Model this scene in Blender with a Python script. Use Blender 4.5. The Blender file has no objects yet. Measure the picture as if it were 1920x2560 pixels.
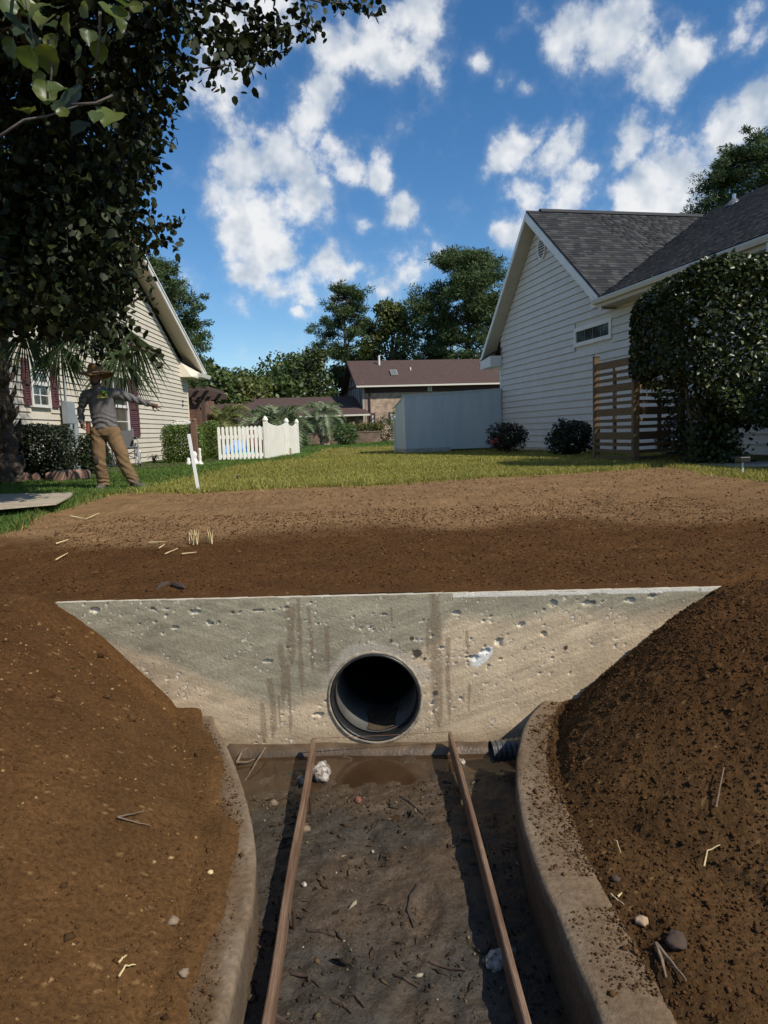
import bpy, bmesh, math, random
import numpy as np
from math import radians, sin, cos, pi, atan2, sqrt
from mathutils import Matrix, Vector
random.seed(7); RNG = np.random.default_rng(7)
SC = bpy.context.scene; COL = SC.collection

# ------------------------------------------------------------------ camera
FPX = 1772.0; EYE = np.array([0, 0, 1.78])
def _rx(a): c, s = cos(a), sin(a); return np.array([[1, 0, 0], [0, c, -s], [0, s, c]])
def _rz(a): c, s = cos(a), sin(a); return np.array([[c, -s, 0], [s, c, 0], [0, 0, 1]])
CR = _rz(radians(-1.22)) @ _rx(pi / 2 - radians(6.45)) @ _rz(radians(-2.0))
cd = bpy.data.cameras.new('camera'); cam = bpy.data.objects.new('camera', cd); COL.objects.link(cam)
M = Matrix([[*CR[i], EYE[i]] for i in range(3)] + [[0, 0, 0, 1]]); cam.matrix_world = M
cd.sensor_fit = 'HORIZONTAL'; cd.sensor_width = 36; cd.lens = 36 * FPX / 1920
cd.clip_start = .05; cd.clip_end = 3000
SC.camera = cam
def _ray(u, v): return CR @ np.array([(u - 960) / FPX, (1280 - v) / FPX, -1.])
def pz(u, v, z): d = _ray(u, v); return EYE + d * (z - EYE[2]) / d[2]
def py(u, v, y): d = _ray(u, v); return EYE + d * y / d[1]
def ppl(u, v, p, n):
    d = _ray(u, v); p = np.array(p, float); n = np.array(n, float)
    return EYE + d * ((p - EYE) @ n) / (d @ n)

# ------------------------------------------------------------------ world, sun, exposure
SUN = np.array([-.559, .434, -.707]); SUN /= np.linalg.norm(SUN)      # direction light travels
SUN_EL = math.asin(-SUN[2]); SUN_AZ = atan2(-SUN[0], -SUN[1])       # azimuth from +Y towards +X
SKY_STRENGTH = 0.105
SC.view_settings.view_transform = 'Standard'; SC.view_settings.look = 'None'
SC.view_settings.exposure = 0.0; SC.view_settings.gamma = 1; SC.view_settings.use_curve_mapping = False
W = bpy.data.worlds.new('World'); SC.world = W; W.use_nodes = True
def build_world():
    nt = W.node_tree; N = nt.nodes; L = nt.links; N.clear()
    out = N.new('ShaderNodeOutputWorld'); bg = N.new('ShaderNodeBackground'); L.new(bg.outputs[0], out.inputs[0])
    sky = N.new('ShaderNodeTexSky'); sky.sky_type = 'NISHITA'; sky.sun_disc = False
    sky.sun_elevation = SUN_EL; sky.sun_rotation = SUN_AZ; sky.air_density = 1.0; sky.dust_density = 0.0; sky.ozone_density = 4.0
    tc = N.new('ShaderNodeTexCoord'); D = tc.outputs['Generated']
    def math_(op, a, b=None, c=None, clamp=False):
        n = N.new('ShaderNodeMath'); n.operation = op; n.use_clamp = clamp
        for i, x in enumerate((a, b, c)):
            if x is None: continue
            if isinstance(x, (int, float)): n.inputs[i].default_value = x
            else: L.new(x, n.inputs[i])
        return n.outputs[0]
    # distort the lookup a little so that cloud banks do not keep round outlines
    dn = N.new('ShaderNodeTexNoise'); dn.inputs['Scale'].default_value = 7; dn.inputs['Detail'].default_value = 4; L.new(D, dn.inputs['Vector'])
    sub = N.new('ShaderNodeVectorMath'); sub.operation = 'SUBTRACT'; L.new(dn.outputs['Color'], sub.inputs[0]); sub.inputs[1].default_value = (.5, .5, .5)
    scl = N.new('ShaderNodeVectorMath'); scl.operation = 'SCALE'; L.new(sub.outputs[0], scl.inputs[0]); scl.inputs['Scale'].default_value = .085
    add = N.new('ShaderNodeVectorMath'); add.operation = 'ADD'; L.new(D, add.inputs[0]); L.new(scl.outputs[0], add.inputs[1])
    DD = add.outputs[0]
    blobs = [(590,430,95,1),(690,400,95,1),(790,320,85,1),(830,265,65,1),(600,530,100,1),(730,520,95,1),(690,610,85,1),(540,400,60,.8),(840,400,60,.8),
             (640,690,70,.7),(720,730,95,.85),(830,690,85,.8),(1000,690,85,.95),(970,740,60,.8),(1105,640,50,.95),(725,795,34,1),(600,760,55,.5),
             (990,520,65,.85),(935,420,42,.8),(880,560,42,.6),(1060,570,34,.5),
             (560,110,120,.9),(660,60,90,.9),(850,110,80,.8),(960,130,95,.9),(1010,60,90,.75),
             (1430,80,75,1),(1520,120,85,1),(1610,170,80,1),(1680,120,60,1),(1560,60,60,.7),(1640,220,50,.8),
             (1185,125,36,.85),(1270,165,38,.7),(1320,195,36,.8),(1860,60,50,.9),(1890,115,50,.8),
             (1290,370,70,1),(1370,400,80,1),(1440,460,75,1),(1330,480,60,.8),(1560,380,65,1),(1640,440,100,1),(1740,420,100,1),(1790,330,90,1),(1870,270,70,.9),(1700,520,110,1),(1600,490,80,1),(1270,600,50,.9),(470,700,40,.5)]
    tot = None
    for u, v, r, s in blobs:
        d = _ray(u, v); d = d / np.linalg.norm(d)
        n = N.new('ShaderNodeVectorMath'); n.operation = 'DISTANCE'; L.new(DD, n.inputs[0]); n.inputs[1].default_value = tuple(d)
        m = N.new('ShaderNodeMapRange'); m.interpolation_type = 'SMOOTHSTEP'; L.new(n.outputs['Value'], m.inputs[0])
        m.inputs[1].default_value = 0; m.inputs[2].default_value = r / FPX * 1.52; m.inputs[3].default_value = s; m.inputs[4].default_value = 0
        tot = m.outputs[0] if tot is None else math_('MAXIMUM', tot, m.outputs[0])
    # the same kind of scattered cumulus goes on over the rest of the sky
    fwd = _ray(960, 900); fwd = fwd / np.linalg.norm(fwd)
    n = N.new('ShaderNodeVectorMath'); n.operation = 'DISTANCE'; L.new(D, n.inputs[0]); n.inputs[1].default_value = tuple(fwd)
    away = N.new('ShaderNodeMapRange'); away.interpolation_type = 'SMOOTHSTEP'; L.new(n.outputs['Value'], away.inputs[0])
    away.inputs[1].default_value = .72; away.inputs[2].default_value = .95
    cn = N.new('ShaderNodeTexNoise'); cn.inputs['Scale'].default_value = 4.5; cn.inputs['Detail'].default_value = 2; L.new(DD, cn.inputs['Vector'])
    cm = N.new('ShaderNodeMapRange'); L.new(cn.outputs[0], cm.inputs[0]); cm.inputs[1].default_value = .5; cm.inputs[2].default_value = .7
    tot = math_('MAXIMUM', tot, math_('MULTIPLY', cm.outputs[0], away.outputs[0]))
    def fbm(vec, scale, det, rough):
        q = N.new('ShaderNodeTexNoise'); q.inputs['Scale'].default_value = scale; q.inputs['Detail'].default_value = det; q.inputs['Roughness'].default_value = rough
        L.new(vec, q.inputs['Vector']); return q.outputs[0]
    f1 = fbm(D, 17, 8, .6)
    off = N.new('ShaderNodeVectorMath'); off.operation = 'ADD'; L.new(D, off.inputs[0]); off.inputs[1].default_value = tuple(-SUN * .018)
    dens = math_('ADD', tot, math_('MULTIPLY', math_('SUBTRACT', f1, .5), 2.5))
    a = N.new('ShaderNodeMapRange'); a.interpolation_type = 'SMOOTHSTEP'; L.new(dens, a.inputs[0]); a.inputs[1].default_value = .32; a.inputs[2].default_value = .80
    a.inputs[4].default_value = .62
    a2 = N.new('ShaderNodeMapRange'); a2.interpolation_type = 'SMOOTHSTEP'; L.new(dens, a2.inputs[0]); a2.inputs[1].default_value = .02; a2.inputs[2].default_value = 1.15; a2.inputs[4].default_value = .36
    alpha = math_('ADD', a.outputs[0], a2.outputs[0], clamp=True)
    # lit side / shaded side
    g1 = fbm(D, 9, 4, .55); g2 = fbm(off.outputs[0], 9, 4, .55)
    sh = math_('ADD', math_('MULTIPLY', math_('SUBTRACT', g1, g2), 6.0), .68)
    sh = math_('ADD', sh, math_('MULTIPLY', math_('SUBTRACT', dens, .8), -.12), clamp=True)
    cc = N.new('ShaderNodeMixRGB'); L.new(sh, cc.inputs[0]); cc.inputs[1].default_value = (4.0, 4.8, 5.9, 1); cc.inputs[2].default_value = (8.4, 8.5, 8.6, 1)
    hsv = N.new('ShaderNodeHueSaturation'); hsv.inputs['Saturation'].default_value = 1.22; hsv.inputs['Value'].default_value = 1.17; L.new(sky.outputs[0], hsv.inputs['Color'])
    mx = N.new('ShaderNodeMixRGB'); L.new(alpha, mx.inputs[0]); L.new(hsv.outputs[0], mx.inputs[1]); L.new(cc.outputs[0], mx.inputs[2])
    L.new(mx.outputs[0], bg.inputs[0]); bg.inputs[1].default_value = SKY_STRENGTH
build_world()
W.cycles.sampling_method = 'MANUAL'; W.cycles.sample_map_resolution = 256
sd = bpy.data.lights.new('sun', 'SUN'); sd.energy = 5.0; sd.angle = radians(.53); sd.color = (1, .93, .81)
so = bpy.data.objects.new('sun', sd); COL.objects.link(so)
so.rotation_euler = Vector(SUN).to_track_quat('-Z', 'Y').to_euler(); so.location = (8, -9, 16)

# ------------------------------------------------------------------ noise
def _hash(ix, iy, seed):
    h = (ix.astype(np.int64) * 374761393 + iy.astype(np.int64) * 668265263 + seed * 1442695041) & 0x7fffffff
    h = ((h ^ (h >> 13)) * 1274126177) & 0x7fffffff
    return ((h ^ (h >> 16)) & 0xffff) / 65535.0
def vn(x, y, seed=0):
    x = np.asarray(x, float); y = np.asarray(y, float)
    ix = np.floor(x); iy = np.floor(y); fx = x - ix; fy = y - iy
    fx = fx * fx * (3 - 2 * fx); fy = fy * fy * (3 - 2 * fy)
    a = _hash(ix, iy, seed); b = _hash(ix + 1, iy, seed); c = _hash(ix, iy + 1, seed); d = _hash(ix + 1, iy + 1, seed)
    return (a * (1 - fx) + b * fx) * (1 - fy) + (c * (1 - fx) + d * fx) * fy
def fbm(x, y, f, oct=4, seed=0, g=.5):
    t = 0; a = 1; s = 0
    for i in range(oct):
        t = t + a * vn(x * f + 17.3 * i, y * f - 9.1 * i, seed + i); s += a; a *= g; f *= 2.03
    return t / s
def sst(a, b, x):
    t = np.clip((x - a) / (b - a), 0, 1); return t * t * (3 - 2 * t)

# ------------------------------------------------------------------ materials
def mat(name, col, rough=.7, col2=None, scale=8, bump=0, bscale=60, spec=.5, metal=0, attr=None, stretch=(1, 1, 1), trans=0, detail=6, lo=.35, hi=.65, coat=0, rand=0, coords='Object', vary=0):
    m = bpy.data.materials.new(name); m.use_nodes = True
    nt = m.node_tree; N = nt.nodes; L = nt.links; p = N['Principled BSDF']
    p.inputs['Roughness'].default_value = rough; p.inputs['Specular IOR Level'].default_value = spec; p.inputs['Metallic'].default_value = metal
    p.inputs['Coat Weight'].default_value = coat
    tc = N.new('ShaderNodeTexCoord'); mp = N.new('ShaderNodeMapping'); mp.inputs['Scale'].default_value = stretch
    L.new(tc.outputs[coords], mp.inputs[0]); vec = mp.outputs[0]
    if attr:
        a = N.new('ShaderNodeAttribute'); a.attribute_name = attr; c = a.outputs['Color']
        if col2 is None: col2 = None
    else:
        r = N.new('ShaderNodeRGB'); r.outputs[0].default_value = (*col, 1); c = r.outputs[0]
    if col2 is not None:
        n = N.new('ShaderNodeTexNoise'); n.inputs['Scale'].default_value = scale; n.inputs['Detail'].default_value = detail; L.new(vec, n.inputs['Vector'])
        mr = N.new('ShaderNodeMapRange'); L.new(n.outputs[0], mr.inputs[0]); mr.inputs[1].default_value = lo; mr.inputs[2].default_value = hi
        x = N.new('ShaderNodeMixRGB'); L.new(mr.outputs[0], x.inputs[0]); L.new(c, x.inputs[1]); x.inputs[2].default_value = (*col2, 1); c = x.outputs[0]
    if vary:
        n = N.new('ShaderNodeTexNoise'); n.inputs['Scale'].default_value = bscale * .6; n.inputs['Detail'].default_value = 5; L.new(vec, n.inputs['Vector'])
        mr = N.new('ShaderNodeMapRange'); L.new(n.outputs[0], mr.inputs[0]); mr.inputs[1].default_value = .3; mr.inputs[2].default_value = .7; mr.inputs[3].default_value = 1 - vary; mr.inputs[4].default_value = 1 + vary
        x = N.new('ShaderNodeHueSaturation'); L.new(mr.outputs[0], x.inputs['Value']); L.new(c, x.inputs['Color']); c = x.outputs[0]
    if rand:
        oi = N.new('ShaderNodeObjectInfo'); mr = N.new('ShaderNodeMapRange'); L.new(oi.outputs['Random'], mr.inputs[0]); mr.inputs[3].default_value = 1 - rand; mr.inputs[4].default_value = 1 + rand
        x = N.new('ShaderNodeHueSaturation'); L.new(mr.outputs[0], x.inputs['Value']); L.new(c, x.inputs['Color']); c = x.outputs[0]
    L.new(c, p.inputs['Base Color'])
    if bump:
        n = N.new('ShaderNodeTexNoise'); n.inputs['Scale'].default_value = bscale; n.inputs['Detail'].default_value = 7; n.inputs['Roughness'].default_value = .62; L.new(vec, n.inputs['Vector'])
        b = N.new('ShaderNodeBump'); b.inputs['Strength'].default_value = 1; b.inputs['Distance'].default_value = bump; L.new(n.outputs[0], b.inputs['Height']); L.new(b.outputs[0], p.inputs['Normal'])
    if trans:
        t = N.new('ShaderNodeBsdfTranslucent'); hs = N.new('ShaderNodeHueSaturation'); hs.inputs['Saturation'].default_value = 1.15; hs.inputs['Value'].default_value = 1.6; L.new(c, hs.inputs['Color']); L.new(hs.outputs[0], t.inputs[0])
        mx = N.new('ShaderNodeMixShader'); mx.inputs[0].default_value = trans; L.new(p.outputs[0], mx.inputs[1]); L.new(t.outputs[0], mx.inputs[2])
        L.new(mx.outputs[0], N['Material Output'].inputs[0])
    return m

# ------------------------------------------------------------------ mesh building
def mesh_np(name, V, F, smooth=False, cols=None, cname='Col'):
    V = np.ascontiguousarray(V, np.float32); me = bpy.data.meshes.new(name)
    if len(F) and isinstance(F, np.ndarray):
        k = F.shape[1]; me.vertices.add(len(V)); me.vertices.foreach_set('co', V.ravel())
        me.loops.add(F.size); me.loops.foreach_set('vertex_index', np.ascontiguousarray(F, np.int32).ravel())
        me.polygons.add(len(F)); me.polygons.foreach_set('loop_start', np.arange(0, F.size, k, dtype=np.int32))
        me.update(calc_edges=True)
    else:
        me.from_pydata(V.tolist(), [], [list(f) for f in F]); me.update()
    if smooth: me.polygons.foreach_set('use_smooth', np.ones(len(me.polygons), bool))
    if cols is not None:
        a = me.color_attributes.new(cname, 'FLOAT_COLOR', 'POINT'); c = np.ones((len(V), 4), np.float32); c[:, :3] = cols; a.data.foreach_set('color', c.ravel())
    return me
def obj(name, me, m=None, parent=None, loc=None):
    o = bpy.data.objects.new(name, me); COL.objects.link(o)
    if m is not None and me is not None: me.materials.clear(); me.materials.append(m)
    if parent is not None: o.parent = parent
    if loc is not None: o.location = loc
    return o
def tag(o, label, cat, group=None):
    o['label'] = label; o['category'] = cat
    if group: o['group'] = group
    return o
def thing(name, label, cat, loc=(0, 0, 0), rz=0, group=None):
    o = obj(name, None); o.location = loc; o.rotation_euler = (0, 0, rz); o.empty_display_size = .2
    return tag(o, label, cat, group)
def struct(o): o['kind'] = 'structure'; return o
def stuff(o): o['kind'] = 'stuff'; return o

class B:
    def __init__(s): s.v = []; s.f = []; s.n = 0
    def add(s, V, F):
        V = np.asarray(V, float).reshape(-1, 3); s.v.append(V); s.f += [tuple(int(i) + s.n for i in f) for f in F]; s.n += len(V); return s
    def hexa(s, P):   # 8 points: bottom 4, top 4
        return s.add(P, [(3, 2, 1, 0), (4, 5, 6, 7), (0, 1, 5, 4), (1, 2, 6, 5), (2, 3, 7, 6), (3, 0, 4, 7)])
    def box(s, x0, x1, y0, y1, z0, z1):
        return s.hexa([(x0, y0, z0), (x1, y0, z0), (x1, y1, z0), (x0, y1, z0), (x0, y0, z1), (x1, y0, z1), (x1, y1, z1), (x0, y1, z1)])
    def beam(s, p, q, w, h, up=(0, 0, 1)):
        p = np.array(p, float); q = np.array(q, float); d = q - p; d /= np.linalg.norm(d); up = np.array(up, float)
        r = np.cross(d, up)
        if np.linalg.norm(r) < 1e-4: r = np.cross(d, (1, 0, 0))
        r /= np.linalg.norm(r); u = np.cross(r, d)
        c = [-r * w / 2 - u * h / 2, r * w / 2 - u * h / 2, r * w / 2 + u * h / 2, -r * w / 2 + u * h / 2]
        P = [p + k for k in c] + [q + k for k in c]
        return s.hexa(P)
    def tube(s, pts, rad, seg=8, cap=True, ell=None):
        pts = np.array(pts, float); n = len(pts); rad = np.broadcast_to(np.asarray(rad, float), (n,)) if np.ndim(rad) < 2 else np.asarray(rad, float)
        T = np.gradient(pts, axis=0); T /= np.maximum(np.linalg.norm(T, axis=1, keepdims=True), 1e-9)
        ref = np.array([0, 0, 1.]) if abs(T[0][2]) < .9 else np.array([0, 1., 0])
        V = []
        for i in range(n):
            a = np.cross(T[i], ref); a /= max(np.linalg.norm(a), 1e-9); b = np.cross(a, T[i])
            ra, rb = (rad[i], rad[i]) if np.ndim(rad[i]) == 0 else rad[i]
            for k in range(seg):
                t = 2 * pi * k / seg; V.append(pts[i] + a * cos(t) * ra + b * sin(t) * rb)
        F = [(i * seg + k, i * seg + (k + 1) % seg, (i + 1) * seg + (k + 1) % seg, (i + 1) * seg + k) for i in range(n - 1) for k in range(seg)]
        if cap: F += [tuple(range(seg))[::-1], tuple((n - 1) * seg + k for k in range(seg))]
        return s.add(V, F)
    def ball(s, c, r, nu=10, nv=7):
        c = np.array(c, float); r = np.broadcast_to(np.asarray(r, float), (3,)); V = []
        for j in range(1, nv):
            for i in range(nu):
                t = pi * j / nv; p = 2 * pi * i / nu; V.append(c + r * np.array([sin(t) * cos(p), sin(t) * sin(p), cos(t)]))
        V += [c + r * (0, 0, 1), c - r * (0, 0, 1)]; m = (nv - 1) * nu
        F = [((j) * nu + i, (j + 1) * nu + i, (j + 1) * nu + (i + 1) % nu, j * nu + (i + 1) % nu) for j in range(nv - 2) for i in range(nu)]
        F += [(m, i, (i + 1) % nu) for i in range(nu)] + [(m + 1, (nv - 2) * nu + (i + 1) % nu, (nv - 2) * nu + i) for i in range(nu)]
        return s.add(V, F)
    def prism(s, poly, y0, y1):      # polygon in x,z extruded along y
        n = len(poly); V = [(x, y0, z) for x, z in poly] + [(x, y1, z) for x, z in poly]
        return s.add(V, [tuple(range(n)), tuple(range(2 * n - 1, n - 1, -1))] + [(i, i + n, (i + 1) % n + n, (i + 1) % n) for i in range(n)])
    def mesh(s, name, smooth=False):
        me = mesh_np(name, np.concatenate(s.v), s.f, smooth); return me
    def build(s, name, m, parent=None, smooth=False, bevel=0):
        me = s.mesh(name, smooth); bm = bmesh.new(); bm.from_mesh(me); bmesh.ops.recalc_face_normals(bm, faces=bm.faces); bm.to_mesh(me); bm.free()
        o = obj(name, me, m, parent)
        if bevel:
            b = o.modifiers.new('b', 'BEVEL'); b.width = bevel; b.segments = 2; b.limit_method = 'ANGLE'
        return o

def leaf_mesh(name, C, size, seed=0, up=.0, col=None, colv=.35, elong=1.5, six=False, outward=None, droop=0, tipdir=None):
    """many small leaves in one mesh; C centres (N,3)"""
    r = np.random.default_rng(seed); n = len(C)
    nrm = r.normal(size=(n, 3)); nrm[:, 2] += up
    if outward is not None: nrm += outward
    nrm /= np.linalg.norm(nrm, axis=1, keepdims=True)
    t = r.normal(size=(n, 3)); t[:, 2] -= droop
    if tipdir is not None: t = t * .35 + tipdir
    t -= nrm * np.sum(t * nrm, 1, keepdims=True); t /= np.maximum(np.linalg.norm(t, axis=1, keepdims=True), 1e-6)
    b = np.cross(nrm, t); s = (size * r.uniform(.65, 1.25, n))[:, None] if np.ndim(size) == 0 else (size * r.uniform(.8, 1.2, n))[:, None]
    if six:
        k = [(-.5, 0, 0), (-.28, .34, .05), (.12, .36, .06), (.5, 0, -.06), (.12, -.36, .06), (-.28, -.34, .05)]
        V = np.stack([C + s * (t * a + b * c / elong * 1.35 + nrm * d) for a, c, d in k], 1).reshape(-1, 3)
        i = np.arange(n)[:, None] * 6
        F = np.concatenate([i + np.array([0, 3, 2, 1]), i + np.array([0, 5, 4, 3])], 0)
        k_ = 6
    else:
        k = [(-.5, 0, 0), (0, .5 / elong, .05), (.5, 0, 0), (0, -.5 / elong, .05)]
        V = np.stack([C + s * (t * a + b * c + nrm * d) for a, c, d in k], 1).reshape(-1, 3)
        i = np.arange(n)[:, None] * 4; F = i + np.array([0, 1, 2, 3]); k_ = 4
    cols = None
    if col is not None:
        col = np.asarray(col, float)
        base = col[r.integers(0, len(col), n)] if col.ndim == 2 else np.tile(col, (n, 1))
        base = base * r.uniform(1 - colv, 1 + colv, (n, 1)); cols = np.repeat(base, k_, 0)
    return mesh_np(name, V, F, False, cols)
# ================================================================== ground
LAWN_Z = 1.08; RL, RR = .21, .24                      # lawn level, kerb top levels
def wallY(x): return 3.897 - .0732 * x
_kl = np.array([(3.95, -.945), (3.86, -.92), (3.60, -.81), (3.37, -.72), (2.96, -.58), (2.7, -.51), (2.51, -.47), (2.28, -.445), (1.77, -.44), (0, -.44), (-9, -.44)])[::-1]
_kr = np.array([(3.9, .99), (3.74, .87), (3.59, .79), (3.44, .73), (3.14, .64), (2.91, .59), (2.63, .553), (2.37, .54), (1.66, .55), (0, .55), (-9, .55)])[::-1]
def xin(Y, k):
    return np.interp(Y, k[:, 0], k[:, 1])
def dist_in(X, Y, k, sgn):
    d = sgn * (X - xin(Y, k)); sl = (xin(Y + .03, k) - xin(Y - .03, k)) / .06
    return d / np.sqrt(1 + sl ** 2)
LAWN = [pz(u, v, z)[:2] for u, v, z in [(-300, 1360, 1.02), (0, 1332, 1.0), (60, 1303, 1.01), (150, 1275, 1.03), (262, 1242, 1.06), (330, 1234, 1.07), (497, 1236, 1.06), (600, 1228, 1.07), (700, 1223, 1.07), (960, 1213, 1.08), (1200, 1196, 1.08), (1330, 1190, 1.08), (1420, 1184, 1.08), (1560, 1176, 1.08), (1660, 1166, 1.08), (1740, 1176, 1.08), (1820, 1194, 1.07), (1930, 1204, 1.06), (2300, 1260, 1.04)]]
LAWN = np.array([(-60, LAWN[0][1])] + LAWN + [(60, LAWN[-1][1]), (60, 400), (-60, 400)])
GREEN = np.array([pz(u, v, 1.08)[:2] for u, v in [(-900, 1500), (0, 1340), (262, 1244), (345, 1222), (400, 1210), (500, 1188), (600, 1163), (760, 1143)]] + [(-2, 34), (30, 34), (60, 400), (-90, 400), (-90, 3)])
def inpoly(X, Y, P):
    r = np.zeros(X.shape, bool); n = len(P)
    for i in range(n):
        x0, y0 = P[i]; x1, y1 = P[(i + 1) % n]
        if y0 == y1: continue
        c = ((y0 > Y) != (y1 > Y)) & (X < (x1 - x0) * (Y - y0) / (y1 - y0) + x0); r ^= c
    return r
def ztop(X, Y):
    z = .876 + .197 * sst(3.9, 9.6, Y) + 0 * X
    side = sst(2.4, 6.5, np.abs(X)); z = z + (LAWN_Z - z) * side
    z = z - .10 * sst(14, 22, Y) * sst(33, 28, Y) * sst(-3, -.5, X)
    return z
def ground_z(X, Y, micro=True):
    X = np.asarray(X, float); Y = np.asarray(Y, float)
    dl = dist_in(X, Y, _kl, -1); dr = dist_in(X, Y, _kr, 1)
    left = X < 0; d = np.where(left, dl, dr); kz = np.where(left, RL, RR)
    wob = (fbm(X, Y, 4.5, 4, 31) - .5)
    # shelf on the near right, behind the kerb
    shelf = np.where(left, 0, .42 * sst(2.75, 2.1, Y))
    steep = np.where(left, 1.02, 1.0) * (np.where(left, .46, .38) + np.where(left, .54, .62) * sst(1.9, 3.85, Y))
    d0 = d - .2 + wob * .05
    rise = np.maximum(d0 - shelf, 0) * steep + np.where(left, .03, .015 - .03 * sst(3.0, 2.5, Y)) * sst(0, .06, d0)
    rise = rise + np.where(left, 0, 0.038 * sst(.0, .035, d0 - shelf + wob * .14) * sst(.02, .2, shelf))
    bank = kz + rise
    zt = ztop(X, Y)
    k = 9.; sm = -np.log(np.exp(-k * (bank + np.where(left, .0, .045 * sst(2.3, 3.5, Y) - .012))) + np.exp(-k * (zt + .035 + .02 * (np.abs(X) > 1.8)))) / k
    over = kz - .022 + np.where(left, .046, .036) * sst(-.15, -.02, d0 + wob * np.where(left, .10, .08) + np.where(left, .055 * sst(2.3, 3.3, Y) + .015, -.10 * sst(3.2, 2.5, Y)))
    z = np.where(d0 > 0, np.maximum(sm, over), over)
    mud = d < .055
    z = np.where(mud, 0.0, z)
    behind = Y > wallY(X) + .035
    z = np.where(behind, zt, z)
    mud &= ~behind
    lawn = inpoly(X + (fbm(X, Y, 3, 3, 5) - .5) * .25, Y + (fbm(X, Y, 3, 3, 9) - .5) * .3, LAWN)
    z = z + lawn * .018
    if micro:
        near = sst(14, 8, Y)
        coarse = np.where((X > .5) & (Y < 4.2), .72, np.where(behind, .55, .26))
        cl = fbm(X, Y, 42, 3, 3, .6); cl2 = fbm(X, Y, 11, 3, 12)
        soil = ((cl - .5) * .022 + np.maximum(cl - .58, 0) * .03) * coarse + (cl2 - .5) * .016 * coarse + (fbm(X, Y, 2.2, 3, 40) - .5) * .06 * sst(.1, .5, d0)
        keep = np.where(behind, sst(.0, .30, Y - wallY(X)) * .8 + .2, 1)
        # shallow tyre/rake corrugation in the dry soil
        rake = .003 * (.3 + vn(X * 1.1, Y * 1.7, 14)) * np.sin(X * 55 + 2 * np.sin(Y * 3) + 9 * fbm(X, Y, 1.2, 3, 19)) * sst(6.2, 7, Y) * sst(9.4, 8.4, Y)
        mudz = (fbm(X, Y, 5, 4, 77) - .5) * .045 + (fbm(X, Y, 20, 4, 78) - .5) * .026 - .012 - .032 * sst(3.25, 3.6, Y - .1 * X)
        z = z + np.where(mud, mudz, np.where(lawn, (fbm(X, Y, 2, 3, 8) - .5) * .03, (soil * keep + rake))) * np.where(mud, 1, near)
        # footprints in the mud
        for fx, fy, an in [(-.05, 2.9, .3), (.16, 2.45, -.2), (-.17, 2.2, .2), (.1, 3.15, .6), (.05, 2.0, -.4)]:
            a = (X - fx) * cos(an) + (Y - fy) * sin(an); b = -(X - fx) * sin(an) + (Y - fy) * cos(an)
            e = (a / .06) ** 2 + (b / .14) ** 2; z = z - np.where(mud, .016 * np.exp(-e * e) - .007 * np.exp(-(np.sqrt(e) - 1.2) ** 2 * 9), 0)
    return z, mud, lawn, behind, d0

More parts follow.
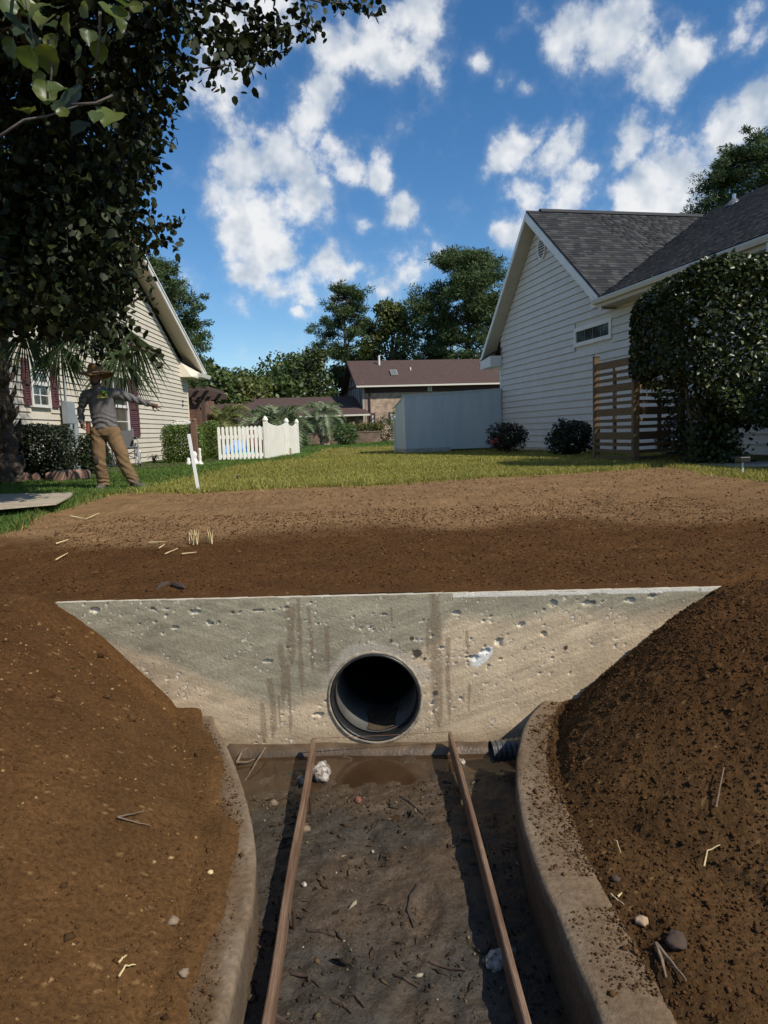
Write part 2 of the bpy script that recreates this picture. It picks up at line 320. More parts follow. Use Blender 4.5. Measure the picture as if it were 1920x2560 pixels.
def lines(lo, hi, step, outs, grow=1.13):
    c = list(np.arange(lo, hi, step)); a, s = c[-1], step
    while a < outs[1]: s *= grow; a += s; c.append(a)
    a, s = c[0], step; f = []
    while a > outs[0]: s *= grow; a -= s; f.append(a)
    return np.array(f[::-1] + c)
gx = lines(-2.7, 2.6, .0125, (-500, 500)); gy = lines(1.5, 5.6, .0115, (-9, 900), 1.022)
def build_ground():
    X, Y = np.meshgrid(gx, gy); jx = np.minimum(np.abs(np.gradient(gx)), .02)[None, :]; 
    z, mud, lawn, behind, d0 = ground_z(X, Y)
    nx, ny = len(gx), len(gy); V = np.stack([X, Y, z], -1).reshape(-1, 3)
    i = (np.arange(ny - 1)[:, None] * nx + np.arange(nx - 1)[None, :]).ravel(); F = np.stack([i, i + 1, i + nx + 1, i + nx], 1)
    # leave the run of the drain pipe open where the step stands inside the headwall
    b = behind.ravel(); step = (b[F[:, 0]] != b[F[:, 3]]) | (b[F[:, 1]] != b[F[:, 2]]) | (b[F[:, 0]] != b[F[:, 1]])
    cut = step & (np.abs(V[F[:, 0], 0]) < .34); F = F[~cut]
    # colours (albedo)
    wet = np.array([.080, .0385, .0145]); dry = np.array([.212, .129, .063]); dk = np.array([.048, .023, .0105])
    bnd = 5.95 - .03 * X + (fbm(X, Y, 1.3, 4, 21) - .5) * 1.0 + .25 * np.sin(X * .9)
    dr = sst(-.35, .45, Y - bnd) * (1 - .45 * sst(.5, 3.5, X) * sst(9.5, 6, Y))
    dr = np.clip(dr + (fbm(X, Y, 9, 4, 23) - .5) * .5 * (dr > .02), 0, 1)
    left = X < 0
    c = wet[None, None] * (1 - dr[..., None]) + dry * dr[..., None]
    fr = (Y < wallY(X)) & ~mud
    hi = (1 - sst(.22, .80, z + (fbm(X, Y, 1.7, 3, 27) - .5) * .3))[..., None] * (~mud & (Y < wallY(X) + .03))[..., None]
    c = c * (1 - hi) + hi * np.where(left[..., None], np.array([.100, .0520, .0200]), np.array([.076, .0405, .0165]))
    # trodden, paler path on the near right
    tr = sst(.0, .25, X - 1.0) * sst(2.9, 2.3, Y) * sst(2.0, 1.3, X - .2 * (Y - 2)) * sst(.42, .6, fbm(X, Y, 2.6, 3, 61))
    c = c * (1 - (fr * tr)[..., None] * .6) + (fr * tr * .6)[..., None] * np.array([.11, .062, .028])
    v = fbm(X, Y, 6, 4, 51); c = c * (.72 + .56 * v)[..., None]
    fl = (vn(X * 70, Y * 70, 3) > .93) & (fbm(X, Y, 4, 3, 6) > .45) & ~lawn & ~mud; c = np.where(fl[..., None], np.array([.20, .12, .05]), c)
    m1 = sst(.38, .62, fbm(X, Y, 2.3, 4, 71)); mc = np.array([.050, .041, .030]) * (1 - m1[..., None]) + np.array([.075, .051, .031]) * m1[..., None]
    c = np.where(mud[..., None], mc * (.75 + .5 * fbm(X, Y, 12, 4, 72))[..., None], c)
    gr = inpoly(X, Y, GREEN); lc = np.where(gr[..., None], np.array([.060, .098, .022]), np.array([.155, .135, .034]))
    lc = lc * (.75 + .5 * fbm(X, Y, .9, 4, 81))[..., None]
    # beds along the left house
    c = np.where(lawn[..., None], lc, c)
    me = mesh_np('ground', V, F, True, c.reshape(-1, 3))
    a = me.attributes.new('wet', 'FLOAT', 'POINT'); a.data.foreach_set('value', mud.ravel().astype(np.float32))
    m = bpy.data.materials.new('soil_and_turf'); m.use_nodes = True; nt = m.node_tree; N = nt.nodes; L = nt.links; p = N['Principled BSDF']
    at = N.new('ShaderNodeAttribute'); at.attribute_name = 'Col'; aw = N.new('ShaderNodeAttribute'); aw.attribute_name = 'wet'
    tc = N.new('ShaderNodeTexCoord'); n = N.new('ShaderNodeTexNoise'); n.inputs['Scale'].default_value = 55; n.inputs['Detail'].default_value = 9; n.inputs['Roughness'].default_value = .68; L.new(tc.outputs['Object'], n.inputs['Vector'])
    mr = N.new('ShaderNodeMapRange'); L.new(n.outputs[0], mr.inputs[0]); mr.inputs[1].default_value = .3; mr.inputs[2].default_value = .7; mr.inputs[3].default_value = .55; mr.inputs[4].default_value = 1.4
    h = N.new('ShaderNodeHueSaturation'); L.new(mr.outputs[0], h.inputs['Value']); L.new(at.outputs['Color'], h.inputs['Color']); L.new(h.outputs[0], p.inputs['Base Color'])
    r = N.new('ShaderNodeMapRange'); L.new(aw.outputs['Fac'], r.inputs[0]); r.inputs[3].default_value = .92; r.inputs[4].default_value = .42
    n2 = N.new('ShaderNodeTexNoise'); n2.inputs['Scale'].default_value = 9; n2.inputs['Detail'].default_value = 4; L.new(tc.outputs['Object'], n2.inputs['Vector'])
    ad = N.new('ShaderNodeMath'); ad.operation = 'MULTIPLY_ADD'; L.new(n2.outputs[0], ad.inputs[0]); ad.inputs[1].default_value = .5; ad.inputs[2].default_value = -.25
    ad2 = N.new('ShaderNodeMath'); ad2.operation = 'ADD'; ad2.use_clamp = True; L.new(r.outputs[0], ad2.inputs[0]); L.new(ad.outputs[0], ad2.inputs[1]); L.new(ad2.outputs[0], p.inputs['Roughness'])
    sm_ = N.new('ShaderNodeMapRange'); L.new(aw.outputs['Fac'], sm_.inputs[0]); sm_.inputs[3].default_value = .06; sm_.inputs[4].default_value = .35; L.new(sm_.outputs[0], p.inputs['Specular IOR Level'])
    bp = N.new('ShaderNodeBump'); bp.inputs['Distance'].default_value = .010; L.new(n.outputs[0], bp.inputs['Height']); L.new(bp.outputs[0], p.inputs['Normal'])
    o = struct(obj('ground', me, m))
    return o
build_ground()

# crumbs and pebbles lying on the loose soil: uncountable, one object each kind
def crumbs(name, label, n, xr, yr, size, cols, seed, test=None, flat=.7):
    r = np.random.default_rng(seed); X = r.uniform(*xr, n); Y = r.uniform(*yr, n)
    z, mud, lawn, behind, d0 = ground_z(X, Y)
    ok = ~lawn & ~mud & ((d0 > -.05 - .10 * r.uniform(0, 1, n) ** 5) | behind) & (np.abs(Y - wallY(X) - .03) > .11)
    if test is not None: ok &= test(X, Y, d0, behind)
    X, Y, z = X[ok], Y[ok], z[ok]; k = len(X)
    base = np.array([(1, 0, 0), (0, 1, 0), (-1, 0, 0), (0, -1, 0), (0, 0, 1), (0, 0, -1)], float)
    s = size * np.exp(r.normal(0, .45, k)); s = np.minimum(s, size * 3.2)
    V = base[None] * s[:, None, None] * r.uniform(.6, 1.35, (k, 6, 1)); V[:, :, 2] *= flat
    a = r.uniform(0, 2 * pi, k); ca, sa = np.cos(a)[:, None], np.sin(a)[:, None]
    V = np.stack([V[..., 0] * ca - V[..., 1] * sa, V[..., 0] * sa + V[..., 1] * ca, V[..., 2]], -1)
    V += np.stack([X, Y, z + s * .25 * flat], -1)[:, None]
    f = np.array([(0, 1, 4), (1, 2, 4), (2, 3, 4), (3, 0, 4), (1, 0, 5), (2, 1, 5), (3, 2, 5), (0, 3, 5)])
    F = (np.arange(k)[:, None, None] * 6 + f[None]).reshape(-1, 3)
    cols = np.asarray(cols, float); c = cols[r.integers(0, len(cols), k)] * r.uniform(.7, 1.3, (k, 1))
    o = obj(name, mesh_np(name, V.reshape(-1, 3), F, True, np.repeat(c, 6, 0)), M_CRUMB)
    stuff(o); tag(o, label, 'soil'); return o
M_CRUMB = mat('soil_crumb', (.1, .05, .02), .95, attr='Col', bump=.004, bscale=160, spec=.05)
kerb_top = 1
wetc = [(.066, .033, .013), (.083, .042, .0165), (.057, .0295, .013)]
crumbs('soil_crumbs', 'dark moist soil crumbs on the right bank beside the kerb', 34000, (.6, 2.7), (1.4, 4.1), .0042, wetc, 1, lambda X, Y, d, b: ~b)
crumbs('soil_crumbs', 'dark soil crumbs spread behind the concrete headwall', 26000, (-2.8, 3.4), (3.9, 7.2), .0050, [(.075, .0355, .0135), (.088, .044, .018), (.062, .0295, .012)], 2, lambda X, Y, d, b: b | (np.abs(X) > 1.9))
crumbs('soil_crumbs', 'pale dry soil crumbs in front of the turf edge', 16000, (-4, 5), (6.2, 11.5), .007, [(.24, .145, .08), (.19, .11, .06), (.13, .075, .04)], 3, lambda X, Y, d, b: vn(X * 1.3, Y * 1.3, 4) > .25)
crumbs('soil_crumbs', 'fine brown soil crumbs on the left bank beside the kerb', 20000, (-2.7, -.5), (1.4, 4.1), .0034, [(.092, .047, .018), (.073, .0375, .015), (.112, .058, .023)], 4, lambda X, Y, d, b: ~b)
def mud_crumbs():
    r = np.random.default_rng(15); n = 5200; X = r.uniform(-.9, .9, n); Y = r.uniform(1.5, 3.75, n); z, mud, lawn, behind, d0 = ground_z(X, Y); ok = mud & (vn(X * 5, Y * 5, 8) > .3) & (Y < 3.45 + .1 * X); X, Y, z = X[ok], Y[ok], z[ok]; k = len(X)
    base = np.array([(1, 0, 0), (0, 1, 0), (-1, 0, 0), (0, -1, 0), (0, 0, 1), (0, 0, -1)], float); s = .0042 * np.exp(r.normal(0, .5, k)); V = base[None] * s[:, None, None] * r.uniform(.5, 1.4, (k, 6, 1)); a = r.uniform(0, 6.3, k); ln = np.where(r.uniform(0, 1, k) < .12, 4.5, 1)[:, None]; x = V[..., 0] * ln; V = np.stack([x * np.cos(a)[:, None] - V[..., 1] * np.sin(a)[:, None], x * np.sin(a)[:, None] + V[..., 1] * np.cos(a)[:, None], V[..., 2] * .7], -1) + np.stack([X, Y, z + s * .3], -1)[:, None]
    f = np.array([(0, 1, 4), (1, 2, 4), (2, 3, 4), (3, 0, 4), (1, 0, 5), (2, 1, 5), (3, 2, 5), (0, 3, 5)]); F = (np.arange(k)[:, None, None] * 6 + f[None]).reshape(-1, 3); c = np.array([(.05, .038, .026), (.085, .056, .033), (.035, .026, .018), (.13, .095, .06), (.3, .26, .18)])[r.choice(5, k, p=[.4, .3, .2, .08, .02])] * r.uniform(.7, 1.3, (k, 1))
    tag(stuff(obj('mud_crumbs', mesh_np('mud_crumbs', V.reshape(-1, 3), F, False, np.repeat(c, 6, 0)), M_CRUMB)), 'small clods, grit and rootlets on the muddy ditch floor', 'mud')
mud_crumbs()
crumbs('soil_clods', 'larger loose clods scattered over both banks', 260, (-2.6, 2.6), (1.5, 4.1), .013, [(.075, .041, .018), (.06, .033, .015), (.085, .047, .02)], 6, lambda X, Y, d, b: ~b & (vn(X * 2.2, Y * 2.2, 29) > .45), .75)
crumbs('pebbles', 'small ochre pebbles scattered over the left bank', 900, (-2.6, -.55), (1.4, 4.0), .0062, [(.24, .14, .05), (.19, .11, .045), (.27, .18, .085), (.13, .075, .04)], 5, lambda X, Y, d, b: ~b & (vn(X * 4, Y * 4, 9) > .35))

def kerb_dust():
    r = np.random.default_rng(25); n = 9000; Y = r.uniform(1.4, 3.8, n); left = r.uniform(0, 1, n) < .5; o = .2 * r.uniform(0.02, 1, n) ** .45; X = np.where(left, xin(Y, _kl) - o, xin(Y, _kr) + o); dl = dist_in(X, Y, _kl, -1); dr = dist_in(X, Y, _kr, 1); d = np.where(left, dl, dr); ok = (d > .015) & (d < .2) & (vn(X * 6, Y * 6, 18) > .42); X, Y, left = X[ok], Y[ok], left[ok]; k = len(X); z = np.where(left, RL, RR) + .002
    base = np.array([(1, 0, 0), (0, 1, 0), (-1, 0, 0), (0, -1, 0), (0, 0, 1), (0, 0, -1)], float); s = .0030 * np.exp(r.normal(0, .5, k)); V = base[None] * s[:, None, None] * r.uniform(.6, 1.4, (k, 6, 1)) + np.stack([X, Y, z + s * .3], -1)[:, None]
    f = np.array([(0, 1, 4), (1, 2, 4), (2, 3, 4), (3, 0, 4), (1, 0, 5), (2, 1, 5), (3, 2, 5), (0, 3, 5)]); F = (np.arange(k)[:, None, None] * 6 + f[None]).reshape(-1, 3); c = np.array([(.09, .05, .022), (.07, .04, .02), (.12, .07, .035)])[r.integers(0, 3, k)]
    tag(stuff(obj('soil_dust', mesh_np('soil_dust', V.reshape(-1, 3), F, False, np.repeat(c, 6, 0)), M_CRUMB)), 'crumbs of soil spilled over the kerb tops', 'soil')
kerb_dust()
# ================================================================== headwall
M_CONC = None
def build_headwall():
    global M_CONC
    th = .15; L0, L1, z0, z1 = -2.12, 2.05, -.12, .872; R = .268; pc = (-.004, .277)
    st = .0065; s = np.linspace(L0, L1, int((L1 - L0) / st)); zz = np.linspace(z0, z1, int((z1 - z0) / st)); S, Zg = np.meshgrid(s, zz); st = s[1] - s[0]
    S = S.copy(); Zg = Zg.copy()
    r = np.hypot(S - pc[0], Zg - pc[1]); near = np.abs(r - R) < st * .62
    f = np.where(near, R / np.maximum(r, 1e-6), 1); S = pc[0] + (S - pc[0]) * f; Zg = pc[1] + (Zg - pc[1]) * f
    edge = Zg > z1 - .001; Zg = Zg + np.where(edge, (fbm(S, S * 0, 9, 4, 5) - .5) * .012, 0)
    # relief: voids, honeycombing, board marks
    a = fbm(S, Zg * 1.3, 44, 3, 91); b = fbm(S, Zg, 5, 3, 92); pit = np.maximum(a - .74, 0) * .16 * (b > .5)
    hole = np.zeros_like(S)
    for cx, cz, w, h in [(-1.02, .80, .05, .016), (-.92, .735, .045, .016), (-1.14, .71, .03, .01), (-.62, .80, .07, .008), (-.5, .81, .06, .008), (-.78, .79, .06, .007), (-1.25, .82, .03, .01), (.46, .76, .03, .012), (.62, .55, .045, .03), (.70, .585, .025, .03), (.83, .69, .03, .018), (.06, .76, .03, .01), (1.0, .80, .03, .02), (1.2, .80, .04, .02), (1.42, .81, .03, .015), (.55, .5, .05, .02), (-.33, .18, .035, .016), (-.62, .50, .03, .01), (.3, .72, .03, .012), (.38, .56, .02, .012), (1.55, .83, .04, .012), (-1.6, .82, .05, .02), (.95, .63, .02, .015)]:
        q = ((S - cx) / w) ** 2 + ((Zg - cz) / h) ** 2; q = q * 1.3 + (fbm(S, Zg, 34, 4, 17, .65) - .5) * 4.2
        hole = np.maximum(hole, sst(.75, .45, q))
    n = fbm(S, Zg, 34, 3, 55)
    dep = pit * .6 + hole * (.007 + .009 * n) + (fbm(S, Zg, 3, 3, 33) - .5) * .008
    V = np.stack([S, dep, Zg], -1); nz, nx = S.shape
    i = (np.arange(nz - 1)[:, None] * nx + np.arange(nx - 1)[None]).ravel(); F = np.stack([i, i + 1, i + nx + 1, i + nx], 1)
    V = V.reshape(-1, 3); ctr = V[F].mean(1); F = F[np.hypot(ctr[:, 0] - pc[0], ctr[:, 2] - pc[1]) > R]
    # albedo
    g = np.array([.345, .305, .215]); tan = np.array([.56, .44, .295]); pale = np.array([.62, .57, .46])
    lim = np.interp(S, [-2, -1.4, -1.0, -.6, -.1, .35, .42, .9, 1.4, 2], [.75, .60, .40, .25, .34, .60, .74, .735, .76, .80])
    t = sst(-.05, .05, lim - Zg + (fbm(S, Zg, 4, 4, 61) - .5) * .13)
    streak = fbm(S * .9 + Zg * .35, Zg * 9 - S * 2.2, 3.2, 4, 62)
    c = g * (1 - t[..., None]) + tan * t[..., None]; fine = fbm(S * 1.2 + Zg * .5, Zg * 16 - S * 5.5 * np.sign(S), 3.5, 4, 66); c = c * (.72 + .42 * streak + .22 * (fine - .5) * 2)[..., None]; c = c * (1 - .18 * sst(.55, .75, fbm(S, Zg, 2.2, 4, 67)))[..., None]
    c = c * (.86 + .28 * fbm(S, Zg, 14, 4, 63))[..., None]
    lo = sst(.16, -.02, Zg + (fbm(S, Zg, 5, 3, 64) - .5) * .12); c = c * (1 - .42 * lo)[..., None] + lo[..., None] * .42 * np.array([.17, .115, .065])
    # water runs
    run = np.zeros_like(S)
    for cx, w, zt, zb in [(.352, .042, .9, .08), (.30, .016, .72, .5), (.41, .018, .62, .12), (.52, .013, .66, .50), (.53, .012, .35, .18), (.50, .009, .3, .22), (-.42, .018, .86, .30), (-.47, .03, .82, .46), (-.36, .014, .84, .4), (-.27, .013, .70, .33), (-.53, .022, .60, .22), (-.5, .014, .48, .04), (-.60, .022, .40, .02), (-.66, .018, .26, -.05), (-.56, .012, .3, .1), (.11, .008, .80, .66), (-.23, .01, .3, .1)]:
        ww = w * (.65 + .7 * vn(Zg * 9, Zg * 0 + cx * 50, 8)) * sst(zb - .02, zb + .12, Zg); x = np.abs(S - cx - (vn(Zg * 5, Zg * 0 + cx * 77, 9) - .5) * .02)
        run = np.maximum(run, sst(ww * 1.1, ww * .45, x) * (Zg > zb) * (Zg < zt))
    c = c * (1 - .55 * run)[..., None] + (.55 * run)[..., None] * np.array([.17, .115, .07])
    # splash marks beside the pipe mouth
    for cx, cz, w in [(.245, .535, .026), (.285, .50, .008), (.215, .62, .012), (.10, .61, .009), (.34, .30, .018), (-.08, .60, .007), (1.07, .55, .012)]:
        q = np.hypot(S - cx, (Zg - cz) * .9) / w + (fbm(S, Zg, 60, 2, 3) - .5) * 1.2; k = sst(1.1, .8, q); c = c * (1 - k[..., None]) + k[..., None] * np.array([.075, .06, .045])
    # pale cement patch round the crown of the pipe, fresh fracture faces
    q = np.hypot(S - pc[0], Zg - pc[1]); ring = sst(.35, .30, q + (fbm(S, Zg, 9, 3, 4) - .5) * .12) * sst(.3, .45, Zg); c = c * (1 - .6 * ring[..., None]) + .6 * ring[..., None] * np.array([.50, .44, .36])
    ch = np.clip(hole * 1.2 * (n > .42) + sst(.72, .76, a) * (b > .5) * .8, 0, 1); c = c * (1 - ch[..., None]) + ch[..., None] * pale
    chip = sst(.045, .035, np.hypot((S - .60 - (Zg - .5) * .7) * .9, (Zg - .50) * .75) + (n - .5) * .03); c = c * (1 - chip[..., None]) + chip[..., None] * np.array([.72, .70, .66])
    strip = (Zg > z1 - .018 - .006 * vn(S * 8, S * 0, 2)) & (S > .45); c = np.where(strip[..., None], np.array([.68, .64, .55]), c)
    root = thing('headwall', 'weathered concrete headwall with a round pipe opening across the ditch', 'headwall', (0, wallY(0), 0), -atan2(.0732, 1))
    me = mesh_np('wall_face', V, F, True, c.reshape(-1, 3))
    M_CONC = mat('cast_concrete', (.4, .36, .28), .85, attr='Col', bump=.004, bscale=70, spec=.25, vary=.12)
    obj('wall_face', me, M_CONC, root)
    nt = M_CONC.node_tree; N = nt.nodes; L = nt.links; p = N['Principled BSDF']; src = p.inputs['Base Color'].links[0].from_socket; tc = N.new('ShaderNodeTexCoord')
    vo = N.new('ShaderNodeTexVoronoi'); vo.inputs['Scale'].default_value = 24; L.new(tc.outputs['Object'], vo.inputs[0]); no = N.new('ShaderNodeTexNoise'); no.inputs['Scale'].default_value = 5; no.inputs['Detail'].default_value = 5; L.new(tc.outputs['Object'], no.inputs[0]); n3 = N.new('ShaderNodeTexNoise'); n3.inputs['Scale'].default_value = 60; n3.inputs['Detail'].default_value = 5; L.new(tc.outputs['Object'], n3.inputs[0])
    def mth(op, a, b):
        q = N.new('ShaderNodeMath'); q.operation = op
        for i, x in enumerate((a, b)):
            if isinstance(x, float): q.inputs[i].default_value = x
            else: L.new(x, q.inputs[i])
        return q.outputs[0]
    sz = mth('MULTIPLY', mth('SUBTRACT', no.outputs[0], .42), 1.1); dd = mth('ADD', vo.outputs['Distance'], mth('MULTIPLY', mth('SUBTRACT', n3.outputs[0], .5), .35)); sp = N.new('ShaderNodeMapRange'); L.new(mth('SUBTRACT', sz, dd), sp.inputs[0]); sp.inputs[1].default_value = -.03; sp.inputs[2].default_value = .03
    mx = N.new('ShaderNodeMixRGB'); L.new(sp.outputs[0], mx.inputs[0]); L.new(src, mx.inputs[1]); mx.inputs[2].default_value = (.60, .54, .43, 1); L.new(mx.outputs[0], p.inputs['Base Color'])
    bp = N.new('ShaderNodeBump'); bp.inputs['Distance'].default_value = .008; bp.inputs['Strength'].default_value = 1; bp.invert = True; L.new(sp.outputs[0], bp.inputs['Height']); ob = p.inputs['Normal'].links[0].from_socket; L.new(ob, bp.inputs['Normal']); L.new(bp.outputs[0], p.inputs['Normal'])
    # core behind the face, with the opening left free
    M_C2 = mat('concrete_plain', (.40, .36, .27), .88, (.55, .50, .40), 7, .004, 60)
    core = B(); N_ = 48
    def rim(t): return np.array([pc[0] + R * cos(t), pc[1] + R * sin(t)])
    for k in range(N_):
        t0, t1 = 2 * pi * k / N_, 2 * pi * (k + 1) / N_; p, q = rim(t0), rim(t1)
        core.add([(p[0], 0, p[1]), (q[0], 0, q[1]), (q[0], th, q[1]), (p[0], th, p[1])], [(0, 1, 2, 3)])
    core.add([(L0, .001, z1 - .002), (L1, .001, z1 - .002), (L1, th, z1 - .002), (L0, th, z1 - .002)], [(0, 1, 2, 3)])
    core.add([(L0, 0, z0), (L0, 0, z1 - .002), (L0, th, z1 - .002), (L0, th, z0)], [(0, 1, 2, 3)]); core.add([(L1, 0, z0), (L1, 0, z1 - .002), (L1, th, z1 - .002), (L1, th, z0)], [(0, 1, 2, 3)])
    for x0, x1, a0, a1 in [(L0, pc[0] - R, z0, z1 - .002), (pc[0] + R, L1, z0, z1 - .002)]:
        core.add([(x0, th, a0), (x1, th, a0), (x1, th, a1), (x0, th, a1)], [(0, 1, 2, 3)])
    core.add([(pc[0] - R, th, pc[1] + R), (pc[0] + R, th, pc[1] + R), (pc[0] + R, th, z1 - .002), (pc[0] - R, th, z1 - .002)], [(0, 1, 2, 3)])
    core.build('wall_core', M_C2, root)
    # footing ledge at the bottom
    xs = np.linspace(-.86, .80, 60); fo = B()
    up = -.012 + .012 * vn(xs * 7, xs * 0, 4); dp = -.045 - .03 * vn(xs * 4, xs * 0, 6)
    P = []; 
    for x, u, d_ in zip(xs, up, dp): P += [(x, .02, u + .02), (x, d_ * .5, u + .012), (x, d_, u), (x, d_ - .02, -.06)]
    n_ = len(xs); fo.add(P, [(i * 4 + k, i * 4 + k + 1, i * 4 + k + 5, i * 4 + k + 4) for i in range(n_ - 1) for k in range(3)])
    fo.build('footing', mat('muddy_concrete', (.060, .040, .023), .4, (.115, .078, .046), 9, .004, 50), root, smooth=True)
    # grout ring round the pipe
    g_ = B(); nn = 90; P = []
    for k in range(nn):
        t = 2 * pi * k / nn; w = .002 + .008 * vn(np.array(k * .25), np.array(3.), 5) * (1.6 if sin(t) < -.2 else 1)
        for rr, dd in ((R + w, -.001), (R + w * .4, -.008), (R - .012, -.004), (R - .012, .03)): P.append((pc[0] + rr * cos(t), dd, pc[1] + rr * sin(t)))
    g_.add(P, [(k * 4 + j, k * 4 + j + 1, ((k + 1) % nn) * 4 + j + 1, ((k + 1) % nn) * 4 + j) for k in range(nn) for j in range(3)])
    g_.build('grout_ring', mat('grout', (.42, .36, .27), .9, (.22, .18, .13), 26, .004, 90), root, smooth=True)
    # ---- drain pipe (lifted out, it is a thing of its own)
    pr = thing('drain_pipe', 'black plastic drain pipe opening in the concrete headwall', 'pipe', (0, wallY(0), 0), -atan2(.0732, 1))
    blk = mat('black_plastic', (.016, .017, .018), .38, (.05, .045, .036), 5, .002, 30, lo=.42, hi=.72)
    dirty = mat('dusty_plastic', (.085, .078, .066), .6, (.04, .037, .032), 9, .002, 40, stretch=(1, .2, 1)); deep = mat('pipe_depth', (.012, .012, .012), .7)  # deep run near black: darkness inside the pipe put into its colour
    def ring(name, prof, m_):
        n = 72; P = []
        for k in range(n):
            t = 2 * pi * k / n
            for rr, yy in prof: P.append((pc[0] + rr * cos(t), yy, pc[1] + rr * sin(t)))
        j = len(prof); b_ = B(); b_.add(P, [(k * j + q, k * j + q + 1, ((k + 1) % n) * j + q + 1, ((k + 1) % n) * j + q) for k in range(n) for q in range(j - 1)])
        return b_.build(name, m_, pr, smooth=True)
    ring('collar', [(.258, .075), (.258, -.006), (.250, -.010), (.243, -.006), (.243, .055), (.246, .075), (.258, .075)], blk)
    ring('sleeve', [(.2465, .074), (.236, .070), (.233, .066), (.232, .48)], dirty); ring('inner_length', [(.2325, .48), (.232, 2.6), (.24, 2.62)], deep)
    cap = B(); cap.add([(pc[0] + .245 * cos(2 * pi * k / 40), 2.6, pc[1] + .245 * sin(2 * pi * k / 40)) for k in range(40)], [tuple(range(40))]); cap.build('end_cap', blk, pr)
    # silt lying in the invert
    si = B(); P = []; ys = np.linspace(.08, .36, 40)
    for y in ys:
        for k in range(9):
            u = (k - 4) / 4; hw = .075 + .05 * float(vn(np.array(y * 9), np.array(1.), 4)); x = pc[0] + .02 + u * hw; base = pc[1] - sqrt(.230 ** 2 - (u * hw + .02) ** 2); P.append((x, y, base + .006 * (1 - u * u) + .012 * float(vn(np.array(x * 30), np.array(y * 20), 3)) - .006 - (.03 if abs(u) == 1 else 0)))
    si.add(P, [(i * 9 + k, i * 9 + k + 1, i * 9 + k + 10, i * 9 + k + 9) for i in range(39) for k in range(8)])
    si.build('silt', mat('silt', (.05, .036, .022), .7, (.10, .07, .038), 40, .006, 80), pr, smooth=True)
build_headwall()

# ================================================================== kerbs
M_KERB = mat('kerb_concrete', (.17, .13, .09), .92, attr='Col', bump=.006, bscale=70, spec=.15, vary=.25)
def kerb(label, k, sgn, zt):
    ys = np.concatenate([np.linspace(-6, 1.2, 12), np.linspace(1.25, 3.90 if sgn < 0 else 3.84, 150)]); x = xin(ys, k); x = np.convolve(np.pad(x, 4, 'edge'), np.ones(9) / 9, 'valid')
    sl = np.gradient(x, ys); nrm = np.stack([np.ones_like(sl) * 1, -sl], 1) * sgn; nrm /= np.linalg.norm(nrm, axis=1, keepdims=True)
    if sgn < 0: nrm = np.stack([-np.ones_like(sl), sl], 1); nrm /= np.linalg.norm(nrm, axis=1, keepdims=True)
    prof = [(.004, -.12), (.002, .02), (0, .08), (.0, zt - .05), (.001, zt - .012), (.012, zt), (.03, zt + .001), (.05, zt + .002), (.075, zt + .0025), (.1, zt + .003), (.125, zt + .0025), (.15, zt + .002), (.188, zt), (.2, zt - .012), (.2, -.1)]
    P = []; KC = []
    for i, y in enumerate(ys):
        for j, (o, z) in enumerate(prof):
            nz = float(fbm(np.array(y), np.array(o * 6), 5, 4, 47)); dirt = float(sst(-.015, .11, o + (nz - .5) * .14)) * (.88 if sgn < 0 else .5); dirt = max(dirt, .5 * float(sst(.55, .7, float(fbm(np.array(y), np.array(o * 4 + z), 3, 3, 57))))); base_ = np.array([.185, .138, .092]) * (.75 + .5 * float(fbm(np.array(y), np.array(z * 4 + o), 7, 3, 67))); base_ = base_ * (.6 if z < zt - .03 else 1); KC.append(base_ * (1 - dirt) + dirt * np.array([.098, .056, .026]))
            e = (float(fbm(np.array(y), np.array(z + j * .3), 9, 3, 7)) - .5) * .009
            e2 = (float(fbm(np.array(y), np.array(o * 7), 7, 3, 17)) - .5) * .008
            P.append((x[i] + nrm[i, 0] * (o + e), min(y + nrm[i, 1] * o, wallY(x[i]) - .004), z + e2))
    j = len(prof); b = B(); b.add(P, [(i * j + q, i * j + q + 1, (i + 1) * j + q + 1, (i + 1) * j + q) for i in range(len(ys) - 1) for q in range(j - 1)])
    o = b.build('concrete_kerb', M_KERB, smooth=True); ca_ = o.data.color_attributes.new('Col', 'FLOAT_COLOR', 'POINT'); kc = np.ones((len(KC), 4), np.float32); kc[:, :3] = KC; ca_.data.foreach_set('color', kc.ravel())
    return tag(o, label, 'kerb', 'curved kerbs lining the ditch')
kerb('curved concrete kerb on the left of the ditch, half buried in soil', _kl, -1, RL)
kerb('curved concrete kerb on the right of the ditch with broad bare top', _kr, 1, RR)

# ================================================================== form boards, string, puddle, corrugated pipe
M_BOARD = mat('worn_form_board', (.115, .062, .036), .42, (.23, .15, .10), 3.5, .003, 40, stretch=(9, .7, 9), spec=.35, vary=.2)
def board(label, p, q):
    p = np.array(p, float); q = np.array(q, float); d = (q - p)[:2]; d /= np.linalg.norm(d); r = np.array([d[1], -d[0]])
    prof = [(-.0125, 0), (.0125, 0), (.013, .075), (.0105, .085), (.006, .0885), (-.006, .0885), (-.0105, .085), (-.013, .075)]
    n = 40; P = []
    for i in range(n):
        t = i / (n - 1); c = p + (q - p) * t; w = (float(vn(np.array(t * 6), np.array(p[0] * 9), 2)) - .5) * .010
        for a, h in prof: P.append((c[0] + r[0] * (a + w), c[1] + r[1] * a, c[2] + h))
    F = [(i * 8 + k, i * 8 + (k + 1) % 8, (i + 1) * 8 + (k + 1) % 8, (i + 1) * 8 + k) for i in range(n - 1) for k in range(8)] + [tuple(range(8)), tuple((n - 1) * 8 + k for k in range(8))]
    b = B(); b.add(P, F); o = b.build('form_board', M_BOARD); return tag(o, label, 'board', 'form boards on edge along the ditch floor')
board('left of two long narrow boards set on edge along the muddy ditch', (-.362, 3.80, .004), (-.352, .3, .004))
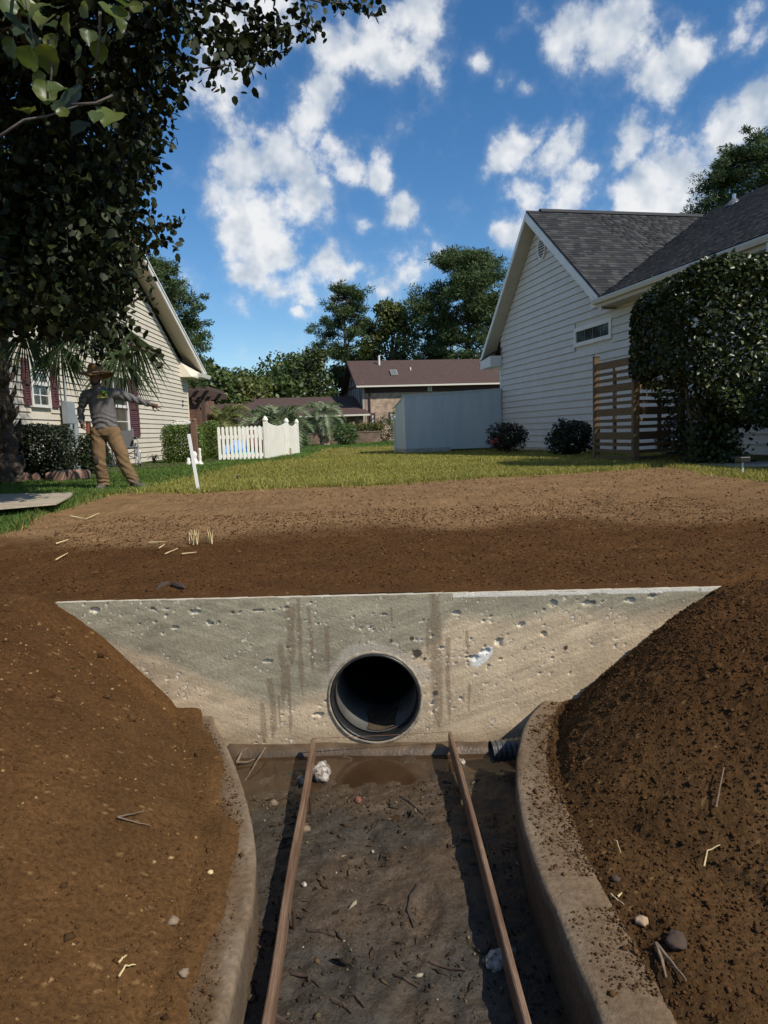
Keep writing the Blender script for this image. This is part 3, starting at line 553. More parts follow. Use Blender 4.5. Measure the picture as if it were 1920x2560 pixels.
board('right of two long narrow boards set on edge along the muddy ditch', (.412, 3.80, .006), (.388, .3, .006))
M_STEEL = mat('rusty_steel', (.10, .06, .04), .6, metal=.6)
b = B(); 
for x, y in [(-.33, 3.2), (-.328, 2.4), (-.327, 1.7)]: b = B(); b.tube([(x, y, -.08), (x, y, .07)], .007, 8); tag(b.build('steel_stake', M_STEEL), 'steel stake holding the left board at ' + {3.2: 'its far end near the puddle', 2.4: 'mid length', 1.7: 'the camera end'}[y], 'stake', 'stakes holding the boards')
b = B(); b.tube([(-.362 + (.412 + .362) * t, 3.795 + .004 * sin(t * 3), .0965 + .003 * t - .004 * sin(t * pi)) for t in np.linspace(0, 1, 20)], .0016, 5)
tag(b.build('string_line', mat('brown_string', (.16, .07, .035), .8)), 'thin brown string stretched between the far board ends', 'string')
def puddle():
    ys = np.linspace(3.0, 3.93, 30); P = [(float(xin(y, _kl)) - .02, y, 0) for y in ys] + [(float(xin(y, _kr)) + .02, min(y, wallY(.8)), 0) for y in ys[::-1]]
    b = B(); b.add(P, [(i, i + 1, 58 - i, 59 - i) for i in range(29)]); o = b.build('puddle', mat('muddy_water', (.040, .023, .012), .07, (.06, .035, .018), 5, .0006, 25, spec=.4)); o.location.z = -.036; struct(o)
puddle()
def corrugated():
    p = pz(1228, 1880, .07); q = np.array([p[0] + .24, p[1] + .03, .075]); t = thing('corrugated_pipe', 'black corrugated drain pipe poking out under the right kerb', 'pipe', (0, 0, 0))
    n = 34; P = []; R = []
    for i in range(n): P.append(p + (q - p) * i / (n - 1)); R.append(.052 + (.006 if i % 4 < 2 else 0))
    b = B(); b.tube(P, R, 20, cap=False); Pin = [p + (q - p) * i / 5 for i in range(6)]; b.tube(Pin, .045, 20, cap=False)
    b.build('ribbed_wall', mat('corrugated_black', (.03, .034, .038), .35, (.07, .07, .065), 12), t, smooth=False)
    b = B(); b.tube([p + (q - p) * .001, p + (q - p) * .02], [.0495, .0495], 20, cap=False)
    c = B(); c.tube([p + (q - p) * .6, p + (q - p) * .62], .044, 20); c.build('inner_end', mat('pipe_dark', (.008, .008, .008), .8), t)
corrugated()

# ================================================================== litter on soil and mud
M_TWIG = mat('twig', (.10, .068, .045), .85, (.2, .14, .09), 20); M_STRAW = mat('straw', (.50, .38, .17), .8, (.62, .5, .28), 20)
M_ROOT = mat('dark_root', (.035, .022, .015), .7, (.07, .045, .03), 12)
def gz(x, y): return float(ground_z(np.array([x]), np.array([y]))[0][0])
def on(u, v, guess=.0):
    z = guess
    for _ in range(12):
        p = pz(u, v, z); z = .5 * z + .5 * float(ground_z(np.array([p[0]]), np.array([p[1]]), False)[0][0])
    p = pz(u, v, z); return np.array([p[0], p[1], gz(p[0], p[1])])
def twig(pts, rad, m, name, label, cat, group, guess=0., lift=.004):
    P = [on(u, v, guess) + (0, 0, lift + (l if l else 0)) for u, v, l in [(p + (0,))[:3] for p in pts]]
    Q = []; 
    for i in range(len(P) - 1):
        for t in (0, .34, .67): Q.append(P[i] * (1 - t) + P[i + 1] * t + np.array([0, 0, .002 * sin(t * 9 + i)]))
    Q.append(P[-1]); b = B(); b.tube(Q, np.linspace(rad, rad * .45, len(Q)), 6); o = b.build(name, m); tag(o, label, cat, group); return o
for pts, r, lab in [
    ([(1050, 2215), (1028, 2245), (1020, 2280), (1035, 2315)], .009, 'curved dark stick lying at the middle of the muddy ditch floor'),
    ([(1000, 1985), (1025, 2000), (1058, 2022)], .007, 'short dark stick in the mud behind the puddle'),
    ([(770, 2322), (800, 2328), (835, 2335)], .008, 'short split stick beside the left board'),
    ([(1075, 2405), (1110, 2415), (1165, 2428)], .006, 'thin root lying across the mud near the right board'),
    ([(730, 2430), (770, 2440), (800, 2468)], .006, 'bent rootlet in the mud close to the left board'),
    ([(830, 2500), (858, 2515), (880, 2535)], .008, 'dark stick at the near end of the mud, left of centre'),
    ([(860, 2478), (890, 2492), (912, 2520)], .007, 'slanting dark stick at the near end of the mud'),
    ([(985, 2425), (1010, 2442), (1045, 2458)], .006, 'small dark twig near the camera, right of centre'),
    ([(690, 2535), (720, 2548), (760, 2556)], .010, 'thick muddy stick against the left board, nearest the camera'),
    ([(640, 2310), (660, 2318), (690, 2330), (715, 2350)], .007, 'root crossing under the left board'),
    ([(632, 2340), (640, 2360), (655, 2372)], .011, 'stubby root between left kerb and board')]:
    twig(pts, r, M_ROOT, 'muddy_stick', lab, 'stick', 'sticks lying in the mud')
for pts, r, lab in [
    ([(663, 1873, .05), (640, 1905, .03), (612, 1936)], .006, 'thin grey twig leaning in the left corner under the headwall'),
    ([(590, 1899, .02), (615, 1897, .02), (637, 1894, .03)], .009, 'pale broken stick in the left corner under the headwall'),
    ([(592, 1895, .01), (604, 1878, .03), (622, 1873, .04)], .007, 'arched dark twig in the left corner under the headwall')]:
    twig(pts, r, M_TWIG, 'twig', lab, 'twig', 'twigs below the headwall')
for pts, r, lab, g in [
    ([(294, 2054, .01), (320, 2050, .012), (360, 2042, .015)], .004, 'upper prong of the pale forked twig on the left bank', .5),
    ([(294, 2054, .01), (330, 2062, .006), (378, 2070, .006)], .0035, 'lower prong of the pale forked twig on the left bank', .5),
    ([(298, 2420, .01), (308, 2410, .012), (318, 2400, .01)], .0035, 'short straw stalk low on the left bank', .4),
    ([(298, 2452, .01), (315, 2430, .014), (340, 2423, .01)], .0035, 'curved straw stalk low on the left bank', .4),
    ([(176, 1298, .02), (215, 1300, .02), (248, 1288, .03)], .008, 'long pale stalk lying on dry soil near the plywood', 1.0),
    ([(140, 1365, .01), (172, 1358, .02)], .007, 'pale straw on dark soil near the left edge', .95),
    ([(140, 1405, .01), (170, 1392, .02)], .006, 'second pale straw on dark soil near the left edge', .95),
    ([(372, 1361, .02), (415, 1360, .02)], .006, 'flat pale straw left of the dry grass tuft', .93),
    ([(398, 1377, .015), (412, 1370, .02)], .006, 'short pale straw below the dry grass tuft', .93),
    ([(455, 1390, .01), (492, 1387, .015)], .006, 'pale straw nearest the headwall below the grass tuft', .9),
    ([(413, 1389, .01), (445, 1377, .015)], .005, 'thin slanted straw under the grass tuft', .9),
    ([(1545, 2250, .01), (1555, 2242, .012)], .004, 'bright straw stub beside the right kerb', .25),
    ([(1527, 2240, .005), (1538, 2255, .01), (1560, 2275, .01)], .003, 'thin straw behind the right kerb', .25),
    ([(1760, 2180, .012), (1768, 2150, .03), (1800, 2125, .02)], .003, 'thin bowed stalk on the trodden soil at right', .45),
    ([(1790, 2030, .02), (1800, 1985, .03), (1810, 1935, .02)], .004, 'long thin twig standing out on the right bank', .7),
    ([(1640, 2375, .015), (1680, 2420, .01), (1715, 2465, .01)], .007, 'long leg of the forked twig beside the right kerb', .28),
    ([(1640, 2375, .015), (1655, 2420, .01), (1665, 2455, .01)], .007, 'short leg of the forked twig beside the right kerb', .28),
    ([(1535, 2115, .02), (1542, 2125, .03), (1552, 2140, .01)], .0025, 'white thread-like root on the right bank', .35)]:
    twig(pts, r, M_TWIG if 'twig' in lab else M_STRAW, 'straw' if 'twig' not in lab else 'twig', lab, 'twig' if 'twig' in lab else 'straw', 'dry stalks and twigs on the soil', g)
def rock(u, v, g, size, m, label, name='stone', sq=(1, 1, .7), cat='stone', group='loose stones', seed=0, nf=14):
    c = on(u, v, g); b = B(); b.ball((0, 0, 0), 1, 16, 11); V = np.concatenate(b.v)
    r = np.random.default_rng(seed); k = 1 + .8 * (fbm(V[:, 0] * 2 + V[:, 2] + seed, V[:, 1] * 2 - V[:, 2] + seed * 2, 1.2, 3, seed) - .5) + .14 * (fbm(V[:, 0] * 4 + V[:, 2], V[:, 1] * 4, 2.2, 2, seed + 4) - .5)
    V = V * k[:, None] * size * np.array(sq); b.v = [V]; o = b.build(name, m, smooth=True); o.location = c + (0, 0, size * sq[2] * .45); o.rotation_euler.z = r.uniform(0, 6)
    return tag(o, label, cat, group)
M_WROCK = mat('white_lump', (.50, .46, .41), .45, (.10, .065, .04), 38, .014, 45, lo=.40, hi=.62); M_STONE = mat('tan_stone', (.24, .17, .11), .85, (.13, .09, .06), 16, .004, 50); M_BRICKBIT = mat('red_bit', (.22, .07, .045), .8, (.1, .05, .03), 20)
rock(803, 1925, 0, .066, M_WROCK, 'wet white concrete lump beside the left board in the puddle', 'concrete_lump', (1.2, .8, .7), 'lump', 'white lumps in the ditch', 2)
rock(752, 1938, 0, .03, M_WROCK, 'small white lump in the shadow left of the left board', 'concrete_lump', (1.2, .7, .6), 'lump', 'white lumps in the ditch', 5)
rock(1250, 2398, 0, .045, M_WROCK, 'white lump under the right board', 'concrete_lump', (1.5, .8, .6), 'lump', 'white lumps in the ditch', 3)
rock(1155, 1892, 0, .03, M_WROCK, 'white shell-like lump right of the right board end', 'concrete_lump', (.7, .6, .8), 'lump', 'white lumps in the ditch', 8)
rock(684, 2005, 0, .022, M_STONE, 'tan stone between left kerb and left board', seed=11); rock(895, 2000, 0, .02, M_BRICKBIT, 'reddish fragment in the mud behind the footprints', 'brick_bit', cat='fragment', seed=4)
rock(765, 2072, 0, .022, M_STONE, 'brown pebble touching the left board', seed=12); rock(760, 2214, 0, .012, M_WROCK, 'tiny white pebble right of the left board', seed=13)
rock(432, 2306, .4, .018, M_STONE, 'round dark clod on the lower left bank', 'soil_clod', cat='clod', group='clods on the banks', seed=21); rock(460, 2436, .35, .016, M_STONE, 'round dark clod beside the left kerb near the camera', 'soil_clod', cat='clod', group='clods on the banks', seed=22)
rock(526, 2182, .35, .010, M_STRAW, 'ochre pebble by the left kerb', seed=23)
rock(1605, 2308, .26, .022, mat('pale_clod', (.30, .2, .12), .9, (.42, .3, .19), 30), 'pale crumbly stone beside the right kerb', seed=24)
rock(1690, 2360, .27, .032, mat('dark_clod', (.055, .035, .022), .9), 'big dark clod on the flat soil at right', 'soil_clod', (1.3, .9, .5), 'clod', 'clods on the banks', 25)
rock(1540, 2200, .26, .016, mat('dark_clod2', (.055, .035, .022), .9), 'dark clod against the right kerb', 'soil_clod', (1, .9, .7), 'clod', 'clods on the banks', 26)
for i, (u, v, g, lab) in enumerate([(405, 1466, .88, 'black cracked bark strip on the soil behind the headwall'), (445, 1470, .88, 'second black bark strip on the soil behind the headwall')]):
    rock(u, v, g, .05, M_ROOT, lab, 'bark_strip', (1.9, .35, .35), 'bark', 'bark strips on the soil', 30 + i)
rock(596, 1197, 1.08, .05, M_ROOT, 'small black object lying on the yellow turf', 'dark_clump', (1.1, .8, .8), 'clump', None, 40)
def tuft(u, v, g, n, h, spread, m, label, seed):
    c = on(u, v, g); r = np.random.default_rng(seed); b = B()
    for i in range(n):
        a = r.uniform(0, 6.28); s = r.uniform(.1, 1) * spread; hh = h * r.uniform(.5, 1); p = np.array([r.normal(0, .02), r.normal(0, .02), 0]); q = p + (s * cos(a), s * sin(a), hh)
        b.tube([p, (p + q) / 2 + (0, 0, .02), q], [.005, .004, .0015], 4)
    o = b.build('grass_tuft', m); o.location = c; return tag(o, label, 'grass tuft')
tuft(488, 1360, .93, 12, .14, .06, M_STRAW, 'tuft of dry grass standing in dark soil, left of centre', 3)
tuft(528, 1358, .93, 6, .12, .03, M_STRAW, 'small tuft of cut stalks right of the dry grass tuft', 4)
# ================================================================== shared building materials
M_SIDING_R = mat('white_vinyl_siding', (.60, .59, .56), .55, (.55, .54, .51), 2.5, .0008, 40, spec=.35)
M_SIDING_L = mat('cream_vinyl_siding', (.58, .53, .435), .55, (.535, .485, .395), 1.2, .0008, 40, spec=.35, rand=.04)
M_TRIM = mat('white_trim', (.72, .71, .68), .45, (.66, .65, .61), 5); M_TRIM_S = mat('soffit_vinyl', (.50, .46, .38), .6, (.46, .42, .34), 4)
M_SHINGLE = mat('asphalt_shingle', (.045, .045, .047), .93, attr='Col', bump=.004, bscale=130, spec=.2, vary=.2)
M_GLASS = mat('window_glass', (.018, .022, .022), .06, (.05, .06, .055), 2.5, spec=.8)
M_MAROON = mat('maroon_shutter', (.105, .038, .043), .6, (.085, .03, .036), 6)
def shingle_meshes(w, h, th=.012):
    out = []
    for i, c in enumerate([(.033, .034, .036), (.042, .043, .046), (.052, .054, .055), (.041, .039, .038), (.027, .028, .031), (.064, .066, .065)]):
        b = B(); b.hexa([(0, 0, -.004), (w, 0, -.004), (w, h, -.010), (0, h, -.010), (0, 0, th), (w, 0, th), (w, h, .002), (0, h, .002)])
        me = b.mesh('shingle'); a = me.color_attributes.new('Col', 'FLOAT_COLOR', 'POINT'); a.data.foreach_set('color', np.tile([*c, 1], len(me.vertices)).astype(np.float32)); me.materials.append(M_SHINGLE); out.append(me)
    return out
def shingle_field(parent, O, ex, ey, inside, nx, ny, w, h, score, limit=300, seed=0):
    """courses of shingles on a roof plane; O origin, ex along the eave, ey up the slope (unit vectors in parent space)"""
    r = np.random.default_rng(seed); ex = np.array(ex, float); ey = np.array(ey, float); ez = np.cross(ex, ey); cells = []
    for j in range(ny):
        x = 0.0 if j % 2 else -.0; x += 0
        first = w * r.uniform(.3, 1)
        while x < nx * w:
            ww = first if x == 0 else w * r.choice([.55, .8, 1., 1.25]); cx, cy = x + ww / 2, (j + .5) * h
            if inside(cx, cy): cells.append((x, j * h, ww, int(r.integers(0, 6))))
            x += ww
    cells.sort(key=lambda c: -score(c[0], c[1])); ms = shingle_meshes(1.0, h * 1.12)
    R3 = Matrix([[ex[i], ey[i], ez[i]] for i in range(3)]).to_4x4()
    for x, y, ww, k in cells[:limit]:
        o = bpy.data.objects.new('shingle', ms[k]); COL.objects.link(o); o.parent = parent; p = np.array(O) + ex * x + ey * y
        o.matrix_local = Matrix.Translation(p) @ R3 @ Matrix.Diagonal((ww - .004, 1, 1, 1))
    rest = cells[limit:]
    if rest:
        base = np.array([v.co[:] for v in ms[0].vertices]); fc = [tuple(p.vertices) for p in ms[0].polygons]; cl = [(.033, .034, .036), (.042, .043, .046), (.052, .054, .055), (.041, .039, .038), (.027, .028, .031), (.064, .066, .065)]
        V = []; F = []; C = []
        for x, y, ww, k in rest:
            n0 = len(V) * 8; b_ = base * (ww - .004, 1, 1) + (x, y, 0); V.append(np.array(O) + b_[:, :1] * ex + b_[:, 1:2] * ey + b_[:, 2:] * ez); F += [[n0 + i for i in f] for f in fc]; C += [cl[k]] * 8
        o = obj('shingles', mesh_np('shingles', np.concatenate(V), np.array(F), False, np.array(C)), M_SHINGLE, parent); stuff(o)

# ================================================================== right house
RO = np.array([5.10, 26.0, 1.06]); RA = np.array([.19, -.982, 0]); RA /= np.linalg.norm(RA); RBv = np.array([-RA[1], RA[0], 0])
rh = thing('white_house', 'white vinyl sided house with grey shingle gable roof on the right', 'house', RO, atan2(RA[1], RA[0]))
# local frame: x towards the camera along the wall, y into the house, z up
PK = (3.08, 7.42); SLl, SLr = .94, .765; XL, XR = -.30, 20.0; ZE = 3.93; XE = PK[0] + (PK[1] - ZE) / SLr    # wing eave meets the right rake
def gtop(x): return min(PK[1] - .30 - SLl * (PK[0] - x) if x < PK[0] else PK[1] - .30 - SLr * (x - PK[0]), 99)
def plank(name, m, parent, xs0, xs1, z0, z1, y=0, d=.03):
    z0 = z0 + .012
    # xs0/xs1: (x at bottom, x at top) of both ends; lapped profile, thick at the bottom
    b = B(); b.add([(xs0[0], y - d, z0), (xs1[0], y - d, z0), (xs1[0], y + .02, z0), (xs0[0], y + .02, z0), (xs0[1], y - .003, z1), (xs1[1], y - .003, z1), (xs1[1], y + .02, z1), (xs0[1], y + .02, z1)],
                   [(3, 2, 1, 0), (4, 5, 6, 7), (0, 1, 5, 4), (1, 2, 6, 5), (2, 3, 7, 6), (3, 0, 4, 7)])
    return b.build(name, m, parent)
wall = B(); wall.prism([(XL, -.1), (XR, -.1), (XR, ZE + .2), (XE, ZE), PK[:1] + (gtop(PK[0]),), (XL, gtop(XL))], .021, .2); wp = wall.build('wall', M_SIDING_R, rh)
WIN = (5.50, 7.30, 3.05, 3.36)
z = .02; h = .2; k = 0
while z < 7.0:
    z1 = z + h; xa = [XL, XL]; xb = [XR, XR]
    for q, zz in enumerate((z, z1)):
        if zz > gtop(XL): xa[q] = PK[0] - (gtop(PK[0]) - zz) / SLl
        if zz > ZE - .05: xb[q] = PK[0] + (gtop(PK[0]) - zz) / SLr
    if z1 > ZE - .05 and z <= ZE - .05: xb = [max(xb)] * 2 if False else [xb[1], xb[1]]
    if xb[1] - xa[1] < .05: break
    cut = z1 > WIN[2] - .1 and z < WIN[3] + .1
    segs = [(xa, [WIN[0] - .12] * 2), ([WIN[1] + .12] * 2, xb)] if cut else [(xa, xb)]
    for a_, b_ in segs:
        if b_[0] - a_[0] > .05: plank('siding_plank', M_SIDING_R, rh, a_, b_, z, z1 - .002)
    z = z1; k += 1
b = B(); b.box(XL - .09, XL + .02, -.03, .08, -.05, 3.35); b.build('corner_board', M_TRIM, rh)
# strip window
wo = B(); x0, x1, z0, z1 = WIN
for a in [(x0 - .12, x1 + .12, z1, z1 + .11), (x0 - .12, x1 + .12, z0 - .11, z0), (x0 - .12, x0, z0, z1), (x1, x1 + .12, z0, z1)]: wo.box(a[0], a[1], -.045, .02, a[2], a[3])
wf = wo.build('window', M_TRIM, rh); b = B(); b.box(x0, x1, .0, .018, z0, z1); b.build('pane', M_GLASS, wf)
for i in range(1, 4): b = B(); xx = x0 + (x1 - x0) * i / 4; b.box(xx - .012, xx + .012, -.012, .004, z0, z1); b.build('glazing_bar', mat('bar_grey', (.12, .13, .13), .5) if i == 1 else bpy.data.materials['bar_grey'], wf)
# gable vent
vt = B(); n = 28; P = []
for k in range(n):
    t = 2 * pi * k / n
    for f, y in ((1, -.02), (1, -.075), (.84, -.075), (.84, -.03)): P.append((3.32 + .27 * f * cos(t), y, 6.24 + .36 * f * sin(t)))
vt.add(P, [(k * 4 + j, k * 4 + j + 1, ((k + 1) % n) * 4 + j + 1, ((k + 1) % n) * 4 + j) for k in range(n) for j in range(3)]); vo = vt.build('gable_vent', M_TRIM, rh)
b = B(); b.add([(3.32 + .235 * cos(2 * pi * k / n), -.036, 6.24 + .31 * sin(2 * pi * k / n)) for k in range(n)], [tuple(range(n))]); b.build('vent_screen', mat('vent_dark', (.06, .055, .045), .8), vo)
for i in range(7):
    zz = 6.0 + .08 * i; hw = .225 * sqrt(max(0, 1 - ((zz - 6.24) / .31) ** 2)); b = B(); b.hexa([(3.32 - hw, -.074, zz - .02), (3.32 + hw, -.074, zz - .02), (3.32 + hw, -.069, zz - .014), (3.32 - hw, -.069, zz - .014), (3.32 - hw, -.045, zz + .03), (3.32 + hw, -.045, zz + .03), (3.32 + hw, -.039, zz + .035), (3.32 - hw, -.039, zz + .035)]); b.build('louvre', M_TRIM, vo)
# main roof
OV = .45; LOWX = -1.25; lowz = PK[1] - SLl * (PK[0] - LOWX)
RD = 14.0
def slab(P4, t):   # quad roof sheet with thickness downwards
    P4 = [np.array(p, float) for p in P4]; return [tuple(p - (0, 0, t)) for p in P4] + [tuple(p) for p in P4]
ro = B(); ro.hexa(slab([(LOWX, -OV, lowz), (PK[0], -OV, PK[1]), (PK[0], RD, PK[1]), (LOWX, RD, lowz)], .05)); ro.hexa(slab([(PK[0] + .002, -OV, PK[1]), (XE + .12, -OV, PK[1] - SLr * (XE + .12 - PK[0])), (XE + 5, RD, PK[1] - SLr * (XE + 5 - PK[0])), (PK[0] + .002, RD, PK[1])], .05))
M_ROOFB = mat('roof_underlay', (.05, .05, .052), .95, (.03, .03, .032), 12)
roof = ro.build('roof', M_ROOFB, rh)
# front slope shingles: x_local runs down the slope, y_local along the ridge
dn = np.array([1, 0, -SLr]); dn /= np.linalg.norm(dn); SLEN = (XE + .1 - PK[0]) / dn[0]
up = -dn; O = np.array([PK[0], -OV, PK[1]]) + dn * SLEN + np.array([0, 0, .014])
# wing ridge: valley where the wing roof meets the main front slope
WS = .555; WRY = 6.1; WRZ = ZE + .03 + WS * (WRY + OV); WX = 2.95
def wing_z(y): return ZE + .03 + WS * (min(y, 2 * WRY + OV - y) + OV)
def main_in(cx, cy):
    # cx along ridge from the gable edge, cy up from the eave; keep only what stands above the wing roof
    x = PK[0] + (SLEN - cy) * dn[0]; y = -OV + cx; zz = PK[1] - SLr * (x - PK[0])
    return zz > wing_z(y) - .05 or y < -OV + .05
shingle_field(roof, O, (0, 1, 0), up, main_in, 48, int(SLEN / .155), .27, .155, lambda x, y: -x - y * .2, 300, 1)
b = B(); b.hexa([(PK[0] - .16, .0, PK[1] - .09), (PK[0] + .16, .0, PK[1] - .06), (PK[0] + .16, 12, PK[1] - .06), (PK[0] - .16, 12, PK[1] - .09), (PK[0] - .04, .0, PK[1] + .06), (PK[0] + .04, 0, PK[1] + .06), (PK[0] + .04, 12, PK[1] + .06), (PK[0] - .04, 12, PK[1] + .06)]); b.build('ridge_vent', mat('ridge_vent', (.035, .035, .037), .9), roof)
# rake boards and soffits
b = B(); b.hexa([(LOWX, -OV - .02, lowz - .24), (LOWX, -OV + .02, lowz - .24), (PK[0], -OV + .02, PK[1] - .24), (PK[0], -OV - .02, PK[1] - .24), (LOWX, -OV - .02, lowz - .052), (LOWX, -OV + .02, lowz - .052), (PK[0], -OV + .02, PK[1] - .052), (PK[0], -OV - .02, PK[1] - .052)]); b.build('rake_board', M_TRIM, rh)
zr = PK[1] - SLr * (XE + .05 - PK[0])
b = B(); b.hexa([(PK[0], -OV - .03, PK[1] - .34), (PK[0], -OV + .02, PK[1] - .34), (XE + .05, -OV + .02, zr - .30), (XE + .05, -OV - .03, zr - .30), (PK[0], -OV - .03, PK[1] - .053), (PK[0], -OV + .02, PK[1] - .053), (XE + .05, -OV + .02, zr - .053), (XE + .05, -OV - .03, zr - .053)]); b.build('rake_board', M_TRIM, rh)
def soffit(xa, za, xb, zb, n, y0, y1, m, parent, name='soffit_board'):
    for i in range(n):
        t0, t1 = i / n, (i + .965) / n; p = (xa + (xb - xa) * t0, za + (zb - za) * t0); q = (xa + (xb - xa) * t1, za + (zb - za) * t1); b = B()
        b.hexa([(p[0], y0, p[1] - .012), (q[0], y0, q[1] - .012), (q[0], y1, q[1] - .012), (p[0], y1, p[1] - .012), (p[0], y0, p[1]), (q[0], y0, q[1]), (q[0], y1, q[1]), (p[0], y1, p[1])]); b.build(name, m, parent)
soffit(LOWX + .05, lowz - .20, PK[0], PK[1] - .25, 40, -OV + .021, -.002, M_TRIM_S, rh); soffit(PK[0], PK[1] - .25, XE, zr - .25, 40, -OV + .021, -.002, M_TRIM_S, rh)
# boxed eave return at the far end
b = B(); b.hexa([(LOWX, -OV - .005, lowz - .42), (XL + .1, -OV - .005, lowz - .40), (XL + .1, -.03, lowz - .40), (LOWX, -.03, lowz - .42), (LOWX, -OV - .005, lowz - .13), (XL + .1, -OV - .005, lowz - .02), (XL + .1, -.03, lowz - .02), (LOWX, -.03, lowz - .13)]); b.build('eave_return', M_TRIM, rh)
b = B(); b.hexa([(LOWX - .04, -OV - .03, lowz - .12), (XL + .12, -OV - .03, lowz + .02), (XL + .12, -.03, lowz + .24), (LOWX - .04, -.03, lowz + .10), (LOWX - .04, -OV - .03, lowz - .10), (XL + .12, -OV - .03, lowz + .04), (XL + .12, -.03, lowz + .26), (LOWX - .04, -.03, lowz + .12)]); b.build('return_roof', M_ROOFB, rh)
b = B(); b.tube([(-.5, -.03, 2.9), (-.5, .03, 2.75), (-.42, .05, 2.55), (-.40, .06, .2)], .045, 8); b.build('downpipe', M_TRIM, rh)
b = B(); b.box(LOWX - .1, LOWX + .02, -OV, 6, lowz - .18, lowz - .06); b.build('gutter', M_TRIM, rh)
# wing roof (eave runs towards the camera)
wr = B(); X1 = 21.0; wr.hexa(slab([(XE - .02, -OV - .05, ZE), (X1, -OV - .05, ZE), (X1, WRY, WRZ), (WX, WRY, WRZ)], .05)); wr.hexa(slab([(WX, WRY + .001, WRZ), (X1, WRY + .001, WRZ), (X1, 2 * WRY + OV, ZE), (WX, 2 * WRY + OV, ZE)], .05))
wroof = wr.build('wing_roof', M_ROOFB, rh)
upw = np.array([0, 1, WS]); upw /= np.linalg.norm(upw); WL = (WRY + OV) / upw[1]
def wing_in(cx, cy):
    x = WX + cx; y = -OV + cy * upw[1]; zz = wing_z(y); mz = PK[1] - SLr * (x - PK[0]) if x > PK[0] else 0
    return x > XE + .04 - cy * upw[1] * (XE - WX) / (WRY + OV) and x < 17
shingle_field(wroof, (WX, -OV - .06, ZE + .016), (1, 0, 0), upw, wing_in, 76, int(WL / .155), .27, .155, lambda x, y: x * .5 - y * .2, 300, 2)
gp = [(XE - .15, -OV - .16), (X1, -OV - .16)]
gu = B(); prof = [(-.03, -.02), (-.10, -.02), (-.13, -.07), (-.115, -.15), (-.03, -.16)]; P = [(x, -OV - .02 + a, ZE - .0 + c) for x in (XE - .22, X1) for a, c in prof]; gu.add(P, [(0, 1, 2, 3, 4), (9, 8, 7, 6, 5)] + [(i, i + 5, (i + 1) % 5 + 5, (i + 1) % 5) for i in range(5)]); gu.build('gutter', mat('cream_gutter', (.52, .48, .38), .45), rh)
b = B(); b.box(XE - .2, X1, -OV - .049, -OV - .021, ZE - .24, ZE - .052); b.build('fascia', mat('cream_fascia', (.50, .46, .37), .5), rh)
soffit(XE - .2, ZE - .225, X1, ZE - .225, 34, -OV - .02, -.001, M_TRIM_S, rh)
b = B(); b.hexa([(XE - .42, -OV - .05, ZE - .2), (XE - .2, -OV - .05, ZE - .2), (XE - .2, -.02, ZE - .2), (XE - .42, -.02, ZE - .2), (XE - .42, -OV - .05, ZE + .12), (XE - .2, -OV - .05, ZE + .0), (XE - .2, -.02, ZE + .0), (XE - .42, -.02, ZE + .12)]); b.build('eave_end_box', M_TRIM, rh)
b = B(); b.tube([(13.5, -OV - .06, ZE - .1), (13.5, -OV - .06, ZE - .3), (13.4, -.2, ZE - .55), (13.4, -.06, ZE - .75), (13.4, -.06, .2)], .055, 8); b.build('downpipe', M_TRIM, rh)
vp = np.array([5.2, 5.3, wing_z(5.3)]); b = B(); b.tube([vp, vp + (0, 0, .28)], .055, 12); vpo = b.build('vent_pipe', mat('galvanised', (.5, .5, .5), .3, metal=.9), roof)
b = B(); b.tube([vp + (0, 0, -.08), vp + (0, 0, .02), vp + (0, 0, .14)], [.26, .2, .075], 14); b.build('vent_flashing', M_STEEL_G if 'M_STEEL_G' in globals() else mat('flashing', (.2, .2, .2), .45, metal=.6), roof)

# ================================================================== left house
LO = np.array([-6.8, 24.8, 1.06]); lang = atan2(1, .014)
lh = thing('cream_house', 'cream vinyl sided house with maroon shutters on the left', 'house', LO, lang)
KS = 1.153
def lxy(u, v, off=0):      # pixel -> local (x, z) on the wall plane or a plane "off" in front of it
    b_ = np.array([-1, .014, 0]); p = ppl(u, v, LO - b_ * off, b_); return float((p - LO) @ np.array([.014, 1, 0])), float(p[2] - LO[2])
x1w = 2.75                                     # far corner (local x grows away from the camera)
pA = lxy(446, 900); pB = lxy(345, 712); LS = (pB[1] - pA[1]) / (pA[0] - pB[0])
PKL = -5.8; zPK = pA[1] + LS * (pA[0] - PKL); XN = -17.0
def ltop(x): return zPK - LS * abs(x - PKL)
b = B(); b.prism([(XN, -.1), (x1w, -.1), (x1w, ltop(x1w)), (PKL, zPK), (XN, ltop(XN))], .021, .2); b.build('wall', M_SIDING_L, lh)
W1 = lxy(76, 902); W1b = lxy(124, 1016); W2 = lxy(252, 952); W2b = lxy(321, 1092)
wins = [(lxy(70, 900)[0], lxy(122, 1010)[0], W1b[1] - .02, W1[1] + .02), (W2[0] - .12, W2b[0] + .05, W2b[1], lxy(290, 945)[1] + .05)]
z = .05; hh = .147
while z < zPK - .1:
    z1 = z + hh; xa = [XN, XN]; xb = [x1w, x1w]
    for q, zz in enumerate((z, z1)):
        if zz > ltop(x1w): xb[q] = PKL + (zPK - zz) / LS
        if zz > ltop(XN): xa[q] = PKL - (zPK - zz) / LS
    if xb[1] - xa[1] < .1: break
    segs = [(xa, xb)]
    for wn in wins:
        if z1 > wn[2] - .08 and z < wn[3] + .08:
            a_, b_ = segs.pop(); segs += [(a_, [wn[0] - .08] * 2), ([wn[1] + .08] * 2, b_)]
    for a_, b_ in segs: plank('siding_plank', M_SIDING_L, lh, a_, b_, z, z1 - .0015, 0, .026)
    z = z1
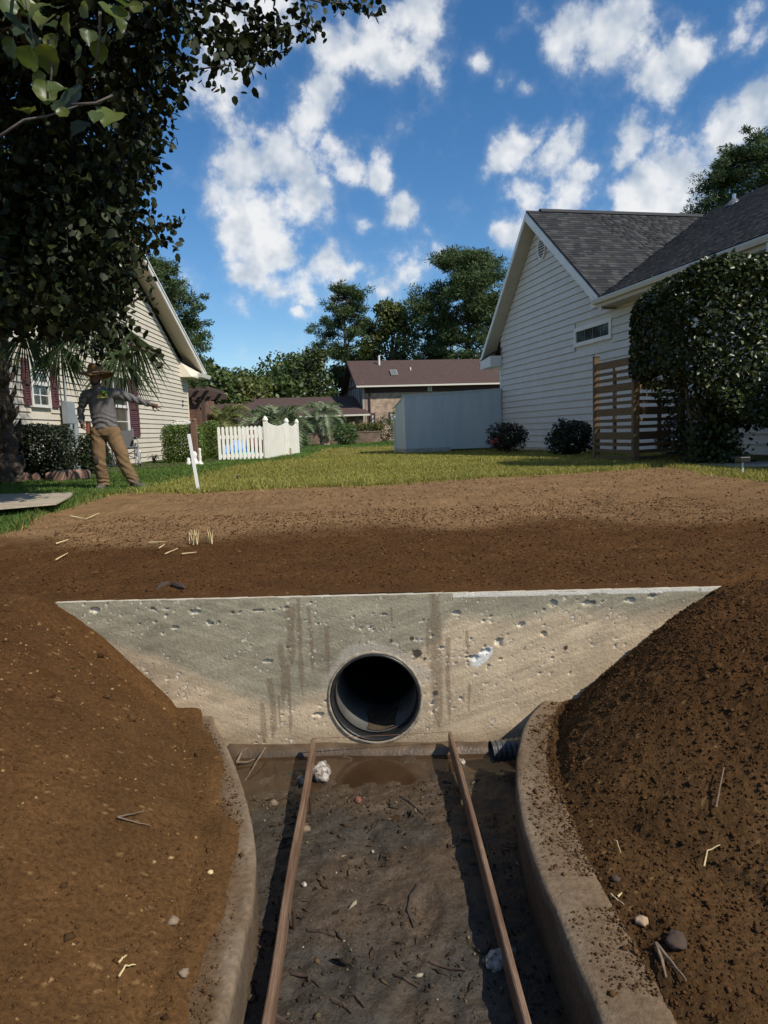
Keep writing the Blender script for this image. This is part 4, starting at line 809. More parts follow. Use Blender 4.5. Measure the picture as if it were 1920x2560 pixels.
b = B(); b.box(x1w - .06, x1w + .05, -.03, .1, -.05, ltop(x1w)); b.build('corner_board', mat('cream_trim', (.66, .58, .44), .5), lh)
def window(x0, x1, z0, z1, parent, rows=2, cols=2):
    b = B(); f = .06
    for a in [(x0 - f, x1 + f, z1, z1 + f), (x0 - f, x1 + f, z0 - f, z0), (x0 - f, x0, z0, z1), (x1, x1 + f, z0, z1), (x0, x1, (z0 + z1) / 2 - .04, (z0 + z1) / 2 + .04)]: b.box(a[0], a[1], -.05, .02, a[2], a[3])
    w = b.build('window', M_TRIM, parent); zm = (z0 + z1) / 2
    for a0, a1 in ((z0, zm - .04), (zm + .04, z1)):
        b = B(); b.box(x0, x1, -.004, .018, a0, a1); b.build('pane', M_GLASS, w)
        b = B(); b.box((x0 + x1) / 2 - .011, (x0 + x1) / 2 + .011, -.016, -.005, a0, a1); b.build('glazing_bar', M_TRIM, w); b = B(); b.box(x0, x1, -.017, -.006, (a0 + a1) / 2 - .011, (a0 + a1) / 2 + .011); b.build('glazing_bar', M_TRIM, w)
    return w
def shutter(x0, x1, z0, z1, parent):
    b = B(); f = .06; y0, y1 = -.055, -.015
    zm = (z0 + z1) / 2
    for a in [(x0, x0 + f, z0, z1), (x1 - f, x1, z0, z1), (x0 + f, x1 - f, z0, z0 + f * 1.3), (x0 + f, x1 - f, z1 - f, z1), (x0 + f, x1 - f, zm - f * .8, zm + f * .8)]: b.box(a[0], a[1], y0, y1, a[2], a[3])
    b.box(x0 + f, x1 - f, -.02, -.0155, z0, z1); s = b.build('shutter', M_MAROON, parent); n = int((z1 - z0) / .06)
    for i in range(n):
        zz = z0 + f * 1.3 + (z1 - z0 - f * 2.4) * (i + .5) / n
        if abs(zz - zm) < f * .95: continue
        b = B(); b.hexa([(x0 + f, -.046, zz - .018), (x1 - f, -.046, zz - .018), (x1 - f, -.041, zz - .018), (x0 + f, -.041, zz - .018), (x0 + f, -.027, zz + .018), (x1 - f, -.027, zz + .018), (x1 - f, -.021, zz + .018), (x0 + f, -.021, zz + .018)]); b.build('louvre', M_MAROON, s)
w0 = wins[0]; window(w0[0] + .02, w0[1] - .02, w0[2] + .04, w0[3] - .03, lh)
shutter(lxy(55, 900)[0] - .12, w0[0] - .10, w0[2], w0[3], lh); shutter(w0[1] + .10, lxy(138, 1010)[0] + .1, w0[2], w0[3], lh)
w1 = wins[1]; window(w1[0] + .02, w1[1] - .02, w1[2] + .05, w1[3] - .03, lh)
shutter(w1[0] - .62, w1[0] - .10, w1[2], w1[3], lh); shutter(w1[1] + .10, lxy(347, 1090)[0] + .02, w1[2], w1[3], lh)
# roof, rakes, soffit, eave return
OL_ = .5; rl = lxy(513, 935, OL_); rhi = lxy(362, 645, OL_); LS2 = (rhi[1] - rl[1]) / (rl[0] - rhi[0]); zP2 = rl[1] + LS2 * (rl[0] - PKL) + .02
b = B(); b.hexa(slab([(PKL, -OL_, zP2 + .05), (rl[0] + .1, -OL_, zP2 - LS2 * (rl[0] + .1 - PKL) + .05), (rl[0] + .1, 12, zP2 - LS2 * (rl[0] + .1 - PKL) + .05), (PKL, 12, zP2 + .05)], .05)); b.hexa(slab([(PKL - .002, -OL_, zP2 + .05), (PKL - .002, 12, zP2 + .05), (XN - .5, 12, zP2 + .05 - LS2 * (PKL - XN + .5)), (XN - .5, -OL_, zP2 + .05 - LS2 * (PKL - XN + .5))], .05)); b.build('roof', mat('brown_shingle', (.075, .055, .05), .95, (.05, .038, .035), 20, .004, 60), lh)
def rake(p, q, w, y0, y1, name, m): b = B(); b.hexa([(p[0], y0, p[1] - w), (p[0], y1, p[1] - w), (q[0], y1, q[1] - w), (q[0], y0, q[1] - w), (p[0], y0, p[1]), (p[0], y1, p[1]), (q[0], y1, q[1]), (q[0], y0, q[1])]); b.build(name, m, lh)
rake((rl[0], rl[1] + .04), (PKL, zP2 + .0), .17, -OL_ - .02, -OL_ + .02, 'rake_board', M_TRIM); rake((PKL, zP2), (XN - .5, zP2 - LS2 * (PKL - XN + .5)), .17, -OL_ - .019, -OL_ + .02, 'rake_board', M_TRIM)
rake((rl[0] + .05, rl[1] + .055), (PKL, zP2 + .035), .06, -OL_ - .045, -OL_ - .021, 'drip_edge', M_TRIM)
soffit(rl[0], rl[1] - .10, PKL, zP2 - .13, 84, -OL_ + .021, -.004, mat('cream_soffit', (.50, .43, .33), .6), lh)
pr_ = lxy(447, 942); b = B(); xr0, xr1 = pA[0], rl[0] - .02
b.hexa([(xr0, -OL_ * .9, pr_[1]), (xr1, -OL_ * .9, pr_[1] + .02), (xr1, .3, pr_[1] + .02), (xr0, .3, pr_[1]), (xr0, -OL_ * .05, pA[1] - .02), (xr1 - .3, -OL_ * .9, pr_[1] + .22), (xr1 - .3, .3, pr_[1] + .22), (xr0, .3, pA[1] - .02)]); b.build('eave_return', mat('cream_box', (.74, .68, .55), .5), lh)
b = B(); b.hexa([(xr0 + .02, -OL_ * .3, pA[1] - .02), (xr1, -OL_ - .02, pr_[1] + .20), (xr1, -.03, pr_[1] + .30), (xr0 + .02, -.004, pA[1] + .06), (xr0 + .02, -OL_ * .3, pA[1] + .0), (xr1, -OL_ - .02, pr_[1] + .225), (xr1, -.03, pr_[1] + .33), (xr0 + .02, -.004, pA[1] + .09)]); b.build('return_roof', bpy.data.materials['brown_shingle'], lh)
b = B(); b.hexa([(xr0 + .95, -OL_ - .10, pr_[1] + .05), (rl[0] + .35, -OL_ - .10, pr_[1] + .05), (rl[0] + .35, -OL_ + .08, pr_[1] + .05), (xr0 + .95, -OL_ + .08, pr_[1] + .05), (xr0 + .9, -OL_ - .14, pr_[1] + .19), (rl[0] + .4, -OL_ - .14, pr_[1] + .19), (rl[0] + .4, -OL_ + .08, pr_[1] + .19), (xr0 + .9, -OL_ + .08, pr_[1] + .19)]); b.build('gutter', M_TRIM, lh)
b = B(); b.box(rl[0] + .2, rl[0] + .32, -OL_, 9, pr_[1] + .06, pr_[1] + .18); b.build('gutter', M_TRIM, lh)
for zz in (1.71, 1.94):
    b = B(); c = lxy(455, 1003 if zz > 1.8 else 1013); b.tube([(c[0], -.05, c[1]), (c[0], .01, c[1])], .045, 10); b.build('wall_fitting', mat('black_fit', (.02, .02, .02), .5) if zz < 1.8 else bpy.data.materials['black_fit'], lh)

# ================================================================== blue-grey enclosure beside the right house
a0 = pz(1015, 1134, .97); a2 = a0; a1 = RO - RA * .2 - RBv * .06; a1[2] = .97; ht = py(1010, 988, a0[1])[2] - .97 - .045
sh = thing('storage_shed', 'low blue-grey painted plywood shed against the white house', 'shed', a0)
M_SHED = mat('blue_grey_paint', (.43, .50, .515), .6, (.49, .555, .565), 1.3, .001, 30, stretch=(3, 3, .3), vary=.06); M_SHED2 = mat('pale_paint', (.36, .38, .37), .6, (.28, .27, .23), 4)
l0, l1, l2 = a0 - a0, a1 - a0, a2 - a0; ev = (l1) / np.linalg.norm(l1); nv = np.array([-ev[1], ev[0], 0]); D_ = 1.9
def shedbox(p, q, d0, d1, z0, z1, zq=None):
    zq = z1 if zq is None else zq; P = [p + nv * d0, q + nv * d0, q + nv * d1, p + nv * d1]; return [tuple(P[0] + (0, 0, z0)), tuple(P[1] + (0, 0, z0)), tuple(P[2] + (0, 0, z0)), tuple(P[3] + (0, 0, z0)), tuple(P[0] + (0, 0, z1)), tuple(P[1] + (0, 0, zq)), tuple(P[2] + (0, 0, zq - .32)), tuple(P[3] + (0, 0, z1 - .32))]
b = B(); b.hexa(shedbox(l0, l1, 0, D_, .10, ht, ht + .16)); b.build('wall', M_SHED, sh)
b = B(); P = shedbox(l0 - ev * .03, l1, -.03, D_ + .05, ht + .002, ht + .045, ht + .205); P[0] = P[0][:2] + (ht + .003,); P[1] = P[1][:2] + (ht + .163,); P[2] = P[2][:2] + (ht - .157,); P[3] = P[3][:2] + (ht - .317,); b.hexa(P); b.build('roof', M_SHED, sh)
b = B(); b.hexa(shedbox(l0 - ev * .01, l0 + ev * 1.65, -.02, -.001, -.03, .17, .17)[:4] + [tuple(np.array(p) + (0, 0, .2)) for p in shedbox(l0 - ev * .01, l0 + ev * 1.65, -.02, -.001, -.03, .17, .17)[:4]]); b.build('skirt_board', M_SHED2, sh)
b = B(); b.hexa([tuple(p + (0, 0, zz)) for zz in (-.03, .16) for p in (l0 - ev * .018, l0 - ev * .002, l0 - ev * .002 + nv * D_, l0 - ev * .018 + nv * D_)]); b.build('side_skirt', M_SHED2, sh)
b = B(); b.hexa([tuple(p + (0, 0, zz)) for zz in (-.03, .14) for p in (l0 + ev * 1.75 - nv * .10, l0 + ev * 2.05 - nv * .10, l0 + ev * 2.05 - nv * .01, l0 + ev * 1.75 - nv * .01)]); tag(b.build('wood_block', mat('old_wood', (.09, .07, .05), .9)), 'dark wooden block under the shed front', 'block')
pn = thing('vinyl_post_panel', 'strip of white vinyl fence behind the blue-grey shed', 'fence', a0 + nv * 2.0 - ev * .02)
for i in range(4): b = B(); b.box(-.02 + .0 * i, .02, .1 + .17 * i, .26 + .17 * i, -.05, 1.15); o = b.build('board', M_TRIM, pn)
b = B(); b.box(-.05, .05, -.0, .1, -.05, 1.25); b.build('post', M_TRIM, pn); b = B(); b.hexa([(-.07, -.02, 1.251), (.07, -.02, 1.251), (.07, .12, 1.251), (-.07, .12, 1.251), (-.01, .04, 1.36), (.01, .04, 1.36), (.01, .06, 1.36), (-.01, .06, 1.36)]); b.build('post_cap', M_TRIM, pn)

# ================================================================== slatted wooden fence on the right
M_WOOD = mat('treated_pine', (.155, .098, .048), .75, (.115, .072, .036), 2.2, .002, 30, stretch=(1, 1, 12), vary=.2, rand=.12)  # wood tone lowered to carry the shade on the fence
p1 = pz(1491, 1150, 1.07); p2 = pz(1588, 1158, 1.06); p3 = pz(1702, 1148, 1.06); p1[2] = p2[2] = p3[2] = 1.05
wf_ = thing('slatted_fence', 'brown wooden screen fence of horizontal slats beside the hedge', 'fence', p1)
q1, q2, q3 = p1 - p1, p2 - p1, p3 - p1
HF = 2.05
for q in (q1, q2, q3):
    b = B(); b.box(q[0] - .055, q[0] + .055, q[1] - .055, q[1] + .055, -.1, HF); po = b.build('post', M_WOOD, wf_, bevel=.004)
    b = B(); b.hexa([(q[0] - .065, q[1] - .065, HF + .001), (q[0] + .065, q[1] - .065, HF + .001), (q[0] + .065, q[1] + .065, HF + .001), (q[0] - .065, q[1] + .065, HF + .001), (q[0] - .02, q[1] - .02, HF + .06), (q[0] + .02, q[1] - .02, HF + .06), (q[0] + .02, q[1] + .02, HF + .06), (q[0] - .02, q[1] + .02, HF + .06)]); b.build('cap', mat('black_cap', (.02, .02, .02), .5), po)
def slats(qa, qb, zs, fr=(.06, .06)):
    d = (qb - qa) / np.linalg.norm(qb - qa); n = np.array([d[1], -d[0], 0])
    for zc, wd in zs: b = B(); b.beam(qa + d * fr[0] + n * .035 + (0, 0, zc), qb - d * fr[1] + n * .035 + (0, 0, zc), .02, wd); b.build('slat', M_WOOD, wf_)
    m_ = (qa + qb) / 2; b = B(); b.beam(m_ + n * .004 + (0, 0, .18), m_ + n * .004 + (0, 0, zs[0][0]), .038, .08, up=d); b.build('batten', M_WOOD, wf_)
ztop_ = HF - .14; zz = ztop_; zs = []; pat = [.14, .06, .06]
for i in range(13): wd = pat[i % 3]; zs.append((zz - wd / 2, wd)); zz -= wd + .062
slats(q1, q2, zs); slats(q2, q3, [(a, b_) for a, b_ in zs[3:]])
for lab, q in (('left', q1), ('right', q2)): b = B(); b.box(q[0] + p1[0] - .05, q[0] + p1[0] + .42, q[1] + p1[1] + .10, q[1] + p1[1] + .22, 1.02, 1.13); tag(b.build('timber_edging', mat('edging_' + lab, (.12, .09, .06), .9)), 'low timber edging behind the ' + lab + ' fence post', 'edging')

# ================================================================== white fences on the left
M_VINYL = mat('white_vinyl', (.86, .85, .80), .4, (.80, .77, .69), 3, vary=.05)
def picket_run(name, label, A, Bp, n, h, parent_lab):
    A = np.array(A, float); Bp = np.array(Bp, float); t = thing(name, label, 'fence', A); d = Bp - A; Ln = np.linalg.norm(d); d /= Ln; nn = np.array([d[1], -d[0], 0]); ang = atan2(d[1], d[0])
    me = None
    for i in range(n):
        if me is None:
            b = B(); w = .042; b.prism([(-w, .03), (w, .03), (w, h - .05), (w * .75, h - .015), (0, h), (-w * .75, h - .015), (-w, h - .05)], -.032, -.012); o = b.build('picket', M_VINYL, t); me = o.data
        else: o = obj('picket', me, None, t)
        o.location = d * (Ln * (i + .5) / n); o.rotation_euler.z = ang
    for zz in (.16, h * .70): b = B(); b.beam((0, 0, zz), d * Ln + (0, 0, zz), .022, .10); b.build('rail', M_VINYL, t)
    return t
FB = pz(668, 1149, 1.06); FA = py(546, 1149, FB[1] - .25); FA[2] = FB[2] = 1.06
picket_run('picket_fence', 'white vinyl picket fence in front of the blue toys', FA, FB, 12, 1.04, 'front')
picket_run('picket_fence', 'second white picket fence seen through the front pickets', FA + (.1, 3.2, 0), FB + (-.25, 2.9, 0), 12, 1.04, 'rear')
FC = pz(745, 1134, 1.06); FC[2] = 1.06
ps = thing('privacy_fence', 'solid white vinyl fence panels with scalloped tops and post caps', 'fence', FB)
d = FC - FB; Ln = np.linalg.norm(d); d /= Ln; nn = np.array([d[1], -d[0], 0])
for f in (0, .5, .62, 1.0):
    if f == .5: continue
    p = d * Ln * f; b = B(); b.box(p[0] - .065, p[0] + .065, p[1] - .065, p[1] + .065, -.05, 1.19); po = b.build('post', M_VINYL, ps, bevel=.004)
    b = B(); b.tube([p + (0, 0, 1.191), p + (0, 0, 1.21), p + (0, 0, 1.235), p + (0, 0, 1.28), p + (0, 0, 1.33)], [.09, .09, .075, .06, .005], 4 if False else 10); b.build('post_cap', M_VINYL, po, smooth=False)
for f0, f1 in ((.03, .60), (.64, .97)):
    nb = 7 if f0 < .5 else 4
    for i in range(nb):
        u0 = f0 + (f1 - f0) * i / nb; u1 = f0 + (f1 - f0) * (i + .94) / nb; c0 = (i / nb * 2 - 1); c1 = ((i + 1) / nb * 2 - 1); z0_, z1_ = 1.04 + .11 * c0 * c0, 1.04 + .11 * c1 * c1
        P0, P1 = d * Ln * u0, d * Ln * u1; b = B(); b.hexa([tuple(P0 - nn * .02 + (0, 0, .03)), tuple(P1 - nn * .02 + (0, 0, .03)), tuple(P1 + nn * .02 + (0, 0, .03)), tuple(P0 + nn * .02 + (0, 0, .03)), tuple(P0 - nn * .02 + (0, 0, z0_)), tuple(P1 - nn * .02 + (0, 0, z1_)), tuple(P1 + nn * .02 + (0, 0, z1_)), tuple(P0 + nn * .02 + (0, 0, z0_))]); b.build('board', M_VINYL, ps)
b = B(); p = FB + d * Ln * .62 + nn * .10; b.box(p[0] - .03, p[0] + .03, p[1] - .03, p[1] + .03, 1.02, 1.32); tag(b.build('wood_stake', mat('grey_stake', (.33, .27, .2), .9)), 'short weathered stake beside the white privacy fence', 'stake')
# toys and chairs behind the pickets
M_BLUE = mat('blue_plastic', (.01, .26, .72), .4); M_AQUA = mat('aqua_plastic', (.16, .62, .80), .4); M_RED = mat('red_cushion', (.16, .03, .025), .8)
def at(u, v, dy=1.0, z=None):
    p = pz(u, v, 1.06) if z is None else py(u, v, z); return p
by = 23.6
p = py(556, 1140, by); t = thing('plastic_board', 'upright bright blue plastic board behind the picket fence', 'toy', (p[0], by, 1.06)); b = B(); b.box(-.09, .09, -.03, .03, 0, .68); b.build('panel', M_BLUE, t, bevel=.02)
p = py(618, 1140, by); t = thing('paddling_pool', 'pale blue plastic paddling pool behind the picket fence', 'pool', (p[0], by, 1.06)); b = B(); n = 26
P = []
for k in range(n):
    a = 2 * pi * k / n
    for r, zz in ((.48, 0), (.52, .18), (.50, .20), (.46, .18), (.44, .03), (0.02, .03)): P.append((r * cos(a), r * .7 * sin(a), zz))
b.add(P, [(k * 6 + j, k * 6 + j + 1, ((k + 1) % n) * 6 + j + 1, ((k + 1) % n) * 6 + j) for k in range(n) for j in range(5)]); b.build('tub', M_AQUA, t, smooth=True)
def chair(u, m, lab, yy, h=.8, seat=.38, group=None):
    p = py(u, 1140, yy); t = thing('garden_chair', lab, 'chair', (p[0], yy, 1.06), .3, group)
    for sx in (-.22, .22):
        for sy in (-.2, .2): b = B(); b.box(sx - .025, sx + .025, sy - .025, sy + .025, 0, seat); b.build('leg', m, t)
        b = B(); b.box(sx - .04, sx + .04, -.25, .25, seat + .17, seat + .2); b.build('armrest', m, t); b = B(); b.box(sx - .02, sx + .02, -.22, -.18, seat + .04, seat + .17); b.build('arm_support', m, t)
    b = B(); b.box(-.24, .24, -.24, .24, seat, seat + .05); b.build('seat', m, t)
    for i in range(4): b = B(); b.hexa([(-.23 + .118 * i, .2, seat + .05), (-.23 + .118 * i + .105, .2, seat + .05), (-.23 + .118 * i + .105, .23, seat + .05), (-.23 + .118 * i, .23, seat + .05), (-.23 + .118 * i, .34, h), (-.23 + .118 * i + .105, .34, h), (-.23 + .118 * i + .105, .37, h), (-.23 + .118 * i, .37, h)]); b.build('back_slat', m, t)
chair(570, M_BLUE, 'low bright blue garden chair just right of the blue board', 24.6, .45, .16); chair(602, M_BLUE, 'bright blue garden chair right of the paddling pool', 24.1, .62, .25)
chair(646, M_RED, 'dark red garden chair near the tall white post', 24.4, .95, group='red chairs behind the fence'); chair(660, M_RED, 'dark red garden chair beside the solid white fence', 24.8, .95, group='red chairs behind the fence')
# ================================================================== brick house in the distance
M_BRICK = None
def brick_mat(name, c1, c2, mort, sc):
    m = bpy.data.materials.new(name); m.use_nodes = True; nt = m.node_tree; N = nt.nodes; L = nt.links; p = N['Principled BSDF']; p.inputs['Roughness'].default_value = .9
    tc = N.new('ShaderNodeTexCoord'); mp = N.new('ShaderNodeMapping'); mp.inputs['Rotation'].default_value = (pi / 2, 0, 0); L.new(tc.outputs['Object'], mp.inputs[0])
    br = N.new('ShaderNodeTexBrick'); br.inputs['Scale'].default_value = sc; br.inputs['Color1'].default_value = (*c1, 1); br.inputs['Color2'].default_value = (*c2, 1); br.inputs['Mortar'].default_value = (*mort, 1); br.inputs['Mortar Size'].default_value = .018; br.inputs['Brick Width'].default_value = .62; br.inputs['Row Height'].default_value = .2
    L.new(mp.outputs[0], br.inputs[0]); n = N.new('ShaderNodeTexNoise'); n.inputs['Scale'].default_value = 2.2; n.inputs['Detail'].default_value = 8; L.new(tc.outputs['Object'], n.inputs[0])
    mr = N.new('ShaderNodeMapRange'); L.new(n.outputs[0], mr.inputs[0]); mr.inputs[1].default_value = .3; mr.inputs[2].default_value = .7; mr.inputs[3].default_value = .6; mr.inputs[4].default_value = 1.45
    h = N.new('ShaderNodeHueSaturation'); L.new(mr.outputs[0], h.inputs['Value']); L.new(br.outputs[0], h.inputs['Color']); L.new(h.outputs[0], p.inputs['Base Color']); return m
M_BRICK = brick_mat('tan_brick', (.38, .26, .185), (.27, .175, .13), (.45, .37, .29), 3.0); M_BRICK2 = brick_mat('garden_brick', (.20, .12, .085), (.14, .085, .065), (.22, .17, .13), 3.0)
M_BROOF = mat('brown_roof_shingle', (.058, .033, .027), .95, (.080, .048, .040), 4, .004, 40, stretch=(1, 1, 4), vary=.15); M_TIMBER = mat('dark_timber', (.055, .028, .022), .8); M_RTIMBER = mat('red_timber', (.11, .038, .03), .8); M_STUCCO = mat('grey_stucco', (.30, .29, .27), .9, (.36, .35, .32), 6)
BY = 56.0
bh = thing('brick_house', 'tan brick house with brown roof and timbered gable far behind', 'house', (.02, BY, 1.08), radians(9.5))
EZ = py(1000, 956, BY)[2] - 1.08; RZ = py(1050, 897, BY + 4)[2] - 1.08; XRt = 14.0; RX = py(872, 897, BY + 4)[0]
b = B(); b.box(.0, XRt, 0, 8, -.2, EZ - .1); b.build('brick_wall', M_BRICK, bh)
b = B(); b.box(-.02, .0, -.02, .0, 0, EZ); b.build('corner_trim', M_TIMBER, bh)
gx0 = -.2
def gab(y): return EZ + (RZ - EZ) * (1 - abs(y - 4) / 4.2)
b = B(); b.add([(gx0, 0, 0), (gx0, 8, 0), (gx0, 8, gab(8)), (gx0, 4, RZ - .12), (gx0, 0, gab(0)), (-.01, 0, 0), (-.01, 8, 0), (-.01, 8, gab(8)), (-.01, 4, RZ - .12), (-.01, 0, gab(0))], [(4, 3, 2, 1, 0), (5, 6, 7, 8, 9), (0, 1, 6, 5), (1, 2, 7, 6), (2, 3, 8, 7), (3, 4, 9, 8), (4, 0, 5, 9)]); b.build('gable_wall', M_STUCCO, bh)
b = B(); b.box(gx0 - .03, gx0 - .001, -.02, 8, EZ - .12, EZ + .1); b.build('timber', M_RTIMBER, bh)
for y in (.12, 1.2, 2.3, 3.4, 4.5, 5.6, 6.7): b = B(); b.beam((gx0 - .015, y, .2), (gx0 - .015, y, min(gab(y) - .1, EZ + 5)), .12, .026, up=(1, 0, 0)); b.build('timber', M_TIMBER, bh)
b = B(); b.beam((gx0 - .02, .15, 1.4), (gx0 - .02, 1.1, EZ - .15), .026, .14); b.build('timber', M_RTIMBER, bh)
b = B(); b.beam((gx0 - .02, 2.3, EZ + .1), (gx0 - .02, 3.9, RZ - .4), .026, .12); b.build('timber', M_TIMBER, bh); b = B(); b.beam((gx0 - .02, 5.6, EZ + .1), (gx0 - .02, 4.1, RZ - .4), .026, .12); b.build('timber', M_TIMBER, bh)
rf = B(); rx = -.75; rf.hexa(slab([(rx, -.55, EZ - .18), (XRt, -.55, EZ - .18), (XRt, 4, RZ), (rx, 4, RZ)], .1)); rf.hexa(slab([(rx, 4.001, RZ), (XRt, 4.001, RZ), (XRt, 8.5, EZ - .18), (rx, 8.5, EZ - .18)], .1)); rfo = rf.build('roof', M_BROOF, bh)
b = B(); b.box(rx, XRt, -.66, -.551, EZ - .32, EZ - .2); b.build('gutter', mat('pale_gutter', (.62, .58, .5), .5), bh)
b = B(); b.box(.0, XRt, -.02, -.001, EZ - .75, EZ - .3); b.build('eave_shadow_band', M_TIMBER, bh)  # dark strip standing for the shadow of the eave on the brick
for f in (1, ): b = B(); b.hexa([(rx - .03, -.55, EZ - .42), (rx + .05, -.55, EZ - .42), (rx + .05, 4, RZ - .25), (rx - .03, 4, RZ - .25), (rx - .03, -.55, EZ - .17), (rx + .05, -.55, EZ - .17), (rx + .05, 4, RZ + .01), (rx - .03, 4, RZ + .01)]); b.build('bargeboard', M_TIMBER, bh)
def onroof(u, v):
    n = np.array([0, -(RZ - EZ + .18), 4.55]); ca, sa = cos(radians(9.5)), sin(radians(9.5)); nw = np.array([n[0] * ca - n[1] * sa, n[0] * sa + n[1] * ca, n[2]]); p0 = np.array([.02 + .55 * sa, BY - .55 * ca, 1.08 + EZ - .18]); p = ppl(u, v, p0, nw) - np.array([.02, BY, 1.08]); return np.array([p[0] * ca + p[1] * sa, -p[0] * sa + p[1] * ca, p[2]])
for u, v, hh, r in ((948, 912, .75, .09), (1026, 925, .22, .06), (1202, 912, .25, .06)):
    p = onroof(u, v); b = B(); b.tube([p - (0, 0, .1), p + (0, 0, hh)], r, 10); b.build('vent_pipe', M_TRIM, rfo)
cs = [onroof(974, 928), onroof(991, 928), onroof(995, 940), onroof(978, 940)]; b = B(); b.hexa([tuple(p + (0, -.01, .02)) for p in cs] + [tuple(p + (0, -.06, .12)) for p in cs]); sk = b.build('skylight', mat('skylight_frame', (.3, .28, .22), .5), rfo)
c_ = sum(cs) / 4; b = B(); b.add([tuple(c_ + (p - c_) * .78 + (0, -.07, .135)) for p in cs], [(0, 1, 2, 3)]); b.build('skylight_glass', mat('sky_glass', (.14, .16, .17), .15), sk)
for x in (.35,): b = B(); b.tube([(x, -.08, EZ - .3), (x, -.08, .1)], .06, 8); b.build('downpipe', M_TIMBER, bh)
def bwin(u0, v0, u1, v1, name='window'):
    ca, sa = cos(radians(9.5)), sin(radians(9.5)); n_ = np.array([sa, -ca, 0]); p = ppl(u0, v0, (.02, BY, 1.08), n_); q = ppl(u1, v1, (.02, BY, 1.08), n_); x0, x1, z0, z1 = (p[0] - .02) / ca, (q[0] - .02) / ca, q[2] - 1.08, p[2] - 1.08; b = B()
    for a in [(x0 - .12, x1 + .12, z1, z1 + .12), (x0 - .12, x0, z0, z1), (x1, x1 + .12, z0, z1)]: b.box(a[0], a[1], -.06, -.003, a[2], a[3])
    w = b.build(name, M_TIMBER, bh); b = B(); b.box(x0, x1, -.03, -.004, z0, z1); b.build('pane', mat('white_blind', (.5, .52, .5), .3) if 'white_blind' not in bpy.data.materials else bpy.data.materials['white_blind'], w)
    b = B(); b.box((x0 + x1) / 2 - .03, (x0 + x1) / 2 + .03, -.05, -.031, z0, z1); b.build('glazing_bar', M_TIMBER, w)
bwin(923, 1037, 935, 1062); bwin(1069, 960, 1080, 978); bwin(976, 1034, 990, 1062)
# low wing
lw0 = py(715, 993, BY + 4); LZ = 2.12; LR = py(800, 993, BY + 4)[2] - 1.08; b = B(); b.hexa(slab([(-16, -1.3, LZ), (.12, -1.3, LZ), (-.3, 4, LR), (-16, 4, LR)], .1)); b.hexa(slab([(-16, 4.001, LR), (-.3, 4.001, LR), (-.3, 9, LZ), (-16, 9, LZ)], .1)); b.build('low_roof', M_BROOF, bh)
b = B(); b.box(-16, -.25, -.4, .3, -.2, LZ + .2); b.build('low_wall', M_BRICK2, bh); b = B(); b.box(-16, .12, -1.42, -1.31, LZ - .14, LZ - .02); b.build('low_gutter', bpy.data.materials['pale_gutter'], bh)
for x in (-.6, -2.6): b = B(); b.box(x - .06, x + .06, -1.2, -1.08, -.1, LZ - .05); b.build('porch_post', M_TIMBER, bh)
# garden wall
gw = thing('garden_wall', 'low brown brick garden wall behind the palms', 'wall', (0, 50, 1.08)); b = B(); b.box(-12, 1.0, 0, .3, -.3, .72); b.build('brick_face', M_BRICK2, gw); b = B(); b.box(-12, 1.02, -.03, .33, .721, .79); b.build('coping', mat('coping', (.16, .11, .085), .9, (.22, .16, .12), 4), gw)
for i, u in enumerate((872, 884, 898, 910)): p = py(u, 1060, 50.8); b = B(); b.box(p[0] - .07, p[0] + .07, 50.75, 50.9, 1.7, 2.45 + .1 * (i % 2)); tag(b.build('fence_paling', mat('paling%d' % i, (.42, .30, .19), .9)), ['leftmost', 'second from left', 'third from left', 'rightmost'][i] + ' of four tan palings above the garden wall', 'paling', 'palings above the garden wall')
# pergola and brown building behind the left house
M_PERG = mat('brown_pergola', (.075, .045, .036), .7)
pg = py(510, 1050, 30); pgo = thing('pergola', 'dark brown pergola beside the cream house', 'pergola', (pg[0], 30, 1.06)); h_ = py(512, 992, 30)[2] - 1.06
b = B(); b.box(-.07, .07, -.07, .07, -.05, h_); b.build('post', M_PERG, pgo); b = B(); b.box(-3.2, .5, -.12, -.02, h_, h_ + .24); b.build('beam', M_PERG, pgo); b = B(); b.box(-3.2, .5, 2.5, 2.6, h_, h_ + .24); b.build('beam', M_PERG, pgo)
for i in range(9): b = B(); b.box(-3.1 + .42 * i, -3.04 + .42 * i, -.5, 3, h_ + .241, h_ + .40); b.build('rafter', M_PERG, pgo)
b = B(); b.beam((-.55, 0, h_ - .02), (0, 0, h_ - .6), .06, .08); b.build('brace', M_PERG, pgo)
b = B(); b.box(-3.1, -2.96, -.07, .07, -.05, h_); b.build('post', M_PERG, pgo)
pb = py(475, 1050, 34); t = thing('brown_outbuilding', 'reddish brown brick outbuilding behind the cream house', 'building', (pb[0], 34, 1.06)); b = B(); b.box(-3, .55, 0, 3, -.1, py(480, 997, 34)[2] - 1.06); b.build('wall', brick_mat('red_brick', (.16, .075, .05), (.12, .05, .035), (.15, .1, .08), 3), t); b = B(); zt = py(480, 997, 34)[2] - 1.06; b.hexa(slab([(-3.2, -.3, zt + .05), (.75, -.3, zt + .05), (.75, 3.3, zt + .5), (-3.2, 3.3, zt + .5)], .06)); b.build('roof', M_BROOF, t)
pb = py(595, 1065, 40); t = thing('garden_shelter', 'low brown roofed shelter behind the palms', 'shelter', (pb[0], 40, 1.06)); zt = py(595, 1062, 40)[2] - 1.06; b = B(); b.hexa(slab([(-1.1, -.6, zt - .02), (1.3, -.6, zt - .02), (1.1, 2, zt + .5), (-.9, 2, zt + .5)], .08)); b.build('roof', M_BROOF, t); b = B(); b.box(-.9, 1.0, 0, 1.5, -.1, zt); b.build('wall', M_STUCCO, t)

